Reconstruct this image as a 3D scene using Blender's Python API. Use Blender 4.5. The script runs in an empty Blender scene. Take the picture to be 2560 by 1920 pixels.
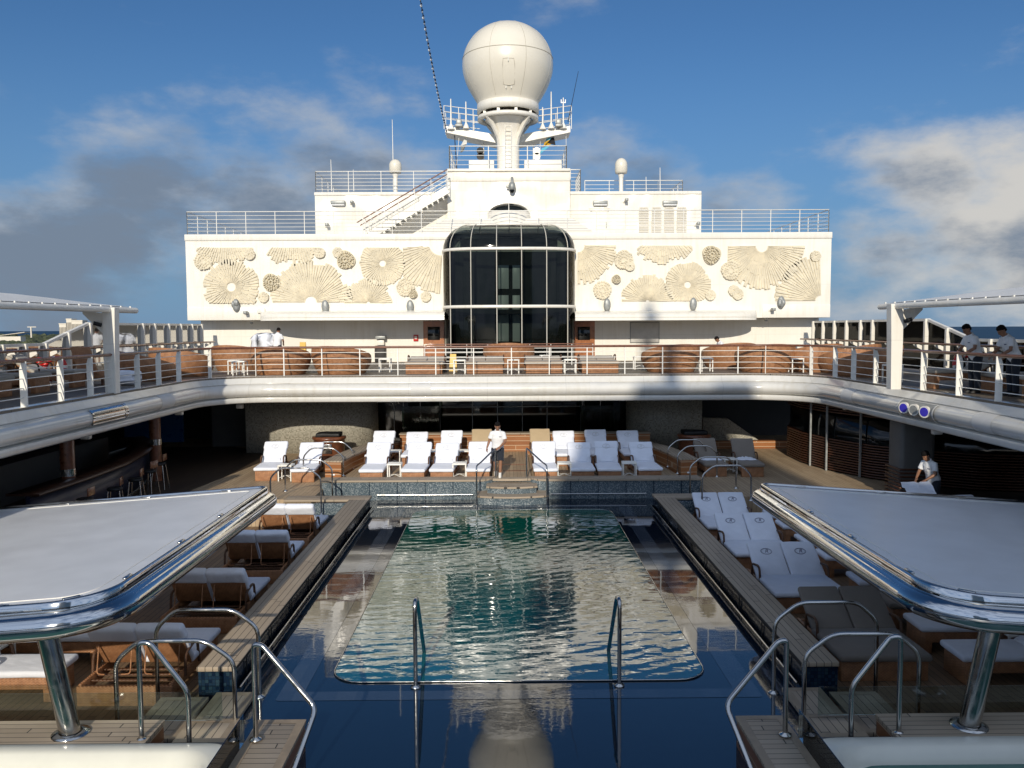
import bpy, bmesh, math, random
from mathutils import Vector, Matrix, Quaternion, noise
random.seed(7)
PI = math.pi
R = math.radians
scene = bpy.context.scene
COL = scene.collection

# ------------------------------------------------------------------ camera
EYE = Vector((0.0, 0.0, 5.5))
FPX = 2070.0
PITCH, YAW, ROLL = math.atan(140.1 / FPX), math.atan(16.3 / FPX), 0.0048
_f = Vector((math.sin(YAW) * math.cos(PITCH), math.cos(YAW) * math.cos(PITCH), -math.sin(PITCH)))
_r0 = Vector((math.cos(YAW), -math.sin(YAW), 0))
_u0 = _r0.cross(_f)
CR = _r0 * math.cos(ROLL) - _u0 * math.sin(ROLL)
CU = _u0 * math.cos(ROLL) + _r0 * math.sin(ROLL)
CF = _f


def ray(px, py):
    return CF + CR * ((px - 1280) / FPX) - CU * ((py - 960) / FPX)


def at_y(px, py, y):
    """where the sight line through a photo pixel meets the upright plane y"""
    d = ray(px, py)
    return EYE + d * (y / d.y)


def at_z(px, py, z):
    """where it meets the level plane z"""
    d = ray(px, py)
    return EYE + d * ((z - EYE.z) / d.z)


def XZ(px, py, y):
    p = at_y(px, py, y)
    return p.x, p.z


cam_d = bpy.data.cameras.new('camera')
cam_d.sensor_width = 36
cam_d.lens = 36 * FPX / 2560
cam_d.clip_start = 0.1
cam_d.clip_end = 60000
cam = bpy.data.objects.new('camera', cam_d)
COL.objects.link(cam)
cam.matrix_world = Matrix(((CR.x, CU.x, -CF.x, EYE.x), (CR.y, CU.y, -CF.y, EYE.y), (CR.z, CU.z, -CF.z, EYE.z), (0, 0, 0, 1)))
scene.camera = cam

# ------------------------------------------------------------------ materials
def _nt(name):
    m = bpy.data.materials.new(name)
    m.use_nodes = True
    nt = m.node_tree
    b = nt.nodes['Principled BSDF']
    return m, nt, b


def N(nt, typ, **kw):
    n = nt.nodes.new(typ)
    for k, v in kw.items():
        if k.startswith('i_'):
            key = k[2:]
            key = int(key) if key.isdigit() else key.replace('_', ' ')
            n.inputs[key].default_value = v
        else:
            setattr(n, k, v)
    return n


def L(nt, a, b):
    nt.links.new(a, b)


def objco(nt, scale=(1, 1, 1), rot=(0, 0, 0)):
    tc = N(nt, 'ShaderNodeTexCoord')
    mp = N(nt, 'ShaderNodeMapping')
    mp.inputs['Scale'].default_value = scale
    mp.inputs['Rotation'].default_value = rot
    L(nt, tc.outputs['Object'], mp.inputs['Vector'])
    return mp.outputs['Vector']


def c4(c):
    return (c[0], c[1], c[2], 1.0)


def mix_rgb(nt, fac, a, b):
    n = N(nt, 'ShaderNodeMix', data_type='RGBA')
    for sock, v in ((n.inputs[0], fac), (n.inputs[6], a), (n.inputs[7], b)):
        if isinstance(v, bpy.types.NodeSocket):
            L(nt, v, sock)
        elif isinstance(v, (int, float)):
            sock.default_value = v
        else:
            sock.default_value = c4(v)
    return n.outputs[2]


def mth(nt, op, a, b=None, c=None, clamp=False):
    n = N(nt, 'ShaderNodeMath', operation=op)
    n.use_clamp = clamp
    for i, v in enumerate((a, b, c)):
        if v is None:
            continue
        if isinstance(v, bpy.types.NodeSocket):
            L(nt, v, n.inputs[i])
        else:
            n.inputs[i].default_value = v
    return n.outputs[0]


def smooth(nt, v, lo, hi, o0=0.0, o1=1.0):
    n = N(nt, 'ShaderNodeMapRange', interpolation_type='SMOOTHSTEP')
    L(nt, v, n.inputs[0])
    n.inputs[1].default_value = lo
    n.inputs[2].default_value = hi
    n.inputs[3].default_value = o0
    n.inputs[4].default_value = o1
    return n.outputs[0]


def noise_tex(nt, vec, scale, detail=4, rough=0.55):
    n = N(nt, 'ShaderNodeTexNoise')
    n.inputs['Scale'].default_value = scale
    n.inputs['Detail'].default_value = detail
    n.inputs['Roughness'].default_value = rough
    L(nt, vec, n.inputs['Vector'])
    return n.outputs['Fac']


def bump(nt, b, h, strength=0.3, dist=0.02):
    n = N(nt, 'ShaderNodeBump')
    n.inputs['Strength'].default_value = strength
    n.inputs['Distance'].default_value = dist
    L(nt, h, n.inputs['Height'])
    L(nt, n.outputs[0], b.inputs['Normal'])


def plain(name, col, rough=0.5, metal=0.0, var=0.12, vscale=3.0, bmp=0.0, bscale=40.0, spec=0.5, coat=0.0):
    m, nt, b = _nt(name)
    v = objco(nt)
    n = noise_tex(nt, v, vscale, 5)
    f = smooth(nt, n, 0.25, 0.75)
    L(nt, mix_rgb(nt, f, [c * (1 - var) for c in col], [min(1, c * (1 + var * 0.6)) for c in col]), b.inputs['Base Color'])
    L(nt, smooth(nt, n, 0.2, 0.8, max(0.02, rough * 0.85), min(1, rough * 1.15)), b.inputs['Roughness'])
    b.inputs['Metallic'].default_value = metal
    b.inputs['Specular IOR Level'].default_value = spec
    b.inputs['Coat Weight'].default_value = coat
    if bmp:
        bump(nt, b, noise_tex(nt, v, bscale, 4), bmp, 0.01)
    return m


def white_paint(name, col, wave=0.0, rough=0.35):
    """ship's paint: faint streaks and the shallow dishing of welded plate"""
    m, nt, b = _nt(name)
    v = objco(nt)
    n = noise_tex(nt, v, 1.3, 5)
    s = noise_tex(nt, objco(nt, (6, 6, 0.5)), 1.0, 4)
    f = mth(nt, 'MULTIPLY', smooth(nt, n, 0.3, 0.8), smooth(nt, s, 0.35, 0.75))
    cc = mix_rgb(nt, f, col, [c * k for c, k in zip(col, (0.86, 0.83, 0.77))])
    if wave:
        # weld seams between the plates, with a little rust bleeding below some of them
        tc = N(nt, 'ShaderNodeTexCoord')
        sp = N(nt, 'ShaderNodeSeparateXYZ')
        L(nt, tc.outputs['Object'], sp.inputs[0])
        sx = mth(nt, 'LESS_THAN', mth(nt, 'FRACT', mth(nt, 'ADD', mth(nt, 'DIVIDE', sp.outputs[0], 2.7), 0.31)), 0.010)
        sz = mth(nt, 'LESS_THAN', mth(nt, 'FRACT', mth(nt, 'ADD', mth(nt, 'DIVIDE', sp.outputs[2], 2.35), 0.47)), 0.010)
        cc = mix_rgb(nt, mth(nt, 'MULTIPLY', mth(nt, 'MAXIMUM', sx, sz), 0.5), cc, [c * 0.80 for c in col])
        ru = noise_tex(nt, objco(nt, (9, 9, 0.35)), 1.0, 3)
        cc = mix_rgb(nt, mth(nt, 'MULTIPLY', smooth(nt, ru, 0.66, 0.80), 0.28), cc, (0.55, 0.42, 0.27))
    L(nt, cc, b.inputs['Base Color'])
    L(nt, smooth(nt, n, 0.2, 0.8, rough * 0.8, rough * 1.3), b.inputs['Roughness'])
    if wave:
        w = noise_tex(nt, objco(nt, (0.9, 0.9, 0.7)), 1.0, 1, 0.4)
        bump(nt, b, w, wave, 0.25)
    return m


def planks(name, c1, c2, gap_c, axis='x', width=0.11, gap=0.07, rough=0.6, length=2.4, bev=0.25):
    """boards with dark caulk; axis is the direction across the boards"""
    m, nt, b = _nt(name)
    tc = N(nt, 'ShaderNodeTexCoord')
    sp = N(nt, 'ShaderNodeSeparateXYZ')
    L(nt, tc.outputs['Object'], sp.inputs[0])
    ax = {'x': 0, 'y': 1, 'z': 2}[axis]
    al = {'x': 1, 'y': 0, 'z': 0}[axis]
    u = mth(nt, 'DIVIDE', sp.outputs[ax], width)
    idx = mth(nt, 'FLOOR', u)
    fr = mth(nt, 'FRACT', u)
    line = mth(nt, 'LESS_THAN', fr, gap)
    wn = N(nt, 'ShaderNodeTexWhiteNoise', noise_dimensions='1D')
    L(nt, idx, wn.inputs['W'])
    lv = mth(nt, 'ADD', mth(nt, 'DIVIDE', sp.outputs[al], length), wn.outputs['Value'])
    lidx = mth(nt, 'FLOOR', lv)
    joint = mth(nt, 'LESS_THAN', mth(nt, 'FRACT', lv), 0.006)
    wn2 = N(nt, 'ShaderNodeTexWhiteNoise', noise_dimensions='2D')
    cv = N(nt, 'ShaderNodeCombineXYZ')
    L(nt, idx, cv.inputs[0])
    L(nt, lidx, cv.inputs[1])
    L(nt, cv.outputs[0], wn2.inputs['Vector'])
    sc = {'x': (30, 2.0, 30), 'y': (2.0, 30, 30), 'z': (2.0, 2.0, 40)}[axis]
    g = noise_tex(nt, objco(nt, sc), 1.0, 5)
    big = noise_tex(nt, objco(nt), 0.8, 4)
    f = mth(nt, 'ADD', mth(nt, 'MULTIPLY', wn2.outputs['Value'], 0.55), mth(nt, 'MULTIPLY', g, 0.5))
    f = mth(nt, 'ADD', f, mth(nt, 'MULTIPLY', mth(nt, 'SUBTRACT', big, 0.5), 1.1), clamp=True)
    c = mix_rgb(nt, f, c1, c2)
    ln = mth(nt, 'MAXIMUM', line, joint)
    c = mix_rgb(nt, ln, c, gap_c)
    L(nt, c, b.inputs['Base Color'])
    b.inputs['Roughness'].default_value = rough
    h = mth(nt, 'SUBTRACT', mth(nt, 'MULTIPLY', g, 0.3), ln)
    bump(nt, b, h, bev, 0.004)
    return m


def mosaic(name, c1, c2, c3, grout, tile=0.035, rough=0.12, coat=0.0):
    m, nt, b = _nt(name)
    v = objco(nt, (1 / tile,) * 3)
    vo = N(nt, 'ShaderNodeVectorMath', operation='FLOOR')
    add = N(nt, 'ShaderNodeVectorMath', operation='ADD')
    add.inputs[1].default_value = (0.013, 0.37, 0.017)
    L(nt, v, add.inputs[0])
    L(nt, add.outputs[0], vo.inputs[0])
    wn = N(nt, 'ShaderNodeTexWhiteNoise', noise_dimensions='3D')
    L(nt, vo.outputs[0], wn.inputs['Vector'])
    fr = N(nt, 'ShaderNodeVectorMath', operation='FRACTION')
    L(nt, add.outputs[0], fr.inputs[0])
    sp = N(nt, 'ShaderNodeSeparateXYZ')
    L(nt, fr.outputs[0], sp.inputs[0])
    gx = mth(nt, 'LESS_THAN', sp.outputs[0], 0.1)
    gz = mth(nt, 'LESS_THAN', sp.outputs[2], 0.1)
    g = mth(nt, 'MAXIMUM', gx, gz)
    r = N(nt, 'ShaderNodeValToRGB')
    r.color_ramp.interpolation = 'CONSTANT'
    e = r.color_ramp.elements
    e[0].color, e[1].color = c4(c1), c4(c2)
    e[1].position = 0.4
    x = e.new(0.8)
    x.color = c4(c3)
    L(nt, wn.outputs['Value'], r.inputs['Fac'])
    big = noise_tex(nt, objco(nt), 2.0, 4)
    cc = mix_rgb(nt, mth(nt, 'MULTIPLY', smooth(nt, big, 0.4, 0.7), 0.45), r.outputs['Color'], c1)
    L(nt, mix_rgb(nt, g, cc, grout), b.inputs['Base Color'])
    L(nt, smooth(nt, wn.outputs['Value'], 0, 1, rough, rough * 2.5), b.inputs['Roughness'])
    b.inputs['Coat Weight'].default_value = coat
    bump(nt, b, mth(nt, 'ADD', mth(nt, 'MULTIPLY', g, -1.0), mth(nt, 'MULTIPLY', wn.outputs['Value'], 0.5)), 0.35, 0.004)
    return m


def wicker(name, c1, c2, pitch=0.02):
    m, nt, b = _nt(name)
    v = objco(nt, (1 / pitch,) * 3)
    sp = N(nt, 'ShaderNodeSeparateXYZ')
    L(nt, v, sp.inputs[0])
    horiz = mth(nt, 'ADD', sp.outputs[0], sp.outputs[1])
    a = mth(nt, 'SINE', mth(nt, 'MULTIPLY', horiz, 2.2))
    z = mth(nt, 'SINE', mth(nt, 'MULTIPLY', sp.outputs[2], 5.0))
    w = mth(nt, 'MULTIPLY', a, z)
    n = noise_tex(nt, objco(nt), 9.0, 4)
    f = mth(nt, 'ADD', mth(nt, 'MULTIPLY', w, 0.3), n, clamp=True)
    L(nt, mix_rgb(nt, smooth(nt, f, 0.15, 0.85), c1, c2), b.inputs['Base Color'])
    b.inputs['Roughness'].default_value = 0.5
    bump(nt, b, mth(nt, 'ADD', w, mth(nt, 'MULTIPLY', z, 0.6)), 0.5, 0.006)
    return m


def cloth(name, col, weave=220.0, wrinkle=5.0, ws=0.35, rough=0.9):
    m, nt, b = _nt(name)
    v = objco(nt)
    n = noise_tex(nt, v, 4.0, 5)
    L(nt, mix_rgb(nt, smooth(nt, n, 0.3, 0.75), [c * 0.93 for c in col], col), b.inputs['Base Color'])
    b.inputs['Roughness'].default_value = rough
    b.inputs['Sheen Weight'].default_value = 0.15
    w = noise_tex(nt, v, weave, 2)
    k = noise_tex(nt, objco(nt, (1, 0.6, 1)), wrinkle, 3)
    bump(nt, b, mth(nt, 'ADD', mth(nt, 'MULTIPLY', k, 1.0), mth(nt, 'MULTIPLY', w, 0.08)), ws, 0.06)
    return m


def steel(name, col=(0.72, 0.72, 0.72), rough=0.12):
    m, nt, b = _nt(name)
    v = objco(nt)
    n = noise_tex(nt, objco(nt, (3, 3, 3)), 2.0, 5)
    b.inputs['Metallic'].default_value = 1.0
    b.inputs['Base Color'].default_value = c4(col)
    L(nt, smooth(nt, n, 0.3, 0.8, rough * 0.6, rough * 1.9), b.inputs['Roughness'])
    bump(nt, b, noise_tex(nt, v, 5.0, 2), 0.04, 0.03)
    return m


def glass(name, tint, gloss=0.04, refl=1.0, ior=1.5):
    """tinted pane: what lies behind shows through darkened, the sky mirrors on top"""
    m, nt, b = _nt(name)
    nt.nodes.remove(b)
    out = nt.nodes['Material Output']
    tr = N(nt, 'ShaderNodeBsdfTransparent')
    tr.inputs['Color'].default_value = c4(tint)
    gl = N(nt, 'ShaderNodeBsdfGlossy')
    gl.inputs['Roughness'].default_value = gloss
    gl.inputs['Color'].default_value = (refl, refl, refl, 1)
    n = noise_tex(nt, objco(nt), 1.2, 2)
    bp = N(nt, 'ShaderNodeBump')
    bp.inputs['Strength'].default_value = 0.05
    bp.inputs['Distance'].default_value = 0.05
    L(nt, n, bp.inputs['Height'])
    L(nt, bp.outputs[0], gl.inputs['Normal'])
    fr = N(nt, 'ShaderNodeFresnel')
    fr.inputs['IOR'].default_value = ior
    mx = N(nt, 'ShaderNodeMixShader')
    L(nt, fr.outputs[0], mx.inputs[0])
    L(nt, tr.outputs[0], mx.inputs[1])
    L(nt, gl.outputs[0], mx.inputs[2])
    L(nt, mx.outputs[0], out.inputs['Surface'])
    return m


M = {}
M['white'] = white_paint('white_ship_paint', (0.80, 0.765, 0.685), 0.22)
M['white_wavy'] = white_paint('white_plate_paint', (0.80, 0.765, 0.685), 1.0, 0.25)
M['white_rail'] = white_paint('white_rail_paint', (0.82, 0.80, 0.74))
M['gloss_white'] = white_paint('gloss_white_paint', (0.76, 0.73, 0.66), 0.0, 0.2)
M['radome'] = plain('radome_skin', (0.72, 0.675, 0.57), 0.28, 0, 0.03, 0.6)
M['relief'] = plain('cream_relief_stone', (0.70, 0.63, 0.48), 0.75, 0, 0.14, 3.0, 0.3, 60)
M['relief_dark'] = plain('ochre_relief_stone', (0.62, 0.55, 0.40), 0.75, 0, 0.18, 9.0, 0.3, 60)
M['grey_fitting'] = plain('grey_fitting', (0.30, 0.31, 0.30), 0.45, 0.3, 0.2, 12)
M['fascia'] = white_paint('pearl_fascia_paint', (0.66, 0.645, 0.60), 0.10, 0.16)
M['fascia'].node_tree.nodes['Principled BSDF'].inputs['Coat Weight'].default_value = 0.4
M['teak'] = planks('teak_deck', (0.31, 0.215, 0.130), (0.46, 0.345, 0.215), (0.03, 0.022, 0.016), 'x', 0.115, 0.06)
M['teak_dark'] = planks('dark_teak_deck', (0.15, 0.090, 0.048), (0.26, 0.165, 0.092), (0.010, 0.008, 0.007), 'x', 0.115, 0.07)  # darker boards than the plain teak deck
M['teak_across'] = planks('teak_boards', (0.28, 0.22, 0.155), (0.40, 0.325, 0.24), (0.03, 0.025, 0.02), 'x', 0.108, 0.09)
M['teak_side'] = planks('teak_boards_crosswise', (0.28, 0.22, 0.155), (0.40, 0.325, 0.24), (0.03, 0.025, 0.02), 'y', 0.108, 0.09)
M['varnish'] = planks('varnished_wood', (0.235, 0.085, 0.028), (0.36, 0.150, 0.055), (0.55, 0.42, 0.28), 'z', 0.165, 0.10, 0.3)
M['slat_wood'] = plain('dark_slat_wood', (0.075, 0.028, 0.014), 0.4, 0, 0.3, 8)
M['mahogany'] = plain('mahogany_rail', (0.17, 0.060, 0.028), 0.3, 0, 0.3, 8, coat=0.3)
M['mosaic_blue'] = mosaic('blue_grey_mosaic', (0.075, 0.105, 0.125), (0.145, 0.18, 0.20), (0.25, 0.28, 0.29), (0.07, 0.09, 0.10), 0.026)
M['mosaic_navy'] = mosaic('navy_mosaic', (0.006, 0.016, 0.035), (0.012, 0.030, 0.055), (0.020, 0.045, 0.065), (0.008, 0.015, 0.025), 0.05, 0.10)
M['mosaic_cream'] = mosaic('cream_mosaic', (0.33, 0.31, 0.25), (0.44, 0.41, 0.33), (0.24, 0.22, 0.17), (0.30, 0.28, 0.23), 0.045, 0.3)
M['wicker'] = wicker('brown_wicker', (0.235, 0.100, 0.042), (0.46, 0.225, 0.105))
M['wicker_dark'] = wicker('dark_wicker', (0.060, 0.028, 0.014), (0.14, 0.064, 0.030))
M['towel'] = cloth('white_towel', (0.80, 0.82, 0.88))
M['tan_cloth'] = cloth('tan_canvas', (0.46, 0.345, 0.205), 300, 3, 0.1)
M['taupe_cloth'] = cloth('taupe_canvas', (0.22, 0.185, 0.15), 300, 3, 0.1)
M['grey_cloth'] = cloth('grey_canvas', (0.42, 0.385, 0.33), 300, 3, 0.1)
M['steel'] = steel('polished_steel', (0.50, 0.49, 0.47), 0.16)
M['chrome'] = steel('polished_chrome', (0.58, 0.59, 0.60), 0.075)
M['dark_glass'] = glass('smoked_glass', (0.25, 0.29, 0.27), refl=0.8, ior=1.42)
M['clear_glass'] = glass('clear_glass', (0.80, 0.86, 0.84))
M['screen_glass'] = glass('tinted_screen_glass', (0.17, 0.18, 0.16), refl=0.55, ior=1.25)
M['canopy_white'] = plain('white_canopy_skin', (0.86, 0.865, 0.87), 0.36, 0, 0.06, 1.6, 0.02, 6, 0.5, 0.0)
M['awning'] = plain('white_awning_canvas', (0.72, 0.71, 0.68), 0.7, 0, 0.05, 1.0, 0.05, 60)
M['sand_cloth'] = cloth('sand_canvas', (0.37, 0.30, 0.225), 300, 3, 0.1)
M['black'] = plain('black_recess', (0.006, 0.006, 0.006), 0.6)
M['black_gloss'] = plain('black_glass', (0.004, 0.005, 0.005), 0.06)
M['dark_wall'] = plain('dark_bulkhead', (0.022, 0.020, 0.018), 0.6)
M['varnish_plain'] = plain('varnished_door', (0.36, 0.125, 0.035), 0.3, 0, 0.25, 5, coat=0.3)
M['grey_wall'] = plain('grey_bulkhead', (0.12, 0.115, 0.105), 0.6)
M['navy'] = plain('navy_bar_front', (0.016, 0.022, 0.045), 0.35)
M['cream_gel'] = plain('cream_acrylic', (0.70, 0.68, 0.58), 0.2, 0, 0.05, 2, coat=0.3)
M['skin'] = plain('brown_skin', (0.26, 0.125, 0.07), 0.5, 0, 0.1, 10)
M['hair'] = plain('black_hair', (0.006, 0.005, 0.005), 0.85, 0, 0.2, 60, 0.5, 120, 0.15)
M['shirt'] = cloth('white_polo_cotton', (0.80, 0.80, 0.80), 400, 9, 0.5)
M['shorts'] = cloth('navy_shorts_cotton', (0.012, 0.017, 0.028), 400, 8, 0.4)
M['red'] = plain('red_paint', (0.55, 0.02, 0.015), 0.4)
M['yellow'] = plain('yellow_paint', (0.62, 0.36, 0.01), 0.45)
M['logo'] = plain('charcoal_embroidery', (0.10, 0.10, 0.17), 0.8)
M['logo_pale'] = plain('pale_embroidery', (0.60, 0.60, 0.60), 0.8)
M['eye'] = plain('dark_eye', (0.01, 0.008, 0.006), 0.2)
M['blue'] = plain('violet_lens', (0.05, 0.04, 0.45), 0.15)

# ------------------------------------------------------------------ mesh builder
class MB:
    def __init__(self):
        self.v, self.f, self.mi, self.sm = [], [], [], []
        self.cur, self.smooth = 0, False

    def add(self, vs, fs, smooth=None):
        o = len(self.v)
        self.v.extend(Vector(p) for p in vs)
        for f in fs:
            self.f.append([o + i for i in f])
            self.mi.append(self.cur)
            self.sm.append(self.smooth if smooth is None else smooth)
        return o

    def box(self, c, s, rot=None, taper=1.0):
        x, y, z = (k / 2 for k in s)
        vs = []
        for dz, t in ((-z, 1.0), (z, taper)):
            for dx, dy in ((-x, -y), (x, -y), (x, y), (-x, y)):
                p = Vector((dx * t, dy * t, dz))
                if rot is not None:
                    p = rot @ p
                vs.append(p + Vector(c))
        self.add(vs, [(0, 3, 2, 1), (4, 5, 6, 7), (0, 1, 5, 4), (1, 2, 6, 5), (2, 3, 7, 6), (3, 0, 4, 7)], False)
        return self

    def rbox(self, c, s, r=0.02, seg=2, rot=None, div=0, rough=0.0, smooth=True):
        bm = bmesh.new()
        bmesh.ops.create_cube(bm, size=1.0)
        bmesh.ops.scale(bm, vec=s, verts=bm.verts)
        if div:
            bmesh.ops.subdivide_edges(bm, edges=[e for e in bm.edges if e.calc_length() > max(s) * 0.3], cuts=div, use_grid_fill=True)
        sharp = [e for e in bm.edges if len(e.link_faces) == 2 and e.calc_face_angle(0) > 0.5]
        r = min(r, min(s) * 0.48)
        bmesh.ops.bevel(bm, geom=sharp, offset=r, segments=seg, profile=0.5, affect='EDGES')
        bm.verts.index_update()
        vs = []
        for v in bm.verts:
            p = v.co.copy()
            if rough:
                q = (p + Vector(c)) * 4.0
                p += Vector((noise.noise(q), noise.noise(q + Vector((9, 3, 1))), noise.noise(q + Vector((2, 7, 5))))) * rough
            if rot is not None:
                p = rot @ p
            vs.append(p + Vector(c))
        self.add(vs, [[v.index for v in f.verts] for f in bm.faces], smooth)
        bm.free()
        return self

    def tube(self, pts, r, seg=8, closed=False, caps=True, smooth=True):
        pts = [Vector(p) for p in pts]
        n = len(pts)
        rr = r if isinstance(r, (list, tuple)) else [r] * n
        up = None
        rings = []
        for i, p in enumerate(pts):
            if closed:
                t = (pts[(i + 1) % n] - pts[i - 1]).normalized()
            else:
                a = pts[min(i + 1, n - 1)] - pts[max(i - 1, 0)]
                t = a.normalized()
            if up is None:
                up = Vector((0, 0, 1)) if abs(t.z) < 0.9 else Vector((0, 1, 0))
            s = t.cross(up)
            if s.length < 1e-6:
                s = t.orthogonal()
            s.normalize()
            up = s.cross(t).normalized()
            rings.append([p + (s * math.cos(a) + up * math.sin(a)) * rr[i] for a in (2 * PI * k / seg for k in range(seg))])
        vs = [p for ring in rings for p in ring]
        fs = []
        m = n if closed else n - 1
        for i in range(m):
            j = (i + 1) % n
            for k in range(seg):
                l = (k + 1) % seg
                fs.append((i * seg + k, i * seg + l, j * seg + l, j * seg + k))
        self.add(vs, fs, smooth)
        if caps and not closed:
            self.add(rings[0], [list(range(seg))[::-1]], False)
            self.add(rings[-1], [list(range(seg))], False)
        return self

    def loft(self, rings, cap=True, smooth=True, closed=True):
        """rings: lists of points, all the same length"""
        n = len(rings[0])
        vs = [Vector(p) for r in rings for p in r]
        fs = []
        for i in range(len(rings) - 1):
            for k in range(n if closed else n - 1):
                l = (k + 1) % n
                fs.append((i * n + k, i * n + l, (i + 1) * n + l, (i + 1) * n + k))
        self.add(vs, fs, smooth)
        if cap and closed:
            self.add(rings[0], [list(range(n))[::-1]], False)
            self.add(rings[-1], [list(range(n))], False)
        return self

    def lathe(self, prof, c=(0, 0, 0), seg=24, a0=0.0, a1=2 * PI, smooth=True):
        full = abs(a1 - a0 - 2 * PI) < 1e-6
        rings = []
        k = seg if full else seg + 1
        for r, z in prof:
            rings.append([Vector((c[0] + r * math.cos(a0 + (a1 - a0) * i / seg), c[1] + r * math.sin(a0 + (a1 - a0) * i / seg), c[2] + z)) for i in range(k)])
        return self.loft(rings, False, smooth, full)

    def prism(self, poly, z0, z1):
        """poly: xy outline, counter-clockwise"""
        n = len(poly)
        vs = [(x, y, z0) for x, y in poly] + [(x, y, z1) for x, y in poly]
        fs = [list(range(n))[::-1], [n + i for i in range(n)]]
        for i in range(n):
            j = (i + 1) % n
            fs.append((i, j, n + j, n + i))
        self.add(vs, fs, False)
        return self

    def prism_y(self, poly, y0, y1):
        """poly: xz outline, front at y0"""
        n = len(poly)
        vs = [(x, y0, z) for x, z in poly] + [(x, y1, z) for x, z in poly]
        fs = [list(range(n)), [n + i for i in range(n)][::-1]]
        for i in range(n):
            j = (i + 1) % n
            fs.append((j, i, n + i, n + j))
        self.add(vs, fs, False)
        return self

    def ball(self, c, r, seg=12, rings=8):
        rx, ry, rz = r if isinstance(r, (tuple, list)) else (r, r, r)
        rs = []
        for i in range(rings + 1):
            t = PI * i / rings
            s, z = max(math.sin(t), 0.001), -math.cos(t)
            rs.append([Vector((c[0] + rx * s * math.cos(a), c[1] + ry * s * math.sin(a), c[2] + rz * z)) for a in (2 * PI * k / seg for k in range(seg))])
        return self.loft(rs, True, True)

    def build(self, name, mats, parent=None, local=False):
        """one mesh object; its vertices are world points unless local"""
        off = Vector((0, 0, 0))
        if parent is not None and not local:
            p = parent
            while p is not None:
                off += p.location
                p = p.parent
        me = bpy.data.meshes.new(name)
        me.from_pydata([tuple(p - off) for p in self.v], [], self.f)
        mats = mats if isinstance(mats, (list, tuple)) else [mats]
        for m in mats:
            me.materials.append(M[m] if isinstance(m, str) else m)
        me.polygons.foreach_set('material_index', self.mi)
        me.polygons.foreach_set('use_smooth', self.sm)
        me.validate()
        bm = bmesh.new()
        bm.from_mesh(me)
        bmesh.ops.recalc_face_normals(bm, faces=bm.faces)
        bm.to_mesh(me)
        bm.free()
        ob = bpy.data.objects.new(name, me)
        COL.objects.link(ob)
        if parent is not None:
            ob.parent = parent
        return ob


def tag(o, label, cat, group=None, kind=None):
    if label:
        o['label'] = label
    if cat:
        o['category'] = cat
    if group:
        o['group'] = group
    if kind:
        o['kind'] = kind
    return o


def thing(name, label, cat, loc=(0, 0, 0), group=None, rz=0.0):
    o = bpy.data.objects.new(name, None)
    o.empty_display_size = 0.2
    COL.objects.link(o)
    o.location = loc
    o.rotation_euler = (0, 0, rz)
    return tag(o, label, cat, group)


def struct(name, mb, mat):
    o = mb.build(name, mat)
    o['kind'] = 'structure'
    return o


def dup(root, loc, rz=0.0, label=None, scale=None):
    r = root.copy()
    COL.objects.link(r)
    r.location = loc
    r.rotation_euler = (0, 0, rz)
    if scale:
        r.scale = scale
    if label:
        r['label'] = label
    for ch in list(root.children):
        c = ch.copy()
        COL.objects.link(c)
        c.parent = r
        for g in list(ch.children):
            d = g.copy()
            COL.objects.link(d)
            d.parent = c
    return r


def text_mesh(body, size, depth, shear=0.0):
    cu = bpy.data.curves.new('lettering', 'FONT')
    cu.body, cu.size, cu.extrude, cu.shear = body, size, depth, shear
    cu.align_x, cu.align_y = 'CENTER', 'CENTER'
    ob = bpy.data.objects.new('lettering', cu)
    COL.objects.link(ob)
    bpy.context.view_layer.update()
    dg = bpy.context.evaluated_depsgraph_get()
    me = bpy.data.meshes.new_from_object(ob.evaluated_get(dg))
    vs = [v.co.copy() for v in me.vertices]
    fs = [list(p.vertices) for p in me.polygons]
    bpy.data.objects.remove(ob)
    bpy.data.curves.remove(cu)
    bpy.data.meshes.remove(me)
    return vs, fs


def bevel_path(pts, rad, seg=4):
    """round the inner corners of a polyline"""
    pts = [Vector(p) for p in pts]
    out = [pts[0]]
    for a, b, c in zip(pts, pts[1:], pts[2:]):
        r = min(rad, (a - b).length * 0.45, (c - b).length * 0.45)
        p, q = b + (a - b).normalized() * r, b + (c - b).normalized() * r
        for i in range(seg + 1):
            t = i / seg
            out.append(p * (1 - t) ** 2 + b * 2 * t * (1 - t) + q * t * t)
    out.append(pts[-1])
    return out
# ------------------------------------------------------------------ levels
ZUP, ZL1, ZTER, ZCOP, ZW = 3.88, 0.75, 0.86, 1.0, 0.42
XC = 0.17
YB = 28.6                      # far edge of the opening in the promenade deck
XL, XR, RC = -10.1, 10.5, 2.2

# ------------------------------------------------------------------ light
SUN_EL, SUN_AZ = R(21.0), R(5.7)
sdir = Vector((math.sin(SUN_AZ) * math.cos(SUN_EL), math.cos(SUN_AZ) * math.cos(SUN_EL), -math.sin(SUN_EL)))
sl = bpy.data.lights.new('sun', 'SUN')
sl.energy = 3.75
sl.angle = R(0.55)
sl.color = (1.0, 0.915, 0.775)
so = bpy.data.objects.new('sun', sl)
COL.objects.link(so)
so.rotation_euler = sdir.to_track_quat('-Z', 'Y').to_euler()

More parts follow.
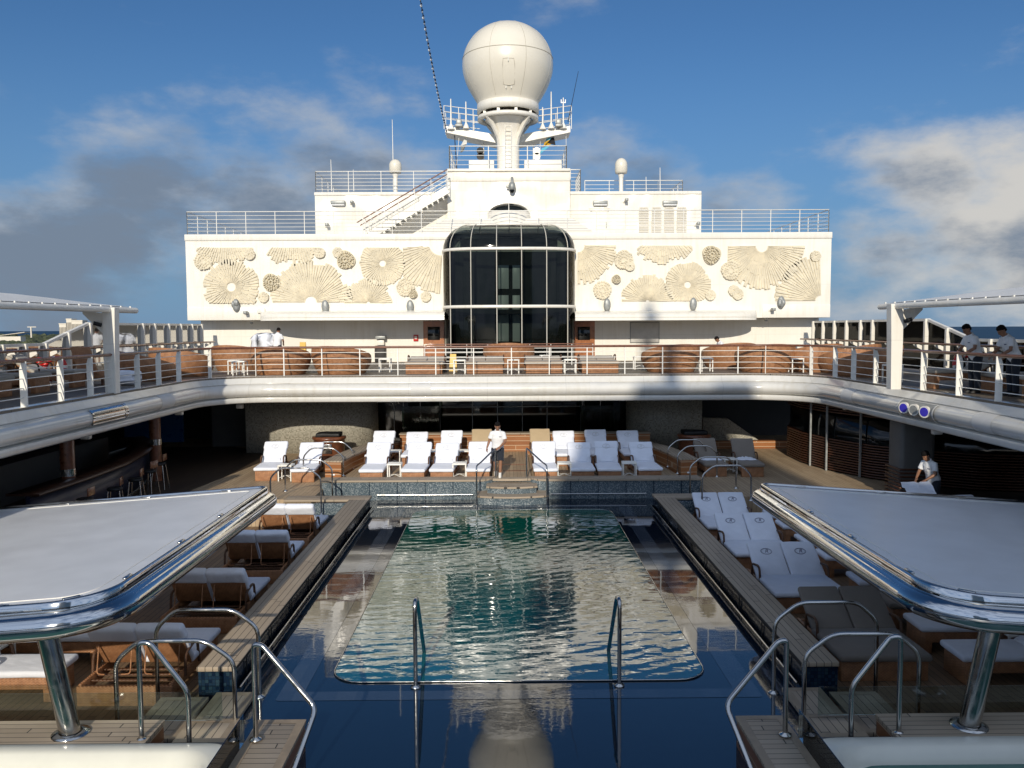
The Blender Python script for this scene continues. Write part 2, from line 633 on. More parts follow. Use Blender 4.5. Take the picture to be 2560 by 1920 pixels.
w = bpy.data.worlds.new('World')
scene.world = w
w.use_nodes = True
nt = w.node_tree
bg = nt.nodes['Background']
sky = N(nt, 'ShaderNodeTexSky', sky_type='NISHITA')
sky.sun_disc = False
sky.sun_elevation = SUN_EL
sky.sun_rotation = PI + SUN_AZ     # the sun stands behind the viewer
sky.air_density, sky.dust_density, sky.ozone_density = 1.0, 0.2, 4.0
SKY_STR = 0.085
tc = N(nt, 'ShaderNodeTexCoord')
D = tc.outputs['Generated']
spz = N(nt, 'ShaderNodeSeparateXYZ')
L(nt, D, spz.inputs[0])
# sea air: the sky pales to blue-grey towards the horizon
hz = smooth(nt, spz.outputs[2], -0.02, 0.34, 1.0, 0.0)
tint = N(nt, 'ShaderNodeMix', data_type='RGBA', blend_type='MULTIPLY')
tint.inputs[0].default_value = 1.0
L(nt, sky.outputs[0], tint.inputs[6])
tint.inputs[7].default_value = (0.55, 0.78, 0.96, 1)
blue = mix_rgb(nt, mth(nt, 'MULTIPLY', hz, 0.85), tint.outputs[2], [k / SKY_STR for k in (0.145, 0.265, 0.455)])
mp = N(nt, 'ShaderNodeMapping')
mp.inputs['Scale'].default_value = (1, 1, 1.9)
mp.inputs['Location'].default_value = (0.3, 0.1, 0.2)
L(nt, D, mp.inputs['Vector'])
n1 = noise_tex(nt, mp.outputs[0], 5.2, 11, 0.57)
off = N(nt, 'ShaderNodeVectorMath', operation='ADD')
off.inputs[1].default_value = (-0.02, 0.0, 0.07)
L(nt, mp.outputs[0], off.inputs[0])
n2 = noise_tex(nt, off.outputs[0], 5.2, 11, 0.57)
mp3 = N(nt, 'ShaderNodeMapping')
mp3.inputs['Scale'].default_value = (1, 1, 2.6)
mp3.inputs['Rotation'].default_value = (0, 0.45, 0)
L(nt, D, mp3.inputs['Vector'])
n3 = noise_tex(nt, mp3.outputs[0], 14.0, 9, 0.62)
CLOUDS = [  # photo direction, angular radius (px), how thick
    (420, 480, 330, 1.0), (640, 500, 330, 1.05), (800, 440, 290, 0.95), (960, 400, 220, 0.78), (700, 290, 300, 0.62), (900, 230, 240, 0.50), (1040, 250, 200, 0.45), (560, 240, 200, 0.40),
    (60, 620, 300, 1.1), (260, 580, 280, 0.9), (-200, 640, 400, 1.1), (1500, 400, 200, 0.70), (1640, 460, 230, 0.85), (1800, 500, 200, 0.75), (330, 300, 160, 0.5), (270, 400, 160, 0.5),
    (2380, 440, 240, 1.0), (2560, 400, 230, 1.1), (2260, 640, 260, 0.95), (2420, 620, 280, 1.0), (2620, 600, 330, 1.15), (2500, 700, 300, 0.9),
    (2150, 740, 240, 0.8), (2900, 560, 400, 1.1), (1690, 225, 110, 0.42), (120, 760, 400, 0.85), (700, 720, 400, 0.8), (3000, 200, 300, 0.6), (-500, 300, 400, 0.6)]
mask = None
for px, py, rad, wgt in CLOUDS:
    d = ray(px, py).normalized()
    ds = N(nt, 'ShaderNodeVectorMath', operation='SUBTRACT')
    L(nt, D, ds.inputs[0])
    ds.inputs[1].default_value = d
    ml = N(nt, 'ShaderNodeVectorMath', operation='MULTIPLY')
    L(nt, ds.outputs[0], ml.inputs[0])
    ml.inputs[1].default_value = (1, 1, 1.5)
    ln = N(nt, 'ShaderNodeVectorMath', operation='LENGTH')
    L(nt, ml.outputs[0], ln.inputs[0])
    v = smooth(nt, ln.outputs['Value'], 0.0, rad / FPX * 1.3, wgt, 0.0)
    mask = v if mask is None else mth(nt, 'MAXIMUM', mask, v)
# unseen bright cloud overhead and behind the viewer, added to lift the shade
rear_fill = smooth(nt, spz.outputs[1], 0.35, -0.25, 0.0, 0.80)
mask = mth(nt, 'MAXIMUM', mask, rear_fill)
dens = mth(nt, 'ADD', mth(nt, 'MULTIPLY', mask, 0.78), mth(nt, 'MULTIPLY', mth(nt, 'SUBTRACT', n1, 0.5), 1.5))
dens = mth(nt, 'ADD', dens, mth(nt, 'MULTIPLY', mth(nt, 'SUBTRACT', n3, 0.5), 0.55))
alpha = smooth(nt, dens, 0.17, 0.80)
# thin cloud is white, the thick of it slate grey; banks low in the east catch the sun
east = smooth(nt, spz.outputs[0], 0.26, 0.50)
edge = mth(nt, 'ADD', dens, mth(nt, 'MULTIPLY', east, -0.42))
edge = mth(nt, 'ADD', edge, mth(nt, 'MULTIPLY', mth(nt, 'SUBTRACT', n2, n1), 1.6))
edge = mth(nt, 'ADD', edge, mth(nt, 'MULTIPLY', spz.outputs[2], -0.9))
edge = mth(nt, 'SUBTRACT', edge, mth(nt, 'MULTIPLY', rear_fill, 0.9))
belly = smooth(nt, edge, 0.10, 0.62)
white_ = mix_rgb(nt, east, [k / SKY_STR for k in (0.46, 0.49, 0.53)], [k / SKY_STR for k in (0.66, 0.63, 0.58)])
white_ = mix_rgb(nt, rear_fill, white_, [k / SKY_STR for k in (0.62, 0.76, 1.02)])
ccol = mix_rgb(nt, belly, white_, [k / SKY_STR for k in (0.185, 0.230, 0.300)])
L(nt, mix_rgb(nt, mth(nt, 'MULTIPLY', alpha, 0.9), blue, ccol), bg.inputs['Color'])
bg.inputs['Strength'].default_value = SKY_STR

scene.view_settings.view_transform = 'Standard'
scene.view_settings.look = 'None'
scene.view_settings.exposure = 0.0
scene.view_settings.gamma = 1.0

# ------------------------------------------------------------------ sea, island
m, nt, b = _nt('open_sea')
b.inputs['Base Color'].default_value = (0.022, 0.060, 0.110, 1)
b.inputs['Roughness'].default_value = 0.7
b.inputs['Specular IOR Level'].default_value = 0.15
bump(nt, b, noise_tex(nt, objco(nt, (0.08, 0.03, 1)), 1.0, 6, 0.7), 0.6, 1.0)
M['sea'] = m
mb = MB()
rs = [10, 60, 300, 1500, 6000, 30000]
rings = [[Vector((r * math.cos(a), r * math.sin(a), -22)) for a in (2 * PI * k / 64 for k in range(64))] for r in rs]
mb.loft(rings, False)
struct('sea', mb, 'sea')

m, nt, b = _nt('island_ground')
L(nt, mix_rgb(nt, noise_tex(nt, objco(nt, (0.02, 0.02, 0.02)), 1.0, 5), (0.05, 0.055, 0.03), (0.13, 0.12, 0.07)), b.inputs['Base Color'])
b.inputs['Roughness'].default_value = 0.9
M['island'] = m
m, nt, b = _nt('woodland_leaves')
n = noise_tex(nt, objco(nt, (0.08, 0.08, 0.12)), 1.0, 6, 0.7)
L(nt, mix_rgb(nt, smooth(nt, n, 0.3, 0.7), (0.022, 0.034, 0.016), (0.085, 0.095, 0.042)), b.inputs['Base Color'])
b.inputs['Roughness'].default_value = 0.8
M['wood'] = m
mb = MB()
poly = [(-140, 260), (-120, 420), (-250, 900), (-420, 1700), (-900, 2600), (-3200, 2600), (-3200, 200), (-900, 180)]
mb.prism(poly[::-1], -24, -20.6)
struct('island', mb, 'island')
mb = MB()
rnd = random.Random(3)
for i in range(2600):
    y = 250 * math.exp(rnd.random() * 2.3)
    px = rnd.uniform(-140, 560)
    x = (px - 1263) / FPX * y
    if x > -0.36 * y or (x > -140 - (y - 260) * 0.3):
        continue
    h = rnd.uniform(3, 7.5) * (0.8 + y / 1800)
    r = h * rnd.uniform(0.8, 1.5)
    zc = -20.6 + h * 0.45
    seg = 7
    ph = rnd.random() * 6
    rings = []
    for k, (t, s) in enumerate(((-0.5, 0.6), (0.0, 1.0), (0.35, 0.8), (0.55, 0.4), (0.62, 0.05))):
        rings.append([Vector((x + r * s * math.cos(a + ph) * rnd.uniform(0.7, 1.25), y + r * s * math.sin(a + ph) * rnd.uniform(0.7, 1.25), zc + h * t * rnd.uniform(0.85, 1.15))) for a in (2 * PI * q / seg for q in range(seg))])
    mb.loft(rings, True, False)
o = mb.build('woodland', 'wood')
tag(o, 'dark green coastal woodland spreading below the distant white hotel', 'woodland', kind='stuff')

M['hotel'] = plain('hotel_stucco', (0.72, 0.66, 0.55), 0.7, 0, 0.08, 0.05)
M['hotel_glass'] = plain('hotel_balcony_shade', (0.20, 0.18, 0.15), 0.4)


def hotel_block(parent, x0, x1, z1, y, fins):
    a, zt = XZ(x0, z1, y)
    c, _ = XZ(x1, z1, y)
    mb = MB()
    mb.box(((a + c) / 2, y + 10, (zt - 20) / 2), (c - a, 18, zt + 20))
    mb.box(((a + c) / 2, y + 10, zt + 0.9), (c - a + 1, 19, 1.8))
    wl = mb.build('wall', 'hotel', parent)
    for i in range(fins):
        fx = a + (c - a) * (i + 0.5) / fins
        m2 = MB()
        m2.box((fx, y + 0.7, (zt - 24) / 2), ((c - a) / fins * 0.45, 0.8, zt + 14))
        m2.build('balcony_column', 'hotel_glass', wl)


hy = 1500.0
h0 = at_y(165, 831, hy)
hotel = thing('hotel', 'distant white high-rise hotel rising above the dark trees', 'hotel', (h0.x, hy, -20))
hotel_block(hotel, 147.0, 164.0, 811, hy, 5)
hotel_block(hotel, 164.6, 177.5, 799, hy, 4)
hotel_block(hotel, 178, 205, 803, hy, 8)
h1 = at_y(30, 832, 1300)
lowb = thing('pavilion', 'low white pale-roofed pavilion among the distant trees', 'building', (h1.x, 1300, -20))
mb = MB()
mb.box((h1.x, 1300, -12), (34, 14, 16))
mb.build('wall', 'hotel', lowb)
mb = MB()
mb.loft([[Vector((h1.x - 20, 1292, -3.4)), Vector((h1.x + 24, 1292, 2.2)), Vector((h1.x + 24, 1308, 2.2)), Vector((h1.x - 20, 1308, -3.4))],
         [Vector((h1.x - 20, 1292, -2.8)), Vector((h1.x + 24, 1292, 3.0)), Vector((h1.x + 24, 1308, 3.0)), Vector((h1.x - 20, 1308, -2.8))]], True, False)
mb.build('roof', 'hotel', lowb)
h2 = at_y(78, 826, 1600)
cr = thing('tower_crane', 'tiny pale tower crane above the distant treeline', 'crane', (h2.x, 1600, -20))
mb = MB()
mb.box((h2.x, 1600, -4), (2.2, 2.2, 30))
mb.build('mast', 'hotel', cr)
mb = MB()
mb.box((h2.x + 1.5, 1600, 11.8), (17, 1.4, 1.4))
mb.build('jib', 'hotel', cr)

# ------------------------------------------------------------------ lower decks
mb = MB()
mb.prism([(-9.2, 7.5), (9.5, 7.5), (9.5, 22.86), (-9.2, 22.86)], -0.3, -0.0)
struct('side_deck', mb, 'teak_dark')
mb = MB()
mb.prism([(-15.4, 3), (-9.2, 3), (-9.2, 22.9), (-5.45, 22.9), (-5.45, 24.9), (5.8, 24.9), (5.8, 22.9), (9.5, 22.9), (9.5, 3), (15.4, 3), (15.4, 39), (-15.4, 39)], -0.3, ZL1)
struct('aft_deck', mb, 'teak')
# terrace the lounge rows stand on, with the walk down its middle
mb = MB()
mb.prism([(-5.2, 24.95), (-0.42, 24.95), (-0.42, 30.15), (-4.75, 30.15)], ZL1, ZTER)
mb.prism([(0.77, 24.95), (5.5, 24.95), (5.0, 30.15), (0.77, 30.15)], ZL1, ZTER)
struct('terrace', mb, 'teak')
mb = MB()
mb.prism([(-0.418, 24.9), (0.768, 24.9), (0.768, 30.15), (-0.418, 30.15)], ZL1, ZCOP - 0.02)
for yy in (26.0, 27.2):
    mb.box((0.15, yy, ZCOP - 0.018), (1.1, 0.10, 0.012))
mb.mi[-12:] = [1] * 12
o = mb.build('walkway', ['teak', 'mahogany'])
o['kind'] = 'structure'

# promenade deck above: ring with a rounded opening
def opening(seg=10):
    pts = [Vector((XL, -0.8, 0))]
    for i in range(seg + 1):
        a = PI - PI / 2 * i / seg
        pts.append(Vector((XL + RC + RC * math.cos(a), YB - RC + RC * math.sin(a), 0)))
    for i in range(seg + 1):
        a = PI / 2 - PI / 2 * i / seg
        pts.append(Vector((XR - RC + RC * math.cos(a), YB - RC + RC * math.sin(a), 0)))
    pts.append(Vector((XR, -0.8, 0)))
    return pts


OP = opening()
M['promenade_deck'] = planks('promenade_planks', (0.13, 0.105, 0.078), (0.21, 0.175, 0.135), (0.02, 0.018, 0.016), 'x', 0.115, 0.06)


def ring_slab(z0, z1, inset):
    mb = MB()
    p = [Vector((q.x, q.y, 0)) for q in OP]
    outer = [Vector((-15.35, -0.8, 0))] + [Vector((-15.35, 42, 0)) if i == 5 else None for i in range(len(p) - 2)] + [Vector((15.55, -0.8, 0))]
    # left strip, back strip, right strip, near strip; corners as fans
    h = len(p) // 2
    left, right = p[1:h], p[h:-1]
    polys = [[(-15.35, -0.8), (p[0].x, -0.8)] + [(q.x, q.y) for q in left[:1]] + [(-15.35, left[0].y)],
             [(-15.35, left[0].y)] + [(q.x, q.y) for q in left] + [(left[-1].x, 42), (-15.35, 42)],
             [(left[-1].x, YB), (right[0].x, YB), (right[0].x, 42), (left[-1].x, 42)],
             [(right[0].x, 42)] + [(q.x, q.y) for q in right] + [(15.55, right[-1].y), (15.55, 42)],
             [(right[-1].x, right[-1].y), (XR, -0.8), (15.55, -0.8), (15.55, right[-1].y)],
             [(-15.35, -7), (15.55, -7), (15.55, -0.8), (-15.35, -0.8)]]
    for pl in polys:
        mb.prism(pl, z0, z1)
    return mb


struct('promenade_deck', ring_slab(ZUP - 0.12, ZUP - 0.004, 0), 'promenade_deck')
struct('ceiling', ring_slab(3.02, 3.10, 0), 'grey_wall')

# ------------------------------------------------------------------ the pearly tube along the promenade's edge
def normals(path):
    out = []
    for i, p in enumerate(path):
        t = (path[min(i + 1, len(path) - 1)] - path[max(i - 1, 0)]).normalized()
        out.append(Vector((t.y, -t.x, 0)))
    return out


def sweep(path, prof, z0, closed_prof=False):
    nn = normals(path)
    rings = [[Vector((p.x + n.x * a, p.y + n.y * a, z0 + z)) for a, z in prof] for p, n in zip(path, nn)]
    mb = MB()
    mb.loft(rings, False, True, closed_prof)
    return mb


def dense(path, step=0.6):
    out = [path[0]]
    for a, b in zip(path, path[1:]):
        k = max(1, int((b - a).length / step))
        for i in range(1, k + 1):
            out.append(a.lerp(b, i / k))
    return out


OPD = dense(OP, 0.7)
fas = thing('deck_edge_fascia', 'pearl white tubular edge of the promenade deck round the pool opening', 'deck edge', (0.2, YB, 2.98))
top = sweep(OPD, [(-0.35, 0.0), (-0.06, 0.004), (-0.03, -0.008), (0.02, -0.09), (0.10, -0.23), (0.115, -0.25), (0.08, -0.262)], ZUP)
top.build('upper_trim', 'fascia', fas)
tube_prof = [(0.08 + 0.245 * math.cos(a), -0.475 + 0.215 * math.sin(a)) for a in (PI / 2 - PI * i / 14 for i in range(15))]
tb = sweep(OPD, tube_prof, ZUP)
tb.build('tube', 'fascia', fas)
lip = sweep(OPD, [(0.06, -0.69), (0.07, -0.715), (0.20, -0.722), (0.218, -0.735), (0.225, -0.76), (0.205, -0.86), (0.18, -0.895), (-0.45, -0.90)], ZUP)
lip.build('lower_lip', 'fascia', fas)
bandp = [(0.08 + 0.252 * math.cos(a), -0.475 + 0.222 * math.sin(a)) for a in (PI / 2 - PI * i / 14 for i in range(15))]
M['fascia_band'] = plain('matt_white_sleeve', (0.62, 0.61, 0.58), 0.6, 0, 0.05)


def seg_path(y0=None, y1=None, x=None, xs=None):
    if x is not None:
        return [Vector((x, y0 + (y1 - y0) * i / 3, 0)) if x < 0 else Vector((x, y1 + (y0 - y1) * i / 3, 0)) for i in range(4)]
    return [Vector((xs[0] + (xs[1] - xs[0]) * i / 3, YB, 0)) for i in range(4)]


for kw in (dict(xs=(-3.25, -2.55)), dict(xs=(2.9, 3.6)), dict(y0=14.6, y1=15.3, x=XL), dict(y0=23.6, y1=24.5, x=XL), dict(y0=14.6, y1=15.3, x=XR), dict(y0=17.2, y1=17.9, x=XR), dict(y0=24.2, y1=25.0, x=XR)):
    sweep(seg_path(**kw), bandp, ZUP).build('sleeve', 'fascia_band', fas)

# spot lamps let into the tube either side
for sx, xx, y0, lab in ((-1, XL, 19.6, 'mirror-faced lamp recess let into the shaded left deck edge'), (1, XR, 19.5, 'glazed recess of three violet spot lamps in the right deck edge')):
    ln_ = 1.75
    g = thing('edge_lamp', lab, 'light', (xx - sx * 0.3, y0 + ln_ / 2, ZUP - 0.47))
    backp = [(0.08 + 0.256 * math.cos(a), -0.475 + 0.228 * math.sin(a)) for a in (R(64) - R(122) * i / 10 for i in range(11))]
    sweep(seg_path(y0, y0 + ln_, xx), backp, ZUP).build('back_plate', 'chrome' if sx < 0 else 'grey_fitting', g)
    for e in (y0, y0 + ln_):
        sweep(seg_path(e - 0.03, e + 0.03, xx), [(0.08 + 0.29 * math.cos(a), -0.475 + 0.25 * math.sin(a)) for a in (R(62) - R(118) * i / 10 for i in range(11))], ZUP).build('end_frame', 'gloss_white' if sx > 0 else 'chrome', g)
    for k in range(3):
        c = Vector((xx - sx * (0.08 + 0.255), y0 + 0.35 + 0.52 * k, ZUP - 0.45))
        ax = Vector((-sx, -0.5, -0.05)).normalized()
        if sx < 0:
            sweep(seg_path(y0 + 0.05, y0 + ln_ - 0.05, xx), [(0.08 + r_ * math.cos(a), -0.475 + r_ * math.sin(a)) for r_, a in ((0.262, R(34 - 32 * k)), (0.285, R(30 - 32 * k)), (0.262, R(22 - 32 * k)))], ZUP).build('reflector_slat', 'chrome', g)
            continue
        mb = MB()
        mb.tube([c, c + ax * 0.07], 0.145, 18)
        lamp = mb.build('spot_lamp', 'gloss_white', g)
        mb = MB()
        mb.tube([c + ax * 0.066, c + ax * 0.076], 0.112, 18)
        mb.build('lens', 'blue' if k != 1 else 'grey_fitting', lamp)

# ------------------------------------------------------------------ promenade railing
rail = thing('promenade_railing', 'white railing with wooden handrail along the promenade edge above the pool', 'railing', (0.2, YB, ZUP))
inner = [p - n * 0.06 for p, n in zip(OPD, normals(OPD))]
mb = MB()
RH = 1.0
sec = [(-0.055, 0.0), (-0.05, 0.035), (0.0, 0.05), (0.05, 0.035), (0.055, 0.0), (0.03, -0.03), (-0.03, -0.03)]
nn = normals(inner)
mb.loft([[Vector((p.x + n.x * a, p.y + n.y * a, ZUP + RH - 0.03 + z)) for a, z in sec] for p, n in zip(inner, nn)], True, True, True)
mb.build('handrail', 'mahogany', rail)
for zz in (0.20, 0.40, 0.60, 0.80):
    mb = MB()
    mb.tube([Vector((p.x, p.y, ZUP + zz)) for p in inner], 0.011, 6)
    mb.build('rail_bar', 'white_rail', rail)


def post_at(p, n, wide):
    mb = MB()
    t = Vector((n.y, -n.x, 0))
    rt = Matrix((tuple(t), tuple(n), (0, 0, 1))).transposed()
    if wide:
        # flat side posts, notched at the top on the deck side
        mb.box((p.x, p.y, ZUP + 0.40), (0.022, 0.15, 0.80), rt)
        mb.loft([[Vector(p) + n * a + t * b + Vector((0, 0, ZUP + z)) for a, b in ((-w0, -0.011), (w1, -0.011), (w1, 0.011), (-w0, 0.011))] for w0, w1, z in ((0.075, 0.075, 0.80), (0.02, 0.075, 0.965))], True, False)
    else:
        mb.box((p.x, p.y, ZUP + 0.482), (0.034, 0.05, 0.965), rt)
    mb.build('post', 'white_rail', rail)


x = XL + RC + 0.25
while x < XR - RC:
    post_at(Vector((x, YB + 0.06, 0)), Vector((0, -1, 0)), False)
    x += 1.31
for q in (0.35, 0.8):
    a = PI - PI / 2 * q
    post_at(Vector((XL + RC + (RC + 0.06) * math.cos(a), YB - RC + (RC + 0.06) * math.sin(a), 0)), Vector((-math.cos(a), -math.sin(a), 0)), True)
    a = PI / 2 * q
    post_at(Vector((XR - RC + (RC + 0.06) * math.cos(a), YB - RC + (RC + 0.06) * math.sin(a), 0)), Vector((-math.cos(a), -math.sin(a), 0)), True)
for yy in (12.1, 13.45, 14.8, 16.15, 17.5, 18.95, 20.3, 21.35, 22.9, 24.3, 25.8):
    post_at(Vector((XL - 0.06, yy, 0)), Vector((1, 0, 0)), True)
for yy in (12.1, 13.45, 14.8, 16.15, 17.6, 19.15, 20.8, 22.1, 23.5, 25.0, 26.4):
    post_at(Vector((XR + 0.06, yy, 0)), Vector((-1, 0, 0)), True)
# ------------------------------------------------------------------ deckhouse across the stern end
YP, YR, YT, YC = 39.2, 40.35, 41.6, 40.9      # art wall, recessed wall, upper tier, centre block


def box_px(mb, x0, x1, z_top, z_bot, y0, y1, ref_y=None):
    ry = y0 if ref_y is None else ref_y
    a, zt = XZ(x0, z_top, ry)
    c, zb = XZ(x1, z_bot, ry)
    mb.box(((a + c) / 2, (y0 + y1) / 2, (zt + zb) / 2), (c - a, y1 - y0, zt - zb))
    return mb


house = thing('deckhouse', 'broad white deckhouse whose cream wall carries the fan reliefs, crossing the ship', 'deckhouse', (0.15, YP, ZUP))
xa, zt = XZ(463, 597, YP)
xb, _ = XZ(2079, 590, YP)
_, zb = XZ(470, 801, YP)
PZT, PZB = zt, zb
mb = MB()
mb.box(((xa + xb) / 2, (YP + 52) / 2, (zt + zb) / 2), (xb - xa, 52 - YP, zt - zb))
mb.build('art_wall', 'white', house)
mb = MB()
mb.rbox(((xa + xb) / 2, YP + 0.2, zt + 0.05), (xb - xa + 0.06, 0.5, 0.30), 0.03)
mb.build('coping_strip', 'white', house)
zs = zb + 0.60
for x_, w_ in ((xa + 2.0, 4.0), (xb - 1.6, 3.2)):
    mb = MB()
    mb.rbox((x_, YP - 0.012, (zs + zb) / 2), (w_, 0.04, zs - zb), 0.008)
    mb.build('lower_apron', 'white', house)
x0, _ = XZ(502, 801, YR)
x1, _ = XZ(2047, 801, YR)
mb = MB()
mb.box(((x0 + x1) / 2, (YR + 52) / 2, (zb + ZUP) / 2), (x1 - x0, 52 - YR, zb - ZUP - 0.002))
mb.build('recessed_wall', 'white', house)
mb = MB()
box_px(mb, 787, 1752, 487, 640, YT, 54)
mb.build('upper_tier', 'white_wavy', house)
mb = MB()
a, zt2 = XZ(787, 487, YT)
c, _ = XZ(1752, 487, YT)
mb.rbox(((a + c) / 2, YT + 0.3, zt2 + 0.04), (c - a + 0.06, 0.7, 0.16), 0.03)
mb.build('tier_coping', 'white', house)
ZTIER = zt2 + 0.12
mb = MB()
box_px(mb, 1118, 1425, 427, 640, YC, 50)
# plating seams give the face its dished look
mb.build('centre_block', 'white_wavy', house)
a, zc = XZ(1118, 427, YC)
c, _ = XZ(1425, 427, YC)
mb = MB()
mb.rbox(((a + c) / 2, YC + 0.5, zc + 0.02), (c - a + 0.04, 1.2, 0.14), 0.03)
mb.rbox(((a + c) / 2, YC - 0.01, zc - 0.30), (c - a + 0.02, 0.06, 0.42), 0.02)
mb.build('block_coping', 'white', house)
ZBLK = zc + 0.09
# sloped foot of the centre block over the lift tower
a0, z0 = XZ(1025, 597, YP + 0.1)
a1, _ = XZ(1495, 597, YP + 0.1)
b0, z1 = XZ(1118, 553, YC - 0.05)
b1, _ = XZ(1428, 553, YC - 0.05)
mb = MB()
mb.loft([[Vector((a0, YP + 0.1, z0 - 0.2)), Vector((a1, YP + 0.1, z0 - 0.2)), Vector((a1, YC + 0.4, z0 - 0.2)), Vector((a0, YC + 0.4, z0 - 0.2))],
         [Vector((a0, YP + 0.1, z0 + 0.15)), Vector((a1, YP + 0.1, z0 + 0.15)), Vector((a1, YC + 0.4, z0 + 0.15)), Vector((a0, YC + 0.4, z0 + 0.15))],
         [Vector((b0, YP + 0.8, z1)), Vector((b1, YP + 0.8, z1)), Vector((b1, YC + 0.4, z1)), Vector((b0, YC + 0.4, z1))]], True, False)
mb.build('sloped_roof', 'white', house)

# doors either side of the lift, a steel door and louvres above
for x0, x1, nm in ((1058, 1112, 'l'), (1433, 1487, 'r')):
    mb = MB()
    a, zt = XZ(x0, 803, YR - 0.05)
    c, _ = XZ(x1, 803, YR - 0.05)
    mb.box(((a + c) / 2, YR - 0.03, (zt + ZUP) / 2), (c - a, 0.06, zt - ZUP))
    d = mb.build('door', 'varnish_plain', house) if 'varnish_plain' in M else mb.build('door', 'mahogany', house)
    mb = MB()
    w0, z0 = XZ(x0 + 11, 817, YR - 0.07)
    w1, z1 = XZ(x1 - 12, 850, YR - 0.07)
    mb.rbox(((w0 + w1) / 2, YR - 0.07, (z0 + z1) / 2), (w1 - w0, 0.03, z0 - z1), 0.012)
    mb.build('window', 'black_gloss', d)
mb = MB()
for x0, x1, p0, p1 in ((1477, 1479, 527, 592), (1519.5, 1521.5, 527, 592), (1477, 1521.5, 527, 529), (1472, 1526, 520, 521.5)):
    box_px(mb, x0, x1, p0, p1, YT - 0.045, YT + 0.01)
d = mb.build('steel_door_frame', 'white', house)
mb = MB()
box_px(mb, 1479.4, 1519.1, 529.4, 592, YT - 0.02, YT + 0.01)
d = mb.build('steel_door', 'white', house)
mb = MB()
box_px(mb, 1515, 1517, 556, 570, YT - 0.07, YT - 0.02)
mb.build('handle', 'grey_fitting', d)
for x0 in (1597, 1629, 1660.5, 1692):
    mb = MB()
    a, zt = XZ(x0, 514, YT)
    c, zb_ = XZ(x0 + 24, 590, YT)
    w_ = c - a
    k = int((zt - zb_) / 0.085)
    for i in range(k):
        z = zb_ + 0.05 + i * 0.085
        half = w_ / 2
        top = zt - w_ * 0.42
        if z > top:
            half = w_ / 2 * math.sqrt(max(0.05, 1 - ((z - top) / (w_ * 0.45)) ** 2))
        mb.box(((a + c) / 2, YT - 0.035, z), (half * 2, 0.09, 0.04), Matrix.Rotation(R(35), 3, 'X'))
    mb.build('louvre', 'white', house)

# overhanging curved hoods under the art wall, one either side of the lift
for x0, x1, side in ((637, 1112, -1), (1437, 1905, 1)):
    a, zt = XZ(x0, 782, YP - 0.9)
    c, zb_ = XZ(x1, 801, YP - 0.9)
    zt, zb_ = (XZ((x0 + x1) / 2, 783, YP - 0.9)[1], XZ((x0 + x1) / 2, 800.5, YP - 1.2)[1])
    plan = []
    r = 1.2
    if side < 0:
        plan = [(a + 2.6 - 2.6 * math.cos(t), YP - r * math.sin(t)) for t in (PI / 2 * i / 10 for i in range(11))] + [(c, YP - r)]
    else:
        plan = [(a, YP - r)] + [(c - 2.6 + 2.6 * math.cos(t), YP - r * math.sin(t)) for t in (PI / 2 - PI / 2 * i / 10 for i in range(11))]
    def ins(k):
        return [Vector((px_, YP - (YP - py_) * k, 0)) for px_, py_ in plan]
    mb = MB()
    lev = [(1.0, zb_), (1.0, zb_ + 0.05), (0.985, zb_ + 0.06), (0.985, zb_ + 0.12), (1.0, zb_ + 0.15), (0.96, zb_ + 0.26), (0.80, zb_ + 0.36), (0.5, zb_ + 0.43), (0.02, zb_ + 0.46)]
    mb.loft([[q + Vector((0, 0, z)) for q in ins(k)] for k, z in lev], False, True, False)
    mb.loft([[q + Vector((0, 0, zb_)) for q in ins(k)] for k in (0.02, 1.0)], False, True, False)
    o = mb.build('curved_hood', 'gloss_white')
    tag(o, 'long white curved hood under the cream fan wall %s the glass lift' % ('left of' if side < 0 else 'right of'), 'hood')

# small lamps, cameras, notices on the walls (each one a thing that is screwed on)
def wall_box(name, label, cat, px0, px1, p0, p1, y, depth, mat, group=None, r=0.02):
    mb = MB()
    a, zt = XZ(px0, p0, y)
    c, zb_ = XZ(px1, p1, y)
    mb.rbox(((a + c) / 2, y - depth / 2 + 0.004, (zt + zb_) / 2), (abs(c - a), depth, zt - zb_), r)
    return tag(mb.build(name, mat), label, cat, group)


for px, lab in ((846, 'grey strip light on the upper tier wall left of the stair'), (1500, 'grey strip light above the white steel door'), (1674, 'grey strip light above the white louvres')):
    g = thing('strip_light', lab, 'light', (XZ(px, 508, YT)[0], YT, XZ(px, 508, YT)[1]), 'strip lights on the upper tier')
    wall_box('body', None, None, px - 18, px + 18, 503, 512, YT, 0.22, 'grey_fitting').parent = g
    b_ = bpy.data.objects[[o.name for o in bpy.data.objects if o.name.startswith('body')][-1]]
    for v in b_.data.vertices:
        v.co -= g.location
    x_, z_ = XZ(px, 514, YT)
    mb = MB()
    mb.rbox((x_, YT - 0.13, z_ + 0.01), (0.66, 0.14, 0.05), 0.015)
    mb.build('diffuser', 'canopy_white', g)


def cctv(px, py, y, lab, s=1.0):
    x_, z_ = XZ(px, py, y)
    g = thing('wall_camera', lab, 'camera', (x_, y, z_))
    mb = MB()
    mb.rbox((x_ - 0.06, y - 0.03, z_), (0.09 * s, 0.06, 0.16 * s), 0.015)
    mb.tube([(x_ - 0.05, y - 0.05, z_ - 0.02), (x_, y - 0.2, z_)], 0.025 * s, 6)
    mb.build('bracket', 'white', g)
    mb = MB()
    mb.rbox((x_ + 0.05, y - 0.27, z_ + 0.02), (0.15 * s, 0.34 * s, 0.15 * s), 0.03)
    mb.build('housing', 'grey_fitting', g)
    return g


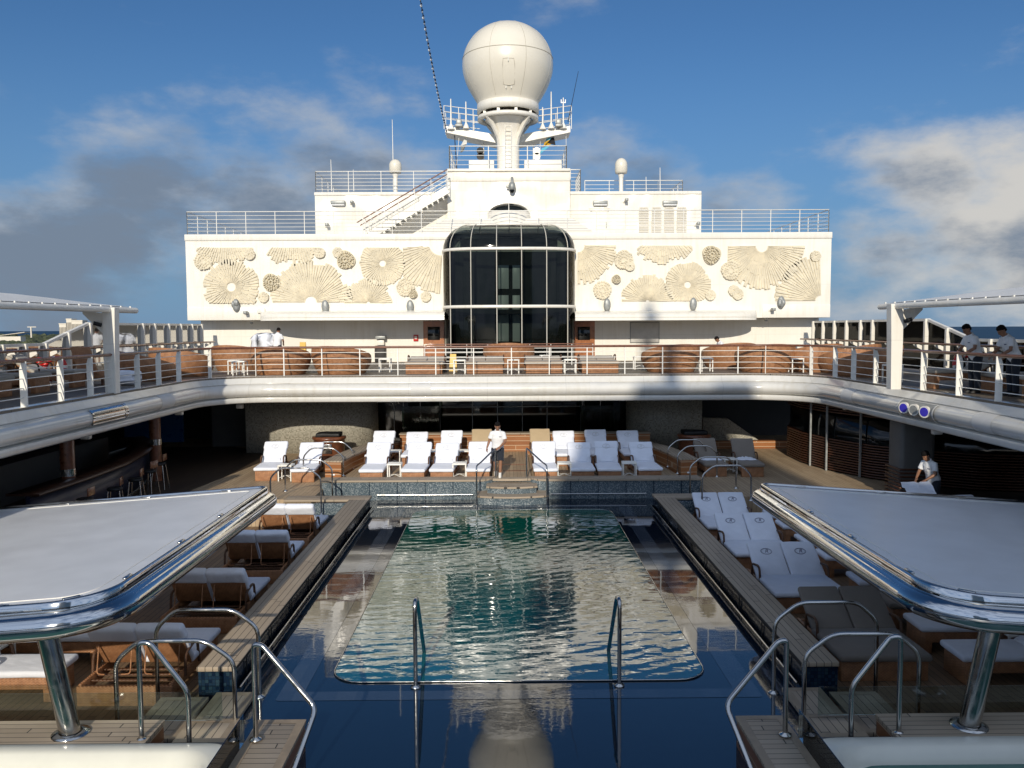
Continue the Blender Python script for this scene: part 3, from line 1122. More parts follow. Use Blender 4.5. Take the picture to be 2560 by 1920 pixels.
cctv(880, 508, YT, 'small camera beside the left strip light on the upper tier')
cctv(1562, 503, YT, 'small camera right of the door strip light on the upper tier')
cctv(818, 565, YT, 'small camera low on the upper tier left of the stair foot')
cctv(1740, 562, YT, 'small camera right of the louvres near the tier corner')
cctv(616, 783, YP, 'small camera under the leftmost round fan relief')
cctv(1926, 775, YP, 'small camera under the rightmost quarter fan relief')
for px, py, lab in ((629, 806, 'white dome camera hanging under the left end of the art wall'), (1915, 799, 'white dome camera hanging under the right end of the art wall')):
    x_, z_ = XZ(px, py, YP + 0.45)
    mb = MB()
    mb.tube([(x_, YP + 0.45, PZB), (x_, YP + 0.45, PZB - 0.10)], 0.09, 12)
    mb.cur = 1
    mb.ball((x_, YP + 0.45, PZB - 0.12), (0.075, 0.075, 0.085), 12, 6)
    o = mb.build('dome_camera', ['white', 'grey_fitting'])
    tag(o, lab, 'camera')
# big search camera on the centre block
x_, z_ = XZ(1280, 468, YC)
g = thing('search_camera', 'bulky grey pan camera mounted high on the centre block', 'camera', (x_, YC, z_))
mb = MB()
mb.tube([(x_, YC - 0.02, z_ + 0.45), (x_, YC - 0.25, z_ + 0.42), (x_, YC - 0.25, z_ + 0.1)], 0.06, 8)
mb.build('bracket', 'grey_fitting', g)
mb = MB()
mb.lathe([(0.02, 0.2), (0.13, 0.18), (0.17, 0.05), (0.17, -0.12), (0.12, -0.2)], (x_, YC - 0.25, z_), 14)
mb.rbox((x_ - 0.2, YC - 0.25, z_ - 0.02), (0.16, 0.1, 0.1), 0.02)
mb.build('housing', 'grey_fitting', g)
mb = MB()
mb.ball((x_, YC - 0.27, z_ - 0.2), 0.13, 12, 8)
mb.build('lens', 'black_gloss', g)
SHELL = ((592, 764, 'scaly grey shell-shaped floodlight under the big round relief at far left', 1), (814, 766, 'grey shell floodlight under the largest half fan relief', 0), (1026, 766, 'grey shell floodlight nearest the glass lift on its left', 0),
         (1517, 762, 'grey shell floodlight nearest the glass lift on its right', 0), (1732, 760, 'grey shell floodlight under the round fan right of the lift', 0), (1951, 756, 'scaly grey shell-shaped floodlight under the quarter fan at far right', 1))
for px, py, lab, rough_ in SHELL:
    x_, z_ = XZ(px, py, YP)
    g = thing('shell_floodlight', lab, 'light', (x_, YP, z_), 'floodlights under the reliefs')
    mb = MB()
    for k in range(5 if rough_ else 1):
        oy = 0.0 if k == 0 else rnd.uniform(-0.06, 0.02)
        ox, oz = (0, 0) if k == 0 else (rnd.uniform(-0.12, 0.12), rnd.uniform(-0.12, 0.18))
        s = 1.0 if k == 0 else 0.55
        mb.ball((x_ + ox, YP - 0.13 + oy, z_ + oz), (0.17 * s, 0.085, 0.30 * s), 12, 8)
    mb.build('shell', 'grey_fitting', g)
    mb = MB()
    mb.tube([(x_, YP, z_ - 0.1), (x_, YP - 0.1, z_ - 0.1)], 0.05, 8)
    mb.build('bracket', 'grey_fitting', g)
wall_box('switch_box', 'pale square junction box on the art wall beside the left floodlight', 'box', 645, 664, 770, 783, YP, 0.14, 'white')
g = thing('fire_call_point', 'red and white fire call point on the wall left of the lift door', 'alarm', (XZ(1040, 845, YR)[0], YR, XZ(1040, 845, YR)[1]))
for nm, a, c_, p0, p1, d_, mt in (('case', 1034, 1046, 837, 853, 0.08, 'red'), ('face', 1036.5, 1043.5, 840, 848, 0.095, 'white')):
    o = wall_box(nm, None, None, a, c_, p0, p1, YR, d_, mt)
    o.parent = g
    for v in o.data.vertices:
        v.co -= g.location
g = thing('notice_stand', 'grey box stand with a white panel against the recessed wall', 'stand', (XZ(953, 870, YR)[0], YR - 0.3, ZUP))
for nm, a, c_, p0, p1, d_, mt in (('hood', 941, 966, 839, 848, 0.40, 'grey_fitting'), ('panel', 944, 962, 849, 863, 0.25, 'white'), ('post', 939, 965, 864, 905, 0.35, 'dark_wall')):
    o = wall_box(nm, None, None, a, c_, p0, p1, YR - 0.02, d_, mt)
    o.parent = g
    for v in o.data.vertices:
        v.co -= g.location
M['poster'] = plain('grey_poster', (0.55, 0.53, 0.49), 0.35)
g = thing('poster_case', 'flat glazed grey poster case on the shaded wall right of the lift', 'poster case', (XZ(1611, 830, YR)[0], YR, XZ(1611, 830, YR)[1]))
for nm, a, c_, p0, p1, d_, mt in (('frame', 1575, 1648, 805, 857, 0.05, 'grey_fitting'), ('pane', 1577, 1646, 807, 855, 0.065, 'poster')):
    o = wall_box(nm, None, None, a, c_, p0, p1, YR, d_, mt, r=0.008)
    o.parent = g
    for v in o.data.vertices:
        v.co -= g.location

# ------------------------------------------------------------------ railings on the house
def straight_rail(name, label, pts, h, bars, gap, parent=None, post_r=0.02, top_r=0.024, mat='white_rail', top_mat=None):
    pts = [Vector(p) for p in pts]
    g = parent if parent is not None else thing(name, label, 'railing', pts[0])
    up = Vector((0, 0, 1))
    mb = MB()
    mb.tube([p + up * h for p in pts], top_r, 8)
    mb.build('top_rail', top_mat or mat, g)
    for i in range(bars):
        mb = MB()
        mb.tube([p + up * (h * (i + 1) / (bars + 1)) for p in pts], top_r * 0.55, 6)
        mb.build('rail_bar', mat, g)
    for a, b in zip(pts, pts[1:]):
        ln = (b - a).length
        k = max(1, round(ln / gap))
        for i in range(k + 1):
            p = a.lerp(b, i / k)
            mb = MB()
            mb.tube([p, p + up * h], post_r, 6)
            mb.build('post', mat, g)
    return g


xl, zr = XZ(469, 592, YP + 0.15)
xr, _ = XZ(2071, 587, YP + 0.15)
zr = PZT + 0.19
straight_rail('roof_railing', 'long white railing along the top of the cream art wall', [(xl, 50, zr), (xl, YP + 0.15, zr), (xr, YP + 0.15, zr), (xr, 50, zr)], 1.07, 5, 1.37)
a, _ = XZ(790, 485, YT + 0.2)
c, _ = XZ(1116, 485, YT + 0.2)
straight_rail('roof_railing', 'white railing on the upper tier roof left of the centre block', [(a, 49, ZTIER), (a, YT + 0.2, ZTIER), (c, YT + 0.2, ZTIER)], 1.05, 5, 1.5)
a, _ = XZ(1462, 485, 44.8)
c, _ = XZ(1706, 485, 44.8)
straight_rail('roof_railing', 'low-showing white railing on the upper tier roof behind the right dome antenna', [(a, 44.8, ZTIER), (c, 44.8, ZTIER), (c, 52, ZTIER)], 1.08, 4, 1.2)
a, _ = XZ(1426, 484, YT + 0.3)
c, _ = XZ(1451, 484, YT + 0.3)
straight_rail('roof_railing', 'short white corner railing tucked against the centre block right side', [(a, YT + 0.3, ZTIER), (c, YT + 0.3, ZTIER), (c, YT + 3, ZTIER)], 1.12, 5, 0.55)
a, _ = XZ(1124, 425, YC + 0.15)
c, _ = XZ(1416, 425, YC + 0.15)
straight_rail('roof_railing', 'white railing round the mast platform on top of the centre block', [(a, 48, ZBLK), (a, YC + 0.15, ZBLK), (c, YC + 0.15, ZBLK), (c, 48, ZBLK)], 1.12, 4, 1.95, post_r=0.028)
for x0, x1, lab in ((1172, 1235, 'white locker box behind the platform railing left of the mast'), (1311, 1404, 'wide white locker box behind the platform railing right of the mast')):
    mb = MB()
    a, zt = XZ(x0, 400, YC + 0.5)
    c, _ = XZ(x1, 400, YC + 0.5)
    mb.rbox(((a + c) / 2, YC + 0.8, (zt + ZBLK) / 2), (c - a, 0.6, zt - ZBLK), 0.02)
    tag(mb.build('deck_locker', 'white'), lab, 'locker')

# outside stair
st = thing('outside_stair', 'steep white outside stair with brown handrails climbing left of the centre block', 'stair', (XZ(900, 592, 40.3)[0], 40.3, PZT + 0.2))
ys0, ys1 = 40.15, 41.1
pA = Vector((XZ(915, 594, ys0)[0], 0, XZ(915, 594, ys0)[1]))
pB = Vector((XZ(1119, 474, ys0)[0], 0, XZ(1119, 474, ys0)[1]))
sd = (pB - pA)
for yy in (ys0, ys1):
    mb = MB()
    nrm = Vector((-sd.z, 0, sd.x)).normalized() * 0.17
    mb.prism_y([((pA - nrm).x, (pA - nrm).z), ((pB - nrm).x, (pB - nrm).z), ((pB + nrm).x, (pB + nrm).z), ((pA + nrm).x, (pA + nrm).z)], yy - 0.02, yy + 0.02)
    mb.build('stringer', 'white', st)
for i in range(15):
    p = pA + sd * ((i + 0.5) / 15)
    mb = MB()
    mb.box((p.x, (ys0 + ys1) / 2, p.z - 0.13), (0.24, ys1 - ys0 - 0.05, 0.035))
    mb.build('tread', 'grey_fitting', st)
for yy, hh, mt in ((ys0 - 0.03, 0.95, 'mahogany'), (ys1 + 0.03, 0.95, 'mahogany')):
    o_ = Vector((0, yy, 0))
    ext = sd.normalized() * 0.5
    mb = MB()
    mb.tube([pA - ext + o_ + Vector((0, 0, hh)), pB + o_ + Vector((0, 0, hh))], 0.028, 8)
    mb.build('handrail', mt, st)
    for k in (0.3, 0.5, 0.7):
        mb = MB()
        mb.tube([pA + o_ + Vector((0, 0, hh * k)), pB + o_ + Vector((0, 0, hh * k))], 0.013, 6)
        mb.build('rail_bar', 'white_rail', st)
    for k in range(6):
        p = pA + sd * (k / 5.0) + o_
        mb = MB()
        mb.tube([p, p + Vector((0, 0, hh))], 0.018, 6)
        mb.build('post', 'white_rail', st)

# ------------------------------------------------------------------ glass lift tower
TW0, _ = XZ(1109, 800, 38.9)
TW1, _ = XZ(1437, 800, 38.9)
tcx, tha = (TW0 + TW1) / 2, (TW1 - TW0) / 2
TYB, TDEP = 39.25, 1.95
lift = thing('lift_tower', 'bow-fronted smoked glass lift tower with a rounded top in the middle of the deckhouse', 'lift tower', (tcx, TYB, ZUP))
def tz(py):
    return XZ(1273, py, TYB - TDEP)[1]


Z_TOP, Z_B1T, Z_B1B, Z_B2T, Z_B2B = tz(553), tz(617), tz(625), tz(762), tz(770)


def plan(k, n=48, grow=0.0):
    """superellipse bow, moved in by k along its normals towards the crown"""
    raw = []
    for i in range(n + 1):
        t = PI * i / n
        e = 2 / 3.2
        raw.append((tcx - math.copysign(abs(math.cos(t)) ** e, math.cos(t)) * tha, TYB - abs(math.sin(t)) ** e * TDEP))
    k -= grow
    out = []
    for i, (x, y) in enumerate(raw):
        if i in (0, n):
            out.append((x + (k if i == 0 else -k), y))
            continue
        a, b = raw[i - 1], raw[i + 1]
        tx, ty = b[0] - a[0], b[1] - a[1]
        l_ = math.hypot(tx, ty)
        px_, py_ = x - ty / l_ * k, y + tx / l_ * k
        out.append((min(max(px_, raw[0][0] + k), raw[-1][0] - k), min(py_, TYB)))
    return out


rc = 1.25
prof = [(0.0, ZUP)] + [(0.0, Z_B1B)]
mb = MB()
mb.loft([[Vector((x, y, z)) for x, y in plan(k)] for k, z in prof], False, True, False)
mb.build('lower_glazing', 'dark_glass', lift)
dome = [(rc * (1 - math.cos(a)), Z_B1T + (Z_TOP - Z_B1T) * math.sin(a)) for a in (PI / 2 * i / 8 for i in range(9))]
mb = MB()
mb.loft([[Vector((x, y, z)) for x, y in plan(k)] for k, z in dome], False, True, False)
mb.build('crown_glazing', 'dark_glass', lift)
mb = MB()
pl = plan(rc)
mb.prism([(x, y) for x, y in pl], Z_TOP - 0.03, Z_TOP + 0.05)
mb.build('crown_cap', 'white', lift)
for z0, z1 in ((Z_B1B, Z_B1T), (Z_B2B, Z_B2T)):
    mb = MB()
    lv = [(0.0, z0), (0.05, z0 + 0.01), (0.06, (z0 + z1) / 2), (0.05, z1 - 0.01), (0.0, z1)]
    mb.loft([[Vector((x, y, z)) for x, y in plan(0, 48, g_)] for g_, z in lv], False, True, False)
    mb.build('ring_beam', 'gloss_white', lift)


M['mullion_cream'] = white_paint('cream_mullion', (0.55, 0.52, 0.45))


def plan_at(px, k=0.0):
    """the point of the bow seen under a photo column"""
    best = None
    X = None
    pts = plan(k, 240)
    for x, y in pts:
        q = 1263 + x / y * FPX
        if best is None or abs(q - px) < best:
            best, X = abs(q - px), (x, y)
    return X


for px in (1127, 1178.6, 1240.8, 1304, 1367, 1418.7):
    x, y = plan_at(px)
    fr = (x - tcx) / tha
    mb = MB()
    mb.tube([(x, y - 0.02, ZUP), (x, y - 0.02, Z_B1B)], 0.024, 6)
    # over the crown
    e = []
    idx = min(range(241), key=lambda i: abs(plan(0, 240)[i][0] - x) + abs(plan(0, 240)[i][1] - y))
    for k, z in dome:
        q = plan(k, 240)[idx]
        e.append((q[0], q[1] - 0.012, z + 0.01))
    mb.tube(e, 0.020, 6)
    mb.build('mullion', 'mullion_cream', lift)
# what shows dimly inside
mb = MB()
mb.box((tcx, YP - 0.08, (ZUP + Z_B1T) / 2), (tha * 2 - 0.2, 0.06, Z_B1T - ZUP - 0.1))
mb.box((tcx, YP - 0.08, (Z_B1T + Z_TOP) / 2 - 0.25), (tha * 2 - 1.6, 0.058, Z_TOP - Z_B1T - 0.6))
mb.build('shaft_wall', 'black', lift)
for x0, x1, p0, p1 in ((1245, 1272, 663, 722), (1281, 1300, 663, 722), (1245, 1272, 738, 854), (1281, 1300, 738, 854)):
    mb = MB()
    a, zt = XZ(x0, p0, YP - 0.2)
    c, zb_ = XZ(x1, p1, YP - 0.2)
    mb.rbox(((a + c) / 2, YP - 0.15, (zt + zb_) / 2), (c - a, 0.05, zt - zb_), 0.01)
    mb.build('lift_door', 'canopy_white', lift)
for px in (1155, 1398):
    x, y = plan_at(px)
    mb = MB()
    mb.box((tcx + (x - tcx) * 0.86, TYB - 0.55, (ZUP + Z_B1B) / 2), (0.5, 0.4, Z_B1B - ZUP))
    mb.build('shaft_column', 'dark_wall', lift)
mb = MB()
mb.box((tcx, TYB - 0.5, Z_B2B - 0.15), (tha * 1.8, 0.9, 0.22))
mb.build('landing', 'black', lift)
mb = MB()
q = plan(0.02)
mb.prism(q, ZUP - 0.003, ZUP + 0.06)
mb.build('plinth', 'black', lift)
# skylight drum over it
sx, szb = XZ(1272, 552, 40.2)
szt = XZ(1272, 530, 40.2)[1]
szc = XZ(1272, 506, 40.2)[1]
srad = (XZ(1326, 540, 40.2)[0] - XZ(1218, 540, 40.2)[0]) / 2
sk = thing('skylight', 'small domed skylight on a white drum over the lift tower', 'skylight', (sx, 40.6, szb))
mb = MB()
mb.lathe([(srad, szb - 0.5), (srad, szt), (srad * 0.9, szt + 0.015)], (sx, 40.6, 0), 40)
mb.build('drum', 'white', sk)
mb = MB()
mb.lathe([(srad * 0.94 * math.cos(t), szt + (szc - szt) * math.sin(t)) for t in (PI / 2 * i / 8 * 0.995 for i in range(9))], (sx, 40.6, 0), 40)
mb.build('dome_glass', 'dark_glass', sk)
for a in range(4):
    t_ = -PI / 2 + a * PI / 2
    mb = MB()
    mb.tube([(sx + srad * 0.945 * math.cos(t) * math.cos(t_), 40.6 + srad * 0.945 * math.cos(t) * math.sin(t_), szt + (szc - szt) * 1.01 * math.sin(t)) for t in (PI / 2 * i / 8 for i in range(9))], 0.02, 6)
    mb.build('glazing_bar', 'white', sk)

# ------------------------------------------------------------------ the fan and roundel reliefs
def fan(label, cx, cz, r0, r1, a0, a1, nw, seed, clip=None, jag=0.16, tiers=3, y=YP, px=True):
    """photo pixels for centre and radii; angles in degrees, anticlockwise from the right"""
    rn = random.Random(seed)
    S = XZ(cx + 1, cz, y)[0] - XZ(cx, cz, y)[0]
    X0, Z0 = XZ(cx, cz, y)
    r0, r1 = r0 * S, r1 * S
    lim = None
    if clip:
        l_, r_, t_, b_ = clip
        lim = [XZ(l_, cz, y)[0] if l_ else -1e9, XZ(r_, cz, y)[0] if r_ else 1e9, XZ(cx, t_, y)[1] if t_ else 1e9, XZ(cx, b_, y)[1] if b_ else -1e9]

    def rmax(a, r):
        if not lim:
            return r
        ca, sa = math.cos(a), math.sin(a)
        for v, o, hi in ((ca, X0, lim[1]), (sa, Z0, lim[2])):
            if v > 1e-6:
                r = min(r, (hi - o) / v)
        for v, o, lo in ((ca, X0, lim[0]), (sa, Z0, lim[3])):
            if v < -1e-6:
                r = min(r, (lo - o) / v)
        return r

    def rmin(a, r):
        """start of the spoke where the centre lies outside the clip"""
        if not lim:
            return r
        ca, sa = math.cos(a), math.sin(a)
        if Z0 > lim[2] and sa < -1e-6:
            r = max(r, (lim[2] - Z0) / sa)
        return r

    mb = MB()
    A0, A1 = R(a0), R(a1)
    env = [1 - jag * rn.random() * (0.3 + 0.7 * (0.5 + 0.5 * math.sin(i * 0.55 + seed))) for i in range(nw)]
    for i in range(nw):
        ta, tb = A0 + (A1 - A0) * i / nw, A0 + (A1 - A0) * (i + 1) / nw
        ro = r1 * env[i]
        pa, pb = rmax(ta, ro), rmax(tb, ro)
        qa, qb = rmin(ta, r0), rmin(tb, r0)
        if pa - qa < 0.03 or pb - qb < 0.03:
            continue

        def P(a, r, yy):
            return Vector((X0 + r * math.cos(a), yy, Z0 + r * math.sin(a)))

        def slab(t0, t1, s0, s1, e0, e1, h0, h1):
            """wedge from r s to r e between angles t0,t1, front at h"""
            vs = [P(t0, s0, y - h0), P(t0, e0, y - h1), P(t1, e1, y - h1), P(t1, s1, y - h0),
                  P(t0, s0, y + 0.01), P(t0, e0, y + 0.01), P(t1, e1, y + 0.01), P(t1, s1, y + 0.01)]
            mb.add(vs, [(0, 1, 2, 3), (0, 4, 5, 1), (1, 5, 6, 2), (2, 6, 7, 3), (3, 7, 4, 0)], False)

        slab(ta, tb, qa, qb, pa, pb, 0.045, 0.045)
        # raised leaves: staggered lengths, half the wedge wide
        m = (tb - ta)
        cuts = [0.0]
        for k in range(tiers):
            cuts.append(min(1.0, (k + 1) / tiers + rn.uniform(-0.10, 0.10)))
        cuts[-1] = 1.0
        for k in range(tiers):
            u0, u1 = cuts[k] + (0.0 if k else 0.02), cuts[k + 1] - 0.015
            if u1 - u0 < 0.03:
                continue
            t0, t1 = ta + m * 0.08, ta + m * rn.uniform(0.56, 0.68)
            h = 0.062 + 0.018 * ((i + k) % 2) + rn.uniform(0, 0.014) + 0.008 * k
            slab(t0, t1, qa + (pa - qa) * u0, qb + (pb - qb) * u0, qa + (pa - qa) * u1, qb + (pb - qb) * u1, h * 0.85, h)
    o = mb.build('fan_relief', 'relief')
    return tag(o, label, 'wall relief', 'cream fan reliefs on the deckhouse wall')


def roundel(label, cx, cz, r, seed, dark=False):
    rn = random.Random(seed)
    S = XZ(cx + 1, cz, YP)[0] - XZ(cx, cz, YP)[0]
    X0, Z0 = XZ(cx, cz, YP)
    r *= S
    mb = MB()
    n = 28
    ph = rn.random() * 6
    rim = [r * (0.93 + 0.06 * math.sin(3 * t + ph) + 0.03 * rn.random()) for t in (2 * PI * i / n for i in range(n))]
    mb.prism_y([(X0 + q * math.cos(2 * PI * i / n), Z0 + q * math.sin(2 * PI * i / n)) for i, q in enumerate(rim)], YP - 0.10, YP + 0.01)
    rings = 4 if r > 1.0 else 3
    for k in range(rings):
        m = int(10 + 7 * k * (1.6 if r > 1 else 1))
        for i in range(m):
            a = 2 * PI * (i + rn.random() * 0.6) / m
            s0, s1 = r * (0.12 + 0.82 * k / rings), r * (0.12 + 0.82 * (k + rn.uniform(0.6, 0.95)) / rings)
            if dark:
                mb.rbox((X0 + (s0 + s1) / 2 * math.cos(a), YP - 0.115, Z0 + (s0 + s1) / 2 * math.sin(a)), (s1 - s0, 0.12 + 0.10 * rn.random(), 0.06), 0.012, 1, Matrix.Rotation(-a, 3, 'Y'), smooth=False)
            else:
                mb.rbox((X0 + s1 * math.cos(a), YP - 0.10, Z0 + s1 * math.sin(a)), (0.08, 0.05 + 0.06 * rn.random(), 0.07), 0.01, 1, Matrix.Rotation(-a, 3, 'Y'), smooth=False)
    o = mb.build('roundel_relief', 'relief_dark' if dark else 'relief')
    return tag(o, label, 'wall relief', 'small round reliefs on the deckhouse wall')


def z3(x, y):
    return 440 + x * 0.28933, 400 + y * 0.28933


def z4(x, y):
    return 1060 + x * 0.28933, 400 + y * 0.28933


def z5(x, y):
    return 1600 + x * 0.28933, 400 + y * 0.28933


K = 0.28933
TOPC = 619
fan('downward fan cut flat along the top at the far left of the wall', *z3(420, 560), 20, 355 * K, 195, 345, 36, 1, (z3(178, 0)[0], z3(662, 0)[0], TOPC, None))
fan('big full round fan with a hole, lowest at the far left of the wall', *z3(478, 1097), 38 * K, 250 * K, -180, 180, 52, 2, (None, None, None, z3(0, 1240)[1]))
fan('downward fan cut flat along the top, above the largest half fan', *z3(1000, 500), 20, 420 * K, 195, 345, 42, 3, (z3(765, 0)[0], z3(1252, 0)[0], TOPC, None), 0.22)
fan('largest upward half fan standing on the wall bottom line left of the lift', *z3(1165, 1228), 50 * K, 368 * K, 0, 180, 40, 4, (None, None, None, z3(0, 1238)[1]))
fan('small upward half fan right of the largest half fan', *z3(1662, 1234), 13 * K, 215 * K, 0, 180, 30, 5, (None, None, None, z3(0, 1238)[1]))
fan('full round fan with a small hole, clipped along the top left of the lift', *z3(1785, 893), 28 * K, 202 * K, -180, 180, 50, 6, (None, None, TOPC, None), 0.10)
fan('tall quarter fan spreading down leftwards beside the glass lift', *z3(2290, 720), 30, 440 * K, 182, 272, 20, 7, (z3(1960, 0)[0], 1104, 617, None), 0.08)
fan('quarter fan spreading down rightwards beside the glass lift', *z4(1328, 738), 58 * K, 345 * K, 270, 360, 21, 8, (1443, None, 615, None), 0.16)
fan('small downward fan cut flat along the top right of the lift', *z4(2070, 560), 20, 345 * K, 195, 345, 34, 9, (z4(1840, 0)[0], z5(455, 0)[0], 614, None), 0.18)
fan('small upward half fan right of the lift beside the round fan', *z5(65, 1220), 13 * K, 238 * K, 0, 180, 32, 10, (None, None, None, 753), 0.2)
fan('full round fan with a hole right of the lift', *z5(410, 1078), 28 * K, 205 * K, -180, 180, 50, 11, (None, None, None, 752.5), 0.16)
fan('largest downward half fan cut flat along the top right of the lift', *z5(1052, 742), 52 * K, 380 * K, 180, 360, 44, 12, (z5(758, 0)[0], None, 613, None), 0.13)
fan('quarter fan spreading up leftwards at the far right of the wall', *z5(1560, 1215), 45 * K, 405 * K, 92, 180, 20, 13, (None, z5(1592, 0)[0], None, 751), 0.10)
RND = [(z3(240, 875), 80, 0, 'large pale roundel overlapping the fan at the far top left'), (z3(640, 820), 45, 0, 'small roundel at the right tip of the far left fan'),
       (z3(1245, 805), 44, 0, 'small pale roundel at the right tip of the second top fan'), (z3(1400, 800), 42, 0, 'small pale roundel touching the ochre ridged roundel'),
       (z3(1470, 865), 84, 1, 'ochre ridged roundel high up between two fans left of the lift'), (z3(828, 1058), 80, 1, 'ochre ridged roundel left of the largest half fan'),
       (z3(760, 1186), 43, 0, 'small smooth roundel low between the round fan and the largest half fan'), (z3(1985, 1100), 80, 0, 'larger of the joined roundels under the left quarter fan'),
       (z3(2050, 1158), 40, 1, 'small ochre roundel joined to a larger one under the left quarter fan'), (z3(2160, 1180), 43, 0, 'small roundel nearest the lift on its left'),
       (z4(1725, 862), 84, 0, 'large pale roundel at the tip of the right quarter fan'), (z4(1776, 918), 40, 0, 'small roundel hanging off the large one right of the lift'),
       (z4(1540, 1125), 80, 0, 'large pale roundel under the quarter fan right of the lift'), (z4(1660, 1030), 42, 1, 'small ochre roundel above the pale one right of the lift'),
       (z5(605, 1168), 43, 0, 'small roundel at the lower right of the right round fan'), (z5(615, 820), 84, 1, 'ochre ridged roundel left of the largest right half fan'),
       (z5(780, 955), 84, 0, 'large roundel overlapping the left foot of the largest right half fan'), (z5(1510, 832), 44, 0, 'small roundel alone at the far top right'),
       (z5(805, 1128), 44, 0, 'upper left of two joined small roundels at lower right'), (z5(842, 1160), 46, 0, 'lower right of two joined small roundels at lower right')]
for i, ((cx, cz), r_, dk, lab) in enumerate(RND):
    roundel(lab, cx, cz, r_ * K, 40 + i, bool(dk))
# ------------------------------------------------------------------ mast, radome, yard
YM = 44.0
mx = XZ(1270, 300, YM)[0]
PXM = XZ(1271, 300, YM)[0] - XZ(1270, 300, YM)[0]


def mz(py):
    return XZ(1270, py, YM)[1]


mast = thing('mast', 'white flared mast column carrying the big radome above the deckhouse', 'mast', (mx, YM, ZBLK))
mb = MB()
flare = [(28, 470), (28, 400), (28, 368), (29, 350), (32, 335), (38, 321), (48, 309), (57, 302)]
# four-sided column that opens into a dish
rings = []
for r, py in flare:
    pts = []
    for i in range(24):
        t = 2 * PI * i / 24
        e = 2 / 3.0 if r < 45 else 2 / 2.2
        pts.append(Vector((mx + math.copysign(abs(math.cos(t)) ** e, math.cos(t)) * r * PXM, YM + math.copysign(abs(math.sin(t)) ** e, math.sin(t)) * r * PXM, mz(py))))
    rings.append(pts)
mb.loft(rings, True, True)
mb.build('column', 'white', mast)
for a in (R(45), R(135), R(-45), R(-135)):
    mb = MB()
    d = Vector((math.cos(a), math.sin(a), 0))
    p = [(24, 372), (33, 340), (52, 314), (74, 299), (74, 305), (56, 324), (38, 350), (27, 384)]
    s = Vector((-d.y, d.x, 0)) * 0.06
    o_ = Vector((mx, YM, 0))
    f_ = [o_ + d * (r * PXM) + Vector((0, 0, mz(py))) for r, py in p]
    mb.loft([[q + s for q in f_], [q - s for q in f_]], True, False)
    mb.build('gusset', 'white', mast)
mb = MB()
mb.lathe([(64 * PXM, mz(294)), (76 * PXM, mz(294)), (76 * PXM, mz(303)), (64 * PXM, mz(303)), (64 * PXM, mz(294))], (mx, YM, 0), 48)
mb.build('ring_frame', 'white', mast)
for i in range(10):
    a = 2 * PI * i / 10 - PI / 2 + 0.28
    mb = MB()
    mb.box((mx + 69 * PXM * math.cos(a), YM + 69 * PXM * math.sin(a), (mz(294) + mz(284)) / 2), (0.14, 0.14, mz(284) - mz(294) + 0.04))
    mb.build('stub', 'white', mast)
# ladder up the front
for dx in (-7.5, 7.5):
    mb = MB()
    mb.tube([(mx + dx * PXM, YM - 29 * PXM - 0.16, mz(425)), (mx + dx * PXM, YM - 29 * PXM - 0.16, mz(320))], 0.022, 6)
    mb.build('ladder_stile', 'white_rail', mast)
for i in range(11):
    z = mz(425) + (mz(320) - mz(425)) * (i + 0.5) / 11
    mb = MB()
    mb.tube([(mx - 7.5 * PXM, YM - 29 * PXM - 0.16, z), (mx + 7.5 * PXM, YM - 29 * PXM - 0.16, z)], 0.016, 6)
    mb.build('ladder_rung', 'white_rail', mast)

rad = thing('radome', 'huge cream bulb-shaped radome on top of the mast', 'radome', (mx, YM, mz(283)))
prof_px = [(70, 284), (75, 283), (75, 263), (77, 258), (86, 243), (97, 224), (106, 203), (111.5, 183), (113, 165), (111, 146), (105, 126), (95, 108), (82, 92), (65, 78), (46, 68), (24, 62), (1, 60.5)]
# smooth the profile
pp = []
for (r0_, p0_), (r1_, p1_) in zip(prof_px, prof_px[1:]):
    pp.append((r0_ * PXM, mz(p0_)))
pp.append((0.02, mz(60.5)))
rr = []
for i in range(len(pp) - 1):
    a, b = pp[i], pp[i + 1]
    if i < 3:
        rr.append(a)
        continue
    p_1, p2_ = pp[i - 1], pp[min(i + 2, len(pp) - 1)]
    for t in (0, 0.33, 0.67):
        rr.append(tuple(0.5 * (2 * a[k] + (b[k] - p_1[k]) * t + (2 * p_1[k] - 5 * a[k] + 4 * b[k] - p2_[k]) * t * t + (-p_1[k] + 3 * a[k] - 3 * b[k] + p2_[k]) * t ** 3) for k in (0, 1)))
rr.append(pp[-1])
mb = MB()
mb.lathe(rr, (mx, YM, 0), 72)
mb.build('shell', 'radome', rad)
mb = MB()
mb.lathe([(70 * PXM, mz(285)), (77 * PXM, mz(285)), (77 * PXM, mz(264)), (75 * PXM, mz(262.5))], (mx, YM, 0), 64)
mb.build('collar', 'white', rad)
M['seam'] = plain('seam_sealant', (0.50, 0.46, 0.37), 0.6)
def rad_at(z):
    best = min(range(len(rr)), key=lambda i: abs(rr[i][1] - z))
    return rr[best][0]


mb = MB()
r_ = rad_at(mz(150))
mb.tube([(mx + (r_ + 0.0) * math.cos(t), YM + (r_ + 0.0) * math.sin(t), mz(150)) for t in (2 * PI * i / 72 for i in range(72))], 0.016, 5, True)
mb.build('seam', 'seam', rad)
for k in range(8):
    t = -PI / 2 + R(22.5) + k * PI / 4
    mb = MB()
    mb.tube([(mx + (q - 0.006) * math.cos(t), YM + (q - 0.006) * math.sin(t), z) for q, z in rr[3:-1]], 0.014, 5)
    mb.build('seam', 'seam', rad)
def on_rad(px, py, out=0.0):
    z = mz(py)
    r_ = rad_at(z) + out
    dx = (px - 1270) * PXM * (YM - 2) / YM
    return Vector((mx + dx, YM - math.sqrt(max(r_ * r_ - dx * dx, 0.01)), z))


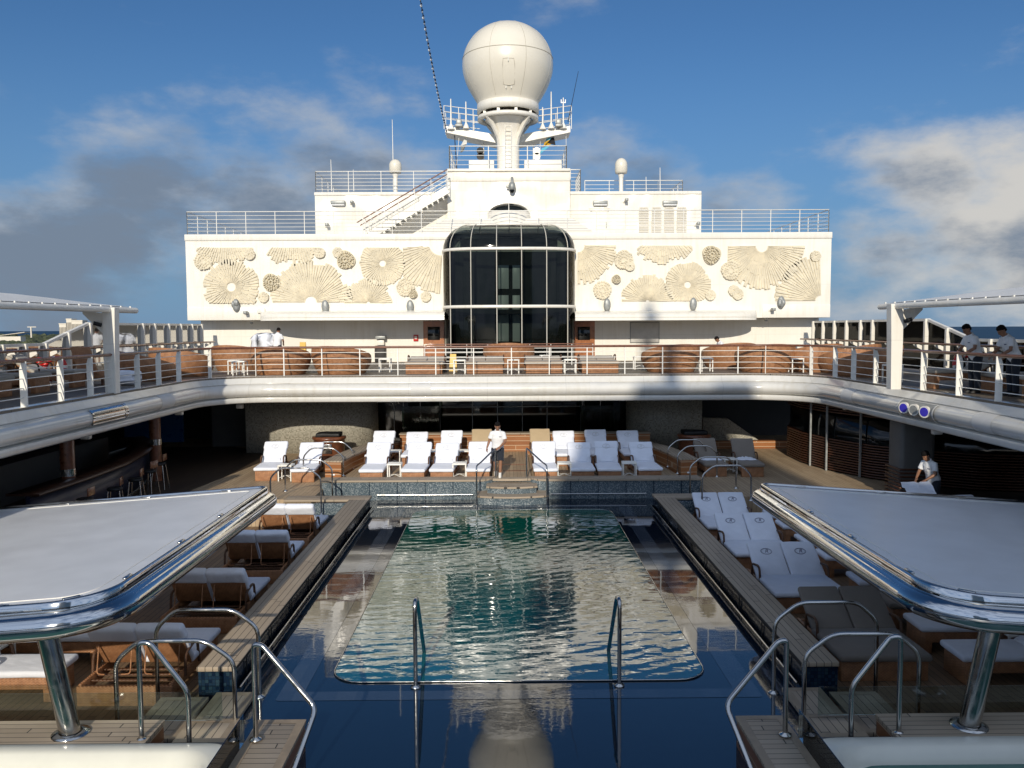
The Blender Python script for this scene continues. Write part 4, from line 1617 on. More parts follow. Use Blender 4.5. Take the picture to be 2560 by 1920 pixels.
mb = MB()
mb.tube([on_rad(px, py, 0.004) for px, py in ((1258, 182), (1270, 181), (1285, 182), (1287, 195), (1287, 215), (1286, 237), (1272, 239), (1259, 237), (1257, 215), (1257, 195))], 0.018, 5, True)
mb.build('hatch', 'seam', rad)
for px, py in ((1265, 241), (1278, 241), (1271, 184)):
    mb = MB()
    p = on_rad(px, py, 0.02)
    mb.box(p, (0.035, 0.06, 0.20))
    mb.build('hatch_clamp', 'grey_fitting', rad)

# yard arms with their little railings
yard = thing('yard_platform', 'white signal yard with railed platforms either side of the mast', 'yard', (mx, YM + 0.9, mz(330)))
for s, pxo, pxi in ((-1, 1112, 1241), (1, 1427, 1298)):
    y0, y1 = YM + 0.3, YM + 1.7
    P = [XZ(pxo, 311, YM), XZ(pxo, 327, YM), XZ(pxi, 354, YM), XZ(pxi, 333, YM)]
    mb = MB()
    mb.prism_y(P if s < 0 else P[::-1], y0, y1)
    mb.build('arm', 'white', yard)
    a, z = XZ(pxo + 3 * -s * -1, 311, YM)
    b, _ = XZ(1197 if s < 0 else 1345, 311, YM)
    zo = XZ(pxo, 311, YM)[1]
    zi = XZ(pxo, 322, YM)[1]
    for hh in (0.38, 0.75, 1.05):
        mb = MB()
        mb.tube([(b, y1 - 0.05, zi + hh), (a, y1 - 0.05, zo + hh), (a, y0 + 0.05, zo + hh), (b, y0 + 0.05, zi + hh)], 0.02, 6)
        mb.build('rail_bar', 'white_rail', yard)
    for k in range(3):
        t = k / 2.4
        for yy in (y0 + 0.05, y1 - 0.05):
            mb = MB()
            xx, zz = a + (b - a) * t, zo + (zi - zo) * t
            mb.tube([(xx, yy, zz - 0.15), (xx, yy, zz + 1.05)], 0.02, 6)
            mb.build('post', 'white_rail', yard)
for px, p0, p1, lab in ((1126, 244, 320, 'outermost whip aerial on the left yard arm'), (1164, 251, 318, 'second aerial from the left end of the yard'), (1357, 265, 320, 'short aerial just right of the radome collar'),
                        (1378.5, 226, 318, 'tallest aerial on the right yard arm'), (1409, 241, 318, 'forked aerial at the right end of the yard')):
    x_, zt = XZ(px, p0, YM)
    zb_ = XZ(px, p1, YM)[1]
    mb = MB()
    mb.tube([(x_, YM + 0.25, zb_), (x_, YM + 0.25, zt)], [0.05, 0.028], 6)
    mb.tube([(x_, YM + 0.25, zb_ - 0.02), (x_, YM + 0.25, zb_ + 0.28)], [0.20, 0.05], 8)
    if px == 1409:
        mb.box((x_, YM + 0.25, zt - 0.25), (0.26, 0.05, 0.05))
        mb.box((x_ - 0.11, YM + 0.25, zt - 0.18), (0.04, 0.04, 0.18))
        mb.box((x_ + 0.11, YM + 0.25, zt - 0.18), (0.04, 0.04, 0.18))
    tag(mb.build('aerial', 'white_rail'), lab, 'aerial', 'aerials on the yard')
for px, lab in ((1147, 'grey signal lamp box hung on the left yard arm'), (1398, 'grey signal lamp box hung on the right yard arm')):
    x_, z_ = XZ(px, 313, YM)
    mb = MB()
    mb.rbox((x_, YM + 0.15, z_), (0.4, 0.35, 0.14), 0.03)
    mb.rbox((x_, YM + 0.2, z_ + 0.2), (0.28, 0.2, 0.28), 0.03)
    tag(mb.build('signal_lamp', 'grey_fitting'), lab, 'lamp')
for px, lab in ((1200, 'dark horn pair and lamps behind the platform railing left of the mast'), (1343, 'white horn pair behind the platform railing right of the mast')):
    g = thing('deck_horn', lab, 'horn', (XZ(px, 380, YM)[0], YM + 1, mz(400)))
    for k, py in enumerate((372, 386)):
        x_, z_ = XZ(px, py, YM)
        mb = MB()
        mb.tube([(x_, YM + 1, z_), (x_, YM + 0.5, z_)], [0.10, 0.2], 10)
        mb.build('bell', 'black' if px == 1200 else 'white', g)
    mb = MB()
    x_, _ = XZ(px + (8 if px == 1200 else -8), 380, YM)
    mb.tube([(x_, YM + 1, mz(425)), (x_, YM + 1, mz(345))], 0.03, 6)
    mb.build('pole', 'white_rail', g)

# dome aerials on the upper tier
for pxc, pyt, pyb, lab in ((988, 400, 432, 'white dome aerial on a post behind the left tier railing'), (1553, 397, 433, 'white dome aerial on a post above the steel door')):
    ry = 43.2
    x_, zt = XZ(pxc, pyt, ry)
    zb_ = XZ(pxc, pyb, ry)[1]
    r_ = 15.5 * (XZ(pxc + 1, pyt, ry)[0] - x_)
    g = thing('dome_aerial', lab, 'aerial', (x_, ry, ZTIER), 'dome aerials on posts')
    mb = MB()
    h = zt - zb_
    mb.lathe([(0.05, zb_ - 0.02), (r_ * 0.92, zb_ - 0.02), (r_ * 0.95, zb_ + 0.05), (r_ * 1.0, zb_ + 0.07), (r_ * 1.0, zb_ + h * 0.55)] + [(r_ * math.cos(t) + 0.001, zb_ + h * 0.55 + h * 0.5 * math.sin(t)) for t in (PI / 2 * i / 8 for i in range(1, 9))], (x_, ry, 0), 28)
    mb.build('dome', 'radome', g)
    mb = MB()
    mb.tube([(x_, ry, ZTIER - 0.2), (x_, ry, zb_ - 0.25)], 0.11, 12)
    mb.tube([(x_, ry, zb_ - 0.3), (x_, ry, zb_ - 0.03)], [0.10, 0.17], 12)
    mb.build('post', 'white', g)
for px, p0, lab in ((981.5, 299, 'tall thin whip rising behind the left dome aerial'), (828, 399, 'short whip at the left corner of the upper tier roof'), (884, 424, 'thin whip on the upper tier roof left of the stair'),
                    (1616, 442, 'short whip right of the right dome aerial'), (1651, 419, 'thin tall whip above the louvres')):
    x_, zt = XZ(px, p0, 43.6)
    mb = MB()
    mb.tube([(x_, 43.6, ZTIER - 0.1), (x_ - 0.02, 43.6, zt)], [0.03, 0.014], 6)
    tag(mb.build('whip_aerial', 'white_rail'), lab, 'aerial', 'whips on the tier roof')
# rigging
dk = plain('dark_rigging', (0.01, 0.012, 0.03), 0.5)
M['rig'] = dk
bulbm = plain('pale_bulbs', (0.85, 0.86, 0.85), 0.3)
M['bulb'] = bulbm
A = at_y(1117, 330, YM + 0.2)
B = at_y(1046, -30, 33.0)
g = thing('festoon_line', 'dark festoon cable of small white bulbs rising from the left yard arm out of view', 'light string', A)
pts = []
for i in range(41):
    t = i / 40
    p = A.lerp(B, t)
    p.z -= 0.9 * 4 * t * (1 - t) * 0.35
    pts.append(p)
mb = MB()
mb.tube(pts, 0.022, 5)
mb.build('cable', 'rig', g)
for i in range(34):
    t = (i + 0.5) / 34
    p = A.lerp(B, t)
    p.z -= 0.9 * 4 * t * (1 - t) * 0.35 + 0.06
    mb = MB()
    mb.tube([p + Vector((0, 0, 0.09)), p + Vector((0, 0, 0.02))], 0.04, 6)
    mb.cur = 1
    mb.ball(p, 0.055 if i % 2 else 0.04, 8, 5)
    mb.build('bulb', ['rig', 'bulb'], g)
mb = MB()
mb.tube([at_y(1420, 305, YM), at_y(1446, 178, YM - 0.6)], [0.022, 0.012], 5)
tag(mb.build('backstay', 'rig'), 'thin dark stay slanting up from the right end of the yard', 'cable')
for px0, p0, px1, p1, lab in ((1148, 335, 1141, 425, 'halyard hanging from the left yard arm beside the pale flag'), (1351, 335, 1349, 425, 'halyard hanging under the right yard arm nearest the mast'), (1415, 328, 1416, 425, 'halyard hanging from the right end of the yard'), (1136, 336, 1142, 425, 'dark blocked halyard left of the pale flag')):
    mb = MB()
    mb.tube([at_y(px0, p0, YM + 0.6), at_y(px1, p1, YM + 0.4)], 0.013 if 'dark' not in lab else 0.028, 5)
    tag(mb.build('halyard', 'rig' if 'dark' in lab else 'white_rail'), lab, 'rope')


def flag(polys, lab, mats):
    mb = MB()
    for k, poly in enumerate(polys):
        mb.cur = k
        f_ = [at_y(px, py, YM + 0.6 + 0.12 * math.sin(px * 0.25)) for px, py in poly]
        bk = [p + Vector((0.0, 0.012, 0)) for p in f_]
        mb.loft([f_, bk], True, False)
    return tag(mb.build('flag', mats), lab, 'flag')


M['flag_black'] = plain('black_bunting', (0.012, 0.012, 0.016), 0.8)
M['flag_gold'] = plain('gold_bunting', (0.62, 0.36, 0.02), 0.8)
M['flag_aqua'] = plain('aqua_bunting', (0.10, 0.42, 0.58), 0.8)
M['flag_white'] = plain('white_bunting', (0.72, 0.71, 0.66), 0.8)
flag([[(1384, 335), (1389, 363), (1369, 358)], [(1375, 349), (1369, 358), (1379, 360.5), (1362, 366), (1356, 369), (1362, 355)], [(1383, 336), (1375, 349), (1362, 355), (1368, 345)], [(1379, 361), (1366, 371), (1352, 384), (1344, 384), (1356, 370)]],
     'drooping flag of black, gold and aqua under the right yard arm', ['flag_black', 'flag_gold', 'flag_aqua', 'flag_aqua'])
flag([[(1168, 333), (1167, 360), (1152, 364), (1156, 357)], [(1166, 360), (1158, 379), (1151, 382), (1152, 365)]], 'drooping pale flag with a dark lower part under the left yard arm', ['flag_white', 'grey_fitting'])

# ------------------------------------------------------------------ wind screens along both sides
def screen(sgn, X, ys, zt_of, lab):
    g = thing('wind_screen', lab, 'wind screen', (X, 30, ZUP))
    def ztop(y):
        return zt_of(y)
    yl = sorted(ys)
    for y in yl:
        mb = MB()
        z1 = ztop(y)
        mb.loft([[Vector((X - sgn * a, y + b, z)) for a, b in ((-0.06, -0.055), (w_, -0.055), (w_, 0.055), (-0.06, 0.055))] for w_, z in ((0.13, ZUP), (0.13, ZUP + 0.9), (0.13, z1 - 0.1), (0.12, z1 + 0.04))], True, False)
        mb.build('post', 'white', g)
        mb = MB()
        mb.loft([[Vector((X - sgn * a, y + b, ZUP + z)) for a, z in ((0.2, 0.80), (0.45, 0.93), (0.50, 1.0), (0.36, 1.0), (0.2, 0.95))] for b in (-0.03, 0.03)], True, False)
        mb.build('bracket', 'white', g)
    mb = MB()
    mb.tube([(X - sgn * 0.44, yl[0] - 0.5, ZUP + 1.03), (X - sgn * 0.44, yl[-1] + 0.6, ZUP + 1.03)], 0.04, 8)
    mb.build('handrail', 'mahogany', g)
    bits = []
    for a, b in zip(yl, yl[1:]):
        za, zb_ = ztop(a), ztop(b)
        mb = MB()
        mb.loft([[Vector((X + sgn * 0.0, a + 0.055, ZUP + 0.10)), Vector((X, b - 0.055, ZUP + 0.10)), Vector((X, b - 0.055, zb_ - 0.04)), Vector((X, a + 0.055, za - 0.04))],
                 [Vector((X + sgn * 0.012, a + 0.055, ZUP + 0.10)), Vector((X + sgn * 0.012, b - 0.055, ZUP + 0.10)), Vector((X + sgn * 0.012, b - 0.055, zb_ - 0.04)), Vector((X + sgn * 0.012, a + 0.055, za - 0.04))]], True, False)
        mb.build('glass_panel', 'screen_glass', g)
        mb = MB()
        s = 0.045
        mb.loft([[Vector((X - sgn * 0.06, a, za - 0.04)), Vector((X + sgn * 0.06, a, za - 0.04)), Vector((X + sgn * 0.06, a, za + s)), Vector((X - sgn * 0.06, a, za + s))],
                 [Vector((X - sgn * 0.06, b, zb_ - 0.04)), Vector((X + sgn * 0.06, b, zb_ - 0.04)), Vector((X + sgn * 0.06, b, zb_ + s)), Vector((X - sgn * 0.06, b, zb_ + s))]], True, False)
        mb.build('top_rail', 'white', g)
    return g


def zt_l(y):
    if y >= 28.4:
        return 5.71
    if y >= 25.7:
        return 5.06 + (5.71 - 5.06) * (y - 25.7) / 2.7
    return 5.06


YS = [12.5, 13.9, 15.2, 16.6, 18.0, 19.4, 20.8, 22.2, 23.5, 24.6, 25.7, 27.05, 28.45, 32.6, 33.7, 35.1, 36.4, 37.7, 38.9]
screen(-1, -14.25, YS, zt_l, 'white posted glass wind screen along the left side with the wooded shore behind')
screen(1, 14.55, YS + [30.6], zt_l, 'white posted glass wind screen along the right side with open sea behind')

# ------------------------------------------------------------------ side awnings on the promenade
def awning(sgn, xi, xo, y0, y1, lab):
    g = thing('side_awning', lab, 'awning', (xi, 21.6, ZUP))
    zt_ = 6.02
    mb = MB()
    def xin(y):
        return xi + sgn * (y1 - y) * 0.085
    pts = [(xin(y0), y0, zt_), (xin(y1), y1, zt_)]
    path = [(xin(y0 + (y1 - y0) * i / 8), y0 + (y1 - y0) * i / 8, zt_) for i in range(9)]
    mb.tube(path, 0.078, 12)
    mb.build('edge_tube', 'white', g)
    mb = MB()
    rows = []
    n = 14
    for j in range(n + 1):
        y = y0 + (y1 - y0) * j / n
        e = min(1.0, (y1 - y) / 4.0)
        row = []
        for i in range(13):
            u = i / 12
            x = xin(y) + (xo - xin(y)) * (0.02 + 0.96 * u)
            row.append(Vector((x, y, zt_ + 0.10 + 0.27 * math.sin(PI * min(1, u * 1.02)) ** 0.8 * (0.25 + 0.75 * math.sin(PI / 2 * e)))))
        rows.append(row)
    mb.loft(rows, False, True, False)
    mb.loft([[p - Vector((0, 0, 0.015)) for p in r] for r in rows], False, True, False)
    mb.build('canvas', 'awning', g)
    for j in range(32):
        y = y0 + (y1 - y0) * (j + 0.5) / 32
        mb = MB()
        mb.box((xin(y) - sgn * -0.02, y, zt_ + 0.085), (0.03, 0.05, 0.05))
        mb.build('lacing', 'white_rail', g)
    # tapering post that forks out under the tube
    X = xin(21.6) - sgn * -0.02
    for yy in (21.5, 13.0):
        mb = MB()
        mb.loft([[Vector((X + sgn * (o + a), yy + b, z)) for a, b in ((-w_, -0.13), (w_, -0.13), (w_, 0.13), (-w_, 0.13))] for w_, o, z in ((0.13, 0.02, ZUP - 0.02), (0.15, 0.02, ZUP + 1.2), (0.16, 0.0, zt_ + 0.05))], True, False)
        mb.build('post', 'white', g)
        mb = MB()
        mb.loft([[Vector((X + sgn * a, yy + b, z)) for a, z in ((0.12, zt_ - 0.7), (0.12, zt_ - 0.1), (0.7, zt_ - 0.03), (0.7, zt_ - 0.10))] for b in (-0.05, 0.05)], True, False)
        mb.build('bracket', 'white', g)
    mb = MB()
    mb.tube([(X + sgn * 0.2, 21.4, zt_ - 0.4), (X + sgn * 0.36, 21.3, zt_ - 0.34)], 0.05, 8)
    mb.build('camera', 'black', g)
    return g


awning(-1, -10.05, -13.7, 8.0, 22.7, 'white laced awning on the left promenade with its arched canvas')
awning(1, 10.05, 14.0, 8.0, 22.2, 'white laced awning on the right promenade with its arched canvas')
# ------------------------------------------------------------------ pool water and wet ledge
XI, XO = 4.0, 4.55          # inner and outer face of the side walls, from the axis
m, nt, b = _nt('pool_water')
v = objco(nt, (1, 1, 1))
sp = N(nt, 'ShaderNodeSeparateXYZ')
L(nt, v, sp.inputs[0])
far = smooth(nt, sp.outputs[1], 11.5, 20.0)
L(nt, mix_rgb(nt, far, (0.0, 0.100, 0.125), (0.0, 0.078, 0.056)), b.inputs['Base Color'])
b.inputs['Roughness'].default_value = 0.015
b.inputs['IOR'].default_value = 2.4
b.inputs['Specular IOR Level'].default_value = 0.5
w1 = noise_tex(nt, objco(nt, (0.85, 2.0, 1), (0, 0, 0.12)), 1.0, 2, 0.45)
w2 = noise_tex(nt, objco(nt, (2.2, 4.6, 1), (0, 0, -0.25)), 1.0, 2, 0.5)
wv = N(nt, 'ShaderNodeTexWave', wave_type='RINGS', rings_direction='SPHERICAL')
mp = N(nt, 'ShaderNodeMapping')
mp.inputs['Location'].default_value = (3.2, -24.0, 0)
tcw = N(nt, 'ShaderNodeTexCoord')
L(nt, tcw.outputs['Object'], mp.inputs['Vector'])
L(nt, mp.outputs[0], wv.inputs['Vector'])
wv.inputs['Scale'].default_value = 1.15
wv.inputs['Distortion'].default_value = 1.6
wv.inputs['Detail'].default_value = 2
wv.inputs['Detail Scale'].default_value = 1.2
h = mth(nt, 'ADD', mth(nt, 'MULTIPLY', w1, 1.0), mth(nt, 'MULTIPLY', mth(nt, 'ABSOLUTE', mth(nt, 'SUBTRACT', w2, 0.5)), 0.42))
h = mth(nt, 'ADD', h, mth(nt, 'MULTIPLY', wv.outputs['Fac'], 0.10))
amp = smooth(nt, noise_tex(nt, objco(nt, (0.35, 0.25, 1)), 1.0, 2), 0.3, 0.7, 0.55, 1.0)
bump(nt, b, mth(nt, 'MULTIPLY', h, amp), 0.5, 0.034)
M['water'] = m


def wet_tile(name, c1, c2, tile):
    m = mosaic(name, c1, c2, c2, [k * 0.92 for k in c1], tile, 0.03)
    nt = m.node_tree
    b = nt.nodes['Principled BSDF']
    for lk in list(nt.links):
        if lk.to_socket == b.inputs['Roughness'] or lk.to_socket == b.inputs['Normal']:
            nt.links.remove(lk)
    b.inputs['Roughness'].default_value = 0.03
    b.inputs['IOR'].default_value = 1.9
    b.inputs['Specular IOR Level'].default_value = 0.5
    w1 = noise_tex(nt, objco(nt, (1.1, 1.6, 1)), 1.0, 2, 0.5)
    w2 = smooth(nt, noise_tex(nt, objco(nt, (0.5, 0.45, 1)), 1.0, 2), 0.42, 0.75)
    w3 = noise_tex(nt, objco(nt, (4, 9, 1), (0, 0, 0.3)), 1.0, 3, 0.5)
    bump(nt, b, mth(nt, 'ADD', mth(nt, 'MULTIPLY', w1, 0.25), mth(nt, 'MULTIPLY', w3, mth(nt, 'MULTIPLY', w2, 0.40))), 0.2, 0.028)
    return m


M['wet_navy'] = wet_tile('wet_navy_tile', (0.003, 0.010, 0.022), (0.005, 0.015, 0.030), 0.05)
M['wet_pale'] = wet_tile('wet_pale_tile', (0.030, 0.042, 0.062), (0.042, 0.055, 0.075), 0.3)


m, nt, b = _nt('whirlpool_water')
b.inputs['Base Color'].default_value = (0.045, 0.15, 0.125, 1)
b.inputs['Roughness'].default_value = 0.03
bump(nt, b, noise_tex(nt, objco(nt, (3, 5, 1)), 1.0, 3), 0.2, 0.03)
M['tub_water'] = m


def rrect(x0, y0, x1, y1, r, seg=6):
    out = []
    for cx, cy, a in ((x1 - r, y0 + r, -PI / 2), (x1 - r, y1 - r, 0), (x0 + r, y1 - r, PI / 2), (x0 + r, y0 + r, PI)):
        for i in range(seg + 1):
            t = a + PI / 2 * i / seg
            out.append((cx + r * math.cos(t), cy + r * math.sin(t)))
    return out


PX0, PX1, PY0, PY1 = -2.56, 2.92, 11.85, 23.1
mb = MB()
mb.box((XC, 15.7, 0.15), (XI * 2, 17.5, 0.5))
mb.box((XC, 23.97, 0.148), (11.2, 1.0, 0.5))
struct('wet_ledge', mb, 'wet_navy')
mb = MB()
a, b_ = rrect(XC - 3.36, 11.28, XC + 3.36, 23.75, 0.05), rrect(XC - 3.02, 11.56, XC + 3.02, 23.45, 0.05)
mb.loft([[Vector((x, y, 0.404)) for x, y in a], [Vector((x, y, 0.404)) for x, y in b_]], False, False)
struct('pale_tile_band', mb, 'wet_pale')
mb = MB()
q = rrect(PX0, PY0, PX1, PY1, 0.45)
mb.prism(q, 0.30, ZW)
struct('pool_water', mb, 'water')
mb = MB()
mb.tube([Vector((x, y, ZW - 0.004)) for x, y in rrect(PX0 - 0.015, PY0 - 0.015, PX1 + 0.015, PY1 + 0.015, 0.46)], 0.009, 6, True)
o = mb.build('pool_edge_trim', 'steel')
tag(o, 'thin steel trim line round the deep green pool', 'trim')

# side walls of the pool, teak on top and dark tile within
for s, lab in ((-1, 'long sunlit teak-topped wall along the left side of the pool'), (1, 'long shaded teak-topped wall along the right side of the pool')):
    xi, xo = XC + s * XI, XC + s * XO
    g = thing('pool_wall', lab, 'wall', (xi, 17, 0))
    mb = MB()
    mb.box(((xi + xo) / 2 + s * 0.02, 17.6, 0.34), (abs(xo - xi) - 0.06, 11.9, 0.68))
    xl_ = -5.28 if s < 0 else 5.62
    mb.box(((xo + xl_) / 2 + s * 0.002, 23.18, 0.338), (abs(xl_ - xo), 0.48, 0.68))
    mb.build('wall_core', 'mosaic_navy', g)
    # joints between the tile panels inside
    for k in range(9):
        mb = MB()
        mb.box((xi + s * 0.028, 12.2 + k * 1.3, 0.55), (0.012, 0.03, 0.26))
        mb.build('panel_joint', 'black', g)
    mb = MB()
    mb.rbox(((xi + xo) / 2, 17.32, 0.715), (abs(xo - xi), 11.42, 0.07), 0.012, 2)
    mb.build('teak_top', 'teak_across', g)
    mb = MB()
    x2 = -6.2 if s < 0 else 6.5
    mb.rbox(((xi + x2) / 2, 23.32, 0.716), (abs(x2 - xi), 0.57, 0.07), 0.012, 2)
    mb.build('teak_return', 'teak_side', g)
    mb = MB()
    mb.box(((x2 + xo) / 2, 22.93, 0.34), (abs(x2 - xo), 0.06, 0.66))
    mb.build('mosaic_face', 'mosaic_blue', g)
    mb = MB()
    mb.tube([(xi - s * 0.055, 11.6, ZW + 0.035), (xi - s * 0.055, 23.5, ZW + 0.035)], 0.017, 8)
    mb.build('edge_bar', 'steel', g)

# tiled wall at the stern end with its teak coping and the entry steps
CW0, CW1 = -0.36, 0.70
fw = thing('pool_end_wall', 'blue-grey mosaic wall with teak coping closing the far end of the pool', 'wall', (0.15, 24.45, 0.2))
mb = MB()
mb.box((XC - 3.3, 24.66, 0.66), (4.7, 0.46, 0.62))
mb.box((XC + 3.3, 24.66, 0.66), (4.7, 0.46, 0.62))
for s, cx in ((-1, CW0 - 0.42), (1, CW1 + 0.42)):
    mb.lathe([(0.46, 0.36), (0.46, 0.955)], (cx, 24.89, 0), 24, PI, 2 * PI)
mb.box((0.15, 24.80, 0.66), (1.3, 0.2, 0.60))
mb.build('mosaic_face', 'mosaic_blue', fw)
for s in (-1, 1):
    x0, x1 = (XC - 5.66, CW0) if s < 0 else (CW1, XC + 5.66)
    xa, xb = (x0, x1 - 0.45) if s < 0 else (x0 + 0.45, x1)
    poly = [(xa, 24.38), (xb, 24.38)]
    if s < 0:
        poly = [(x0, 24.38)] + [(x1 - 0.50 + 0.50 * math.sin(t), 24.88 - 0.50 * math.cos(t)) for t in (PI / 2 * i / 8 for i in range(9))] + [(x1, 24.95), (x0, 24.95)]
    else:
        poly = [(x0 + 0.50 - 0.50 * math.cos(t), 24.88 - 0.50 * math.sin(t)) for t in (PI / 2 * i / 8 for i in range(9))] + [(x1, 24.38), (x1, 24.95), (x0, 24.95)]
    mb = MB()
    mb.prism(poly, ZCOP - 0.055, ZCOP)
    mb.build('teak_coping', 'teak_side', fw)
    for k in range(5):
        xx = XC + s * (1.75 + k * 0.83)
        mb = MB()
        mb.box((xx, 24.424, 0.68), (0.022, 0.016, 0.52))
        mb.build('panel_joint', 'mosaic_navy', fw)
    mb = MB()
    mb.tube([(XC + s * 1.16, 24.30, 0.575), (XC + s * 4.0, 24.30, 0.575)], 0.022, 8)
    mb.build('edge_bar', 'steel', fw)
stp = thing('pool_entry_steps', 'two curved teak-edged steps leading down into the far end of the pool', 'steps', (0.15, 24.2, 0.4))


def bow(x0, x1, yb, yf, drop, n=14):
    c = (x0 + x1) / 2
    h = (x1 - x0) / 2
    return [(x0, yb)] + [(c + h * (2 * i / n - 1), yf - drop * (1 - (2 * i / n - 1) ** 2)) for i in range(n + 1)] + [(x1, yb)]


for k, (x0, x1, yf, z, drop) in enumerate(((-0.56, 0.90, 24.05, 0.87, 0.16), (-0.86, 1.20, 23.72, 0.66, 0.2))):
    mb = MB()
    mb.prism(bow(x0 - 0.02, x1 + 0.02, 24.72, yf - 0.02, drop), z - 0.05, z)
    tr_ = mb.build('tread', 'teak_side', stp)
    mb = MB()
    mb.prism(bow(x0 + 0.01, x1 - 0.01, 24.74, yf + 0.02, drop), 0.2, z - 0.05)
    mb.build('riser', 'mosaic_blue', stp)
mb = MB()
mb.prism(bow(-0.40, 0.74, 24.9, 24.62, 0.05), ZCOP - 0.08, ZCOP - 0.012)
mb.build('tread', 'teak_side', stp)

# ------------------------------------------------------------------ steel handrails
def handrail(lab, pts, r=0.022, rad=0.16, flanges=(), name='handrail', mat='steel'):
    pts = bevel_path(pts, rad, 5)
    g = thing(name, lab, 'handrail', pts[0])
    mb = MB()
    mb.tube(pts, r, 10)
    mb.build('tube', mat, g)
    for f in flanges:
        mb = MB()
        mb.lathe([(0.075, 0.0), (0.075, 0.012), (0.03, 0.03), (0.023, 0.05)], f, 16)
        mb.build('flange', mat, g)
    return g


def step_rail(x0, x1, y, z0, z1, zt, lab, r=0.029, sh=0.26):
    return handrail(lab, [(x0, y, z0), (x0, y, zt - sh), (x0 + (x1 - x0) * 0.20, y, zt), (x0 + (x1 - x0) * 0.76, y, zt), (x1, y, zt - sh), (x1, y, z1)], r, 0.13, [(x0, y, z0), (x1, y, z1)])


step_rail(-4.85, -3.44, 11.46, 0.05, 0.40, 1.64, 'sunlit steel handrail over the near left steps, the one farther from the whirlpool')
step_rail(-4.90, -3.42, 10.48, 0.05, 0.40, 1.62, 'sunlit steel handrail over the near left steps, the one closer to the whirlpool')
step_rail(5.15, 3.72, 11.46, 0.05, 0.40, 1.68, 'shaded steel handrail over the near right steps, the one farther from the whirlpool')
step_rail(5.2, 3.75, 10.48, 0.05, 0.40, 1.64, 'shaded steel handrail over the near right steps, the one closer to the whirlpool')
step_rail(-6.46, -5.08, 22.75, 0.72, 0.40, 1.70, 'far left steel handrail nearest the pool wall return', 0.024)
step_rail(-6.48, -5.1, 24.1, 0.75, 0.45, 1.68, 'far left steel handrail second from the pool wall return', 0.024)
step_rail(-6.40, -5.15, 26.0, 0.75, 0.86, 1.74, 'far left steel handrail third from the pool wall return', 0.024)
step_rail(-6.36, -5.1, 27.3, 0.75, 0.86, 1.76, 'far left steel handrail beside the sunlit wooden cabinet', 0.024)
step_rail(6.75, 5.4, 22.75, 0.72, 0.40, 1.70, 'far right steel handrail nearest the pool wall return', 0.024)
step_rail(6.78, 5.42, 24.1, 0.75, 0.45, 1.68, 'far right steel handrail second from the pool wall return', 0.024)
step_rail(6.7, 5.45, 26.0, 0.75, 0.86, 1.74, 'far right steel handrail third from the pool wall return', 0.024)
step_rail(6.66, 5.4, 27.3, 0.75, 0.86, 1.76, 'far right steel handrail beside the shaded wooden cabinet', 0.024)
for x, lab in ((-1.30, 'steel grab rail standing in the near pool water on the left'), (1.60, 'steel grab rail standing in the near pool water on the right')):
    handrail(lab, [(x, 11.72, 0.2), (x, 11.72, 1.66), (x, 12.02, 1.60), (x, 13.05, 0.30)], 0.030, 0.14, [(x, 11.72, 0.405)])
for s, x0, xe, lab in ((-1, -0.31, -0.85, 'steel handrail curving down the pool entry steps beside the attendant'), (1, 0.62, 1.18, 'steel handrail curving down the right of the pool entry steps')):
    pts = [(x0, 24.72, ZCOP - 0.02), (x0, 24.72, ZCOP + 0.84), (x0, 24.66, ZCOP + 0.90), (x0 + (xe - x0) * 0.35, 24.4, ZCOP + 0.76), (x0 + (xe - x0) * 0.75, 24.0, ZCOP + 0.60), (xe, 23.72, ZCOP + 0.53), (xe, 23.64, ZCOP + 0.4), (xe, 23.64, 0.35)]
    handrail(lab, pts, 0.024, 0.10, [])
handrail('steel handrail stepping off the left whirlpool platform', [(-4.25, 9.70, 0.74), (-4.25, 9.70, 1.90), (-4.12, 9.70, 1.90), (-3.70, 9.70, 1.32), (-3.70, 9.70, 0.5)], 0.03, 0.10, [(-4.25, 9.70, 0.74)])
handrail('shaded steel handrail stepping off the right whirlpool platform', [(4.58, 9.70, 0.74), (4.58, 9.70, 1.90), (4.46, 9.70, 1.90), (4.02, 9.70, 1.32), (4.02, 9.70, 0.5)], 0.03, 0.10, [(4.58, 9.70, 0.74)])
handrail('steel handrail sloping from the left plank-topped box into the pool', [(-2.90, 9.62, 0.78), (-2.90, 9.62, 1.90), (-2.80, 9.6, 1.90), (-2.16, 9.45, 1.22), (-2.30, 8.9, 0.75), (-2.42, 8.2, 0.2)], 0.03, 0.10, [(-2.90, 9.62, 0.78)])
handrail('shaded steel handrail sloping from the right plank-topped box into the pool', [(3.22, 9.62, 0.78), (3.22, 9.62, 1.90), (3.12, 9.6, 1.90), (2.48, 9.45, 1.22), (2.62, 8.9, 0.75), (2.74, 8.2, 0.2)], 0.03, 0.10, [(3.22, 9.62, 0.78)])

# ------------------------------------------------------------------ near steps, plank boxes, whirlpools
M['wood_side'] = planks('striped_wood_side', (0.16, 0.065, 0.026), (0.25, 0.105, 0.045), (0.45, 0.34, 0.24), 'z', 0.17, 0.07, 0.4)


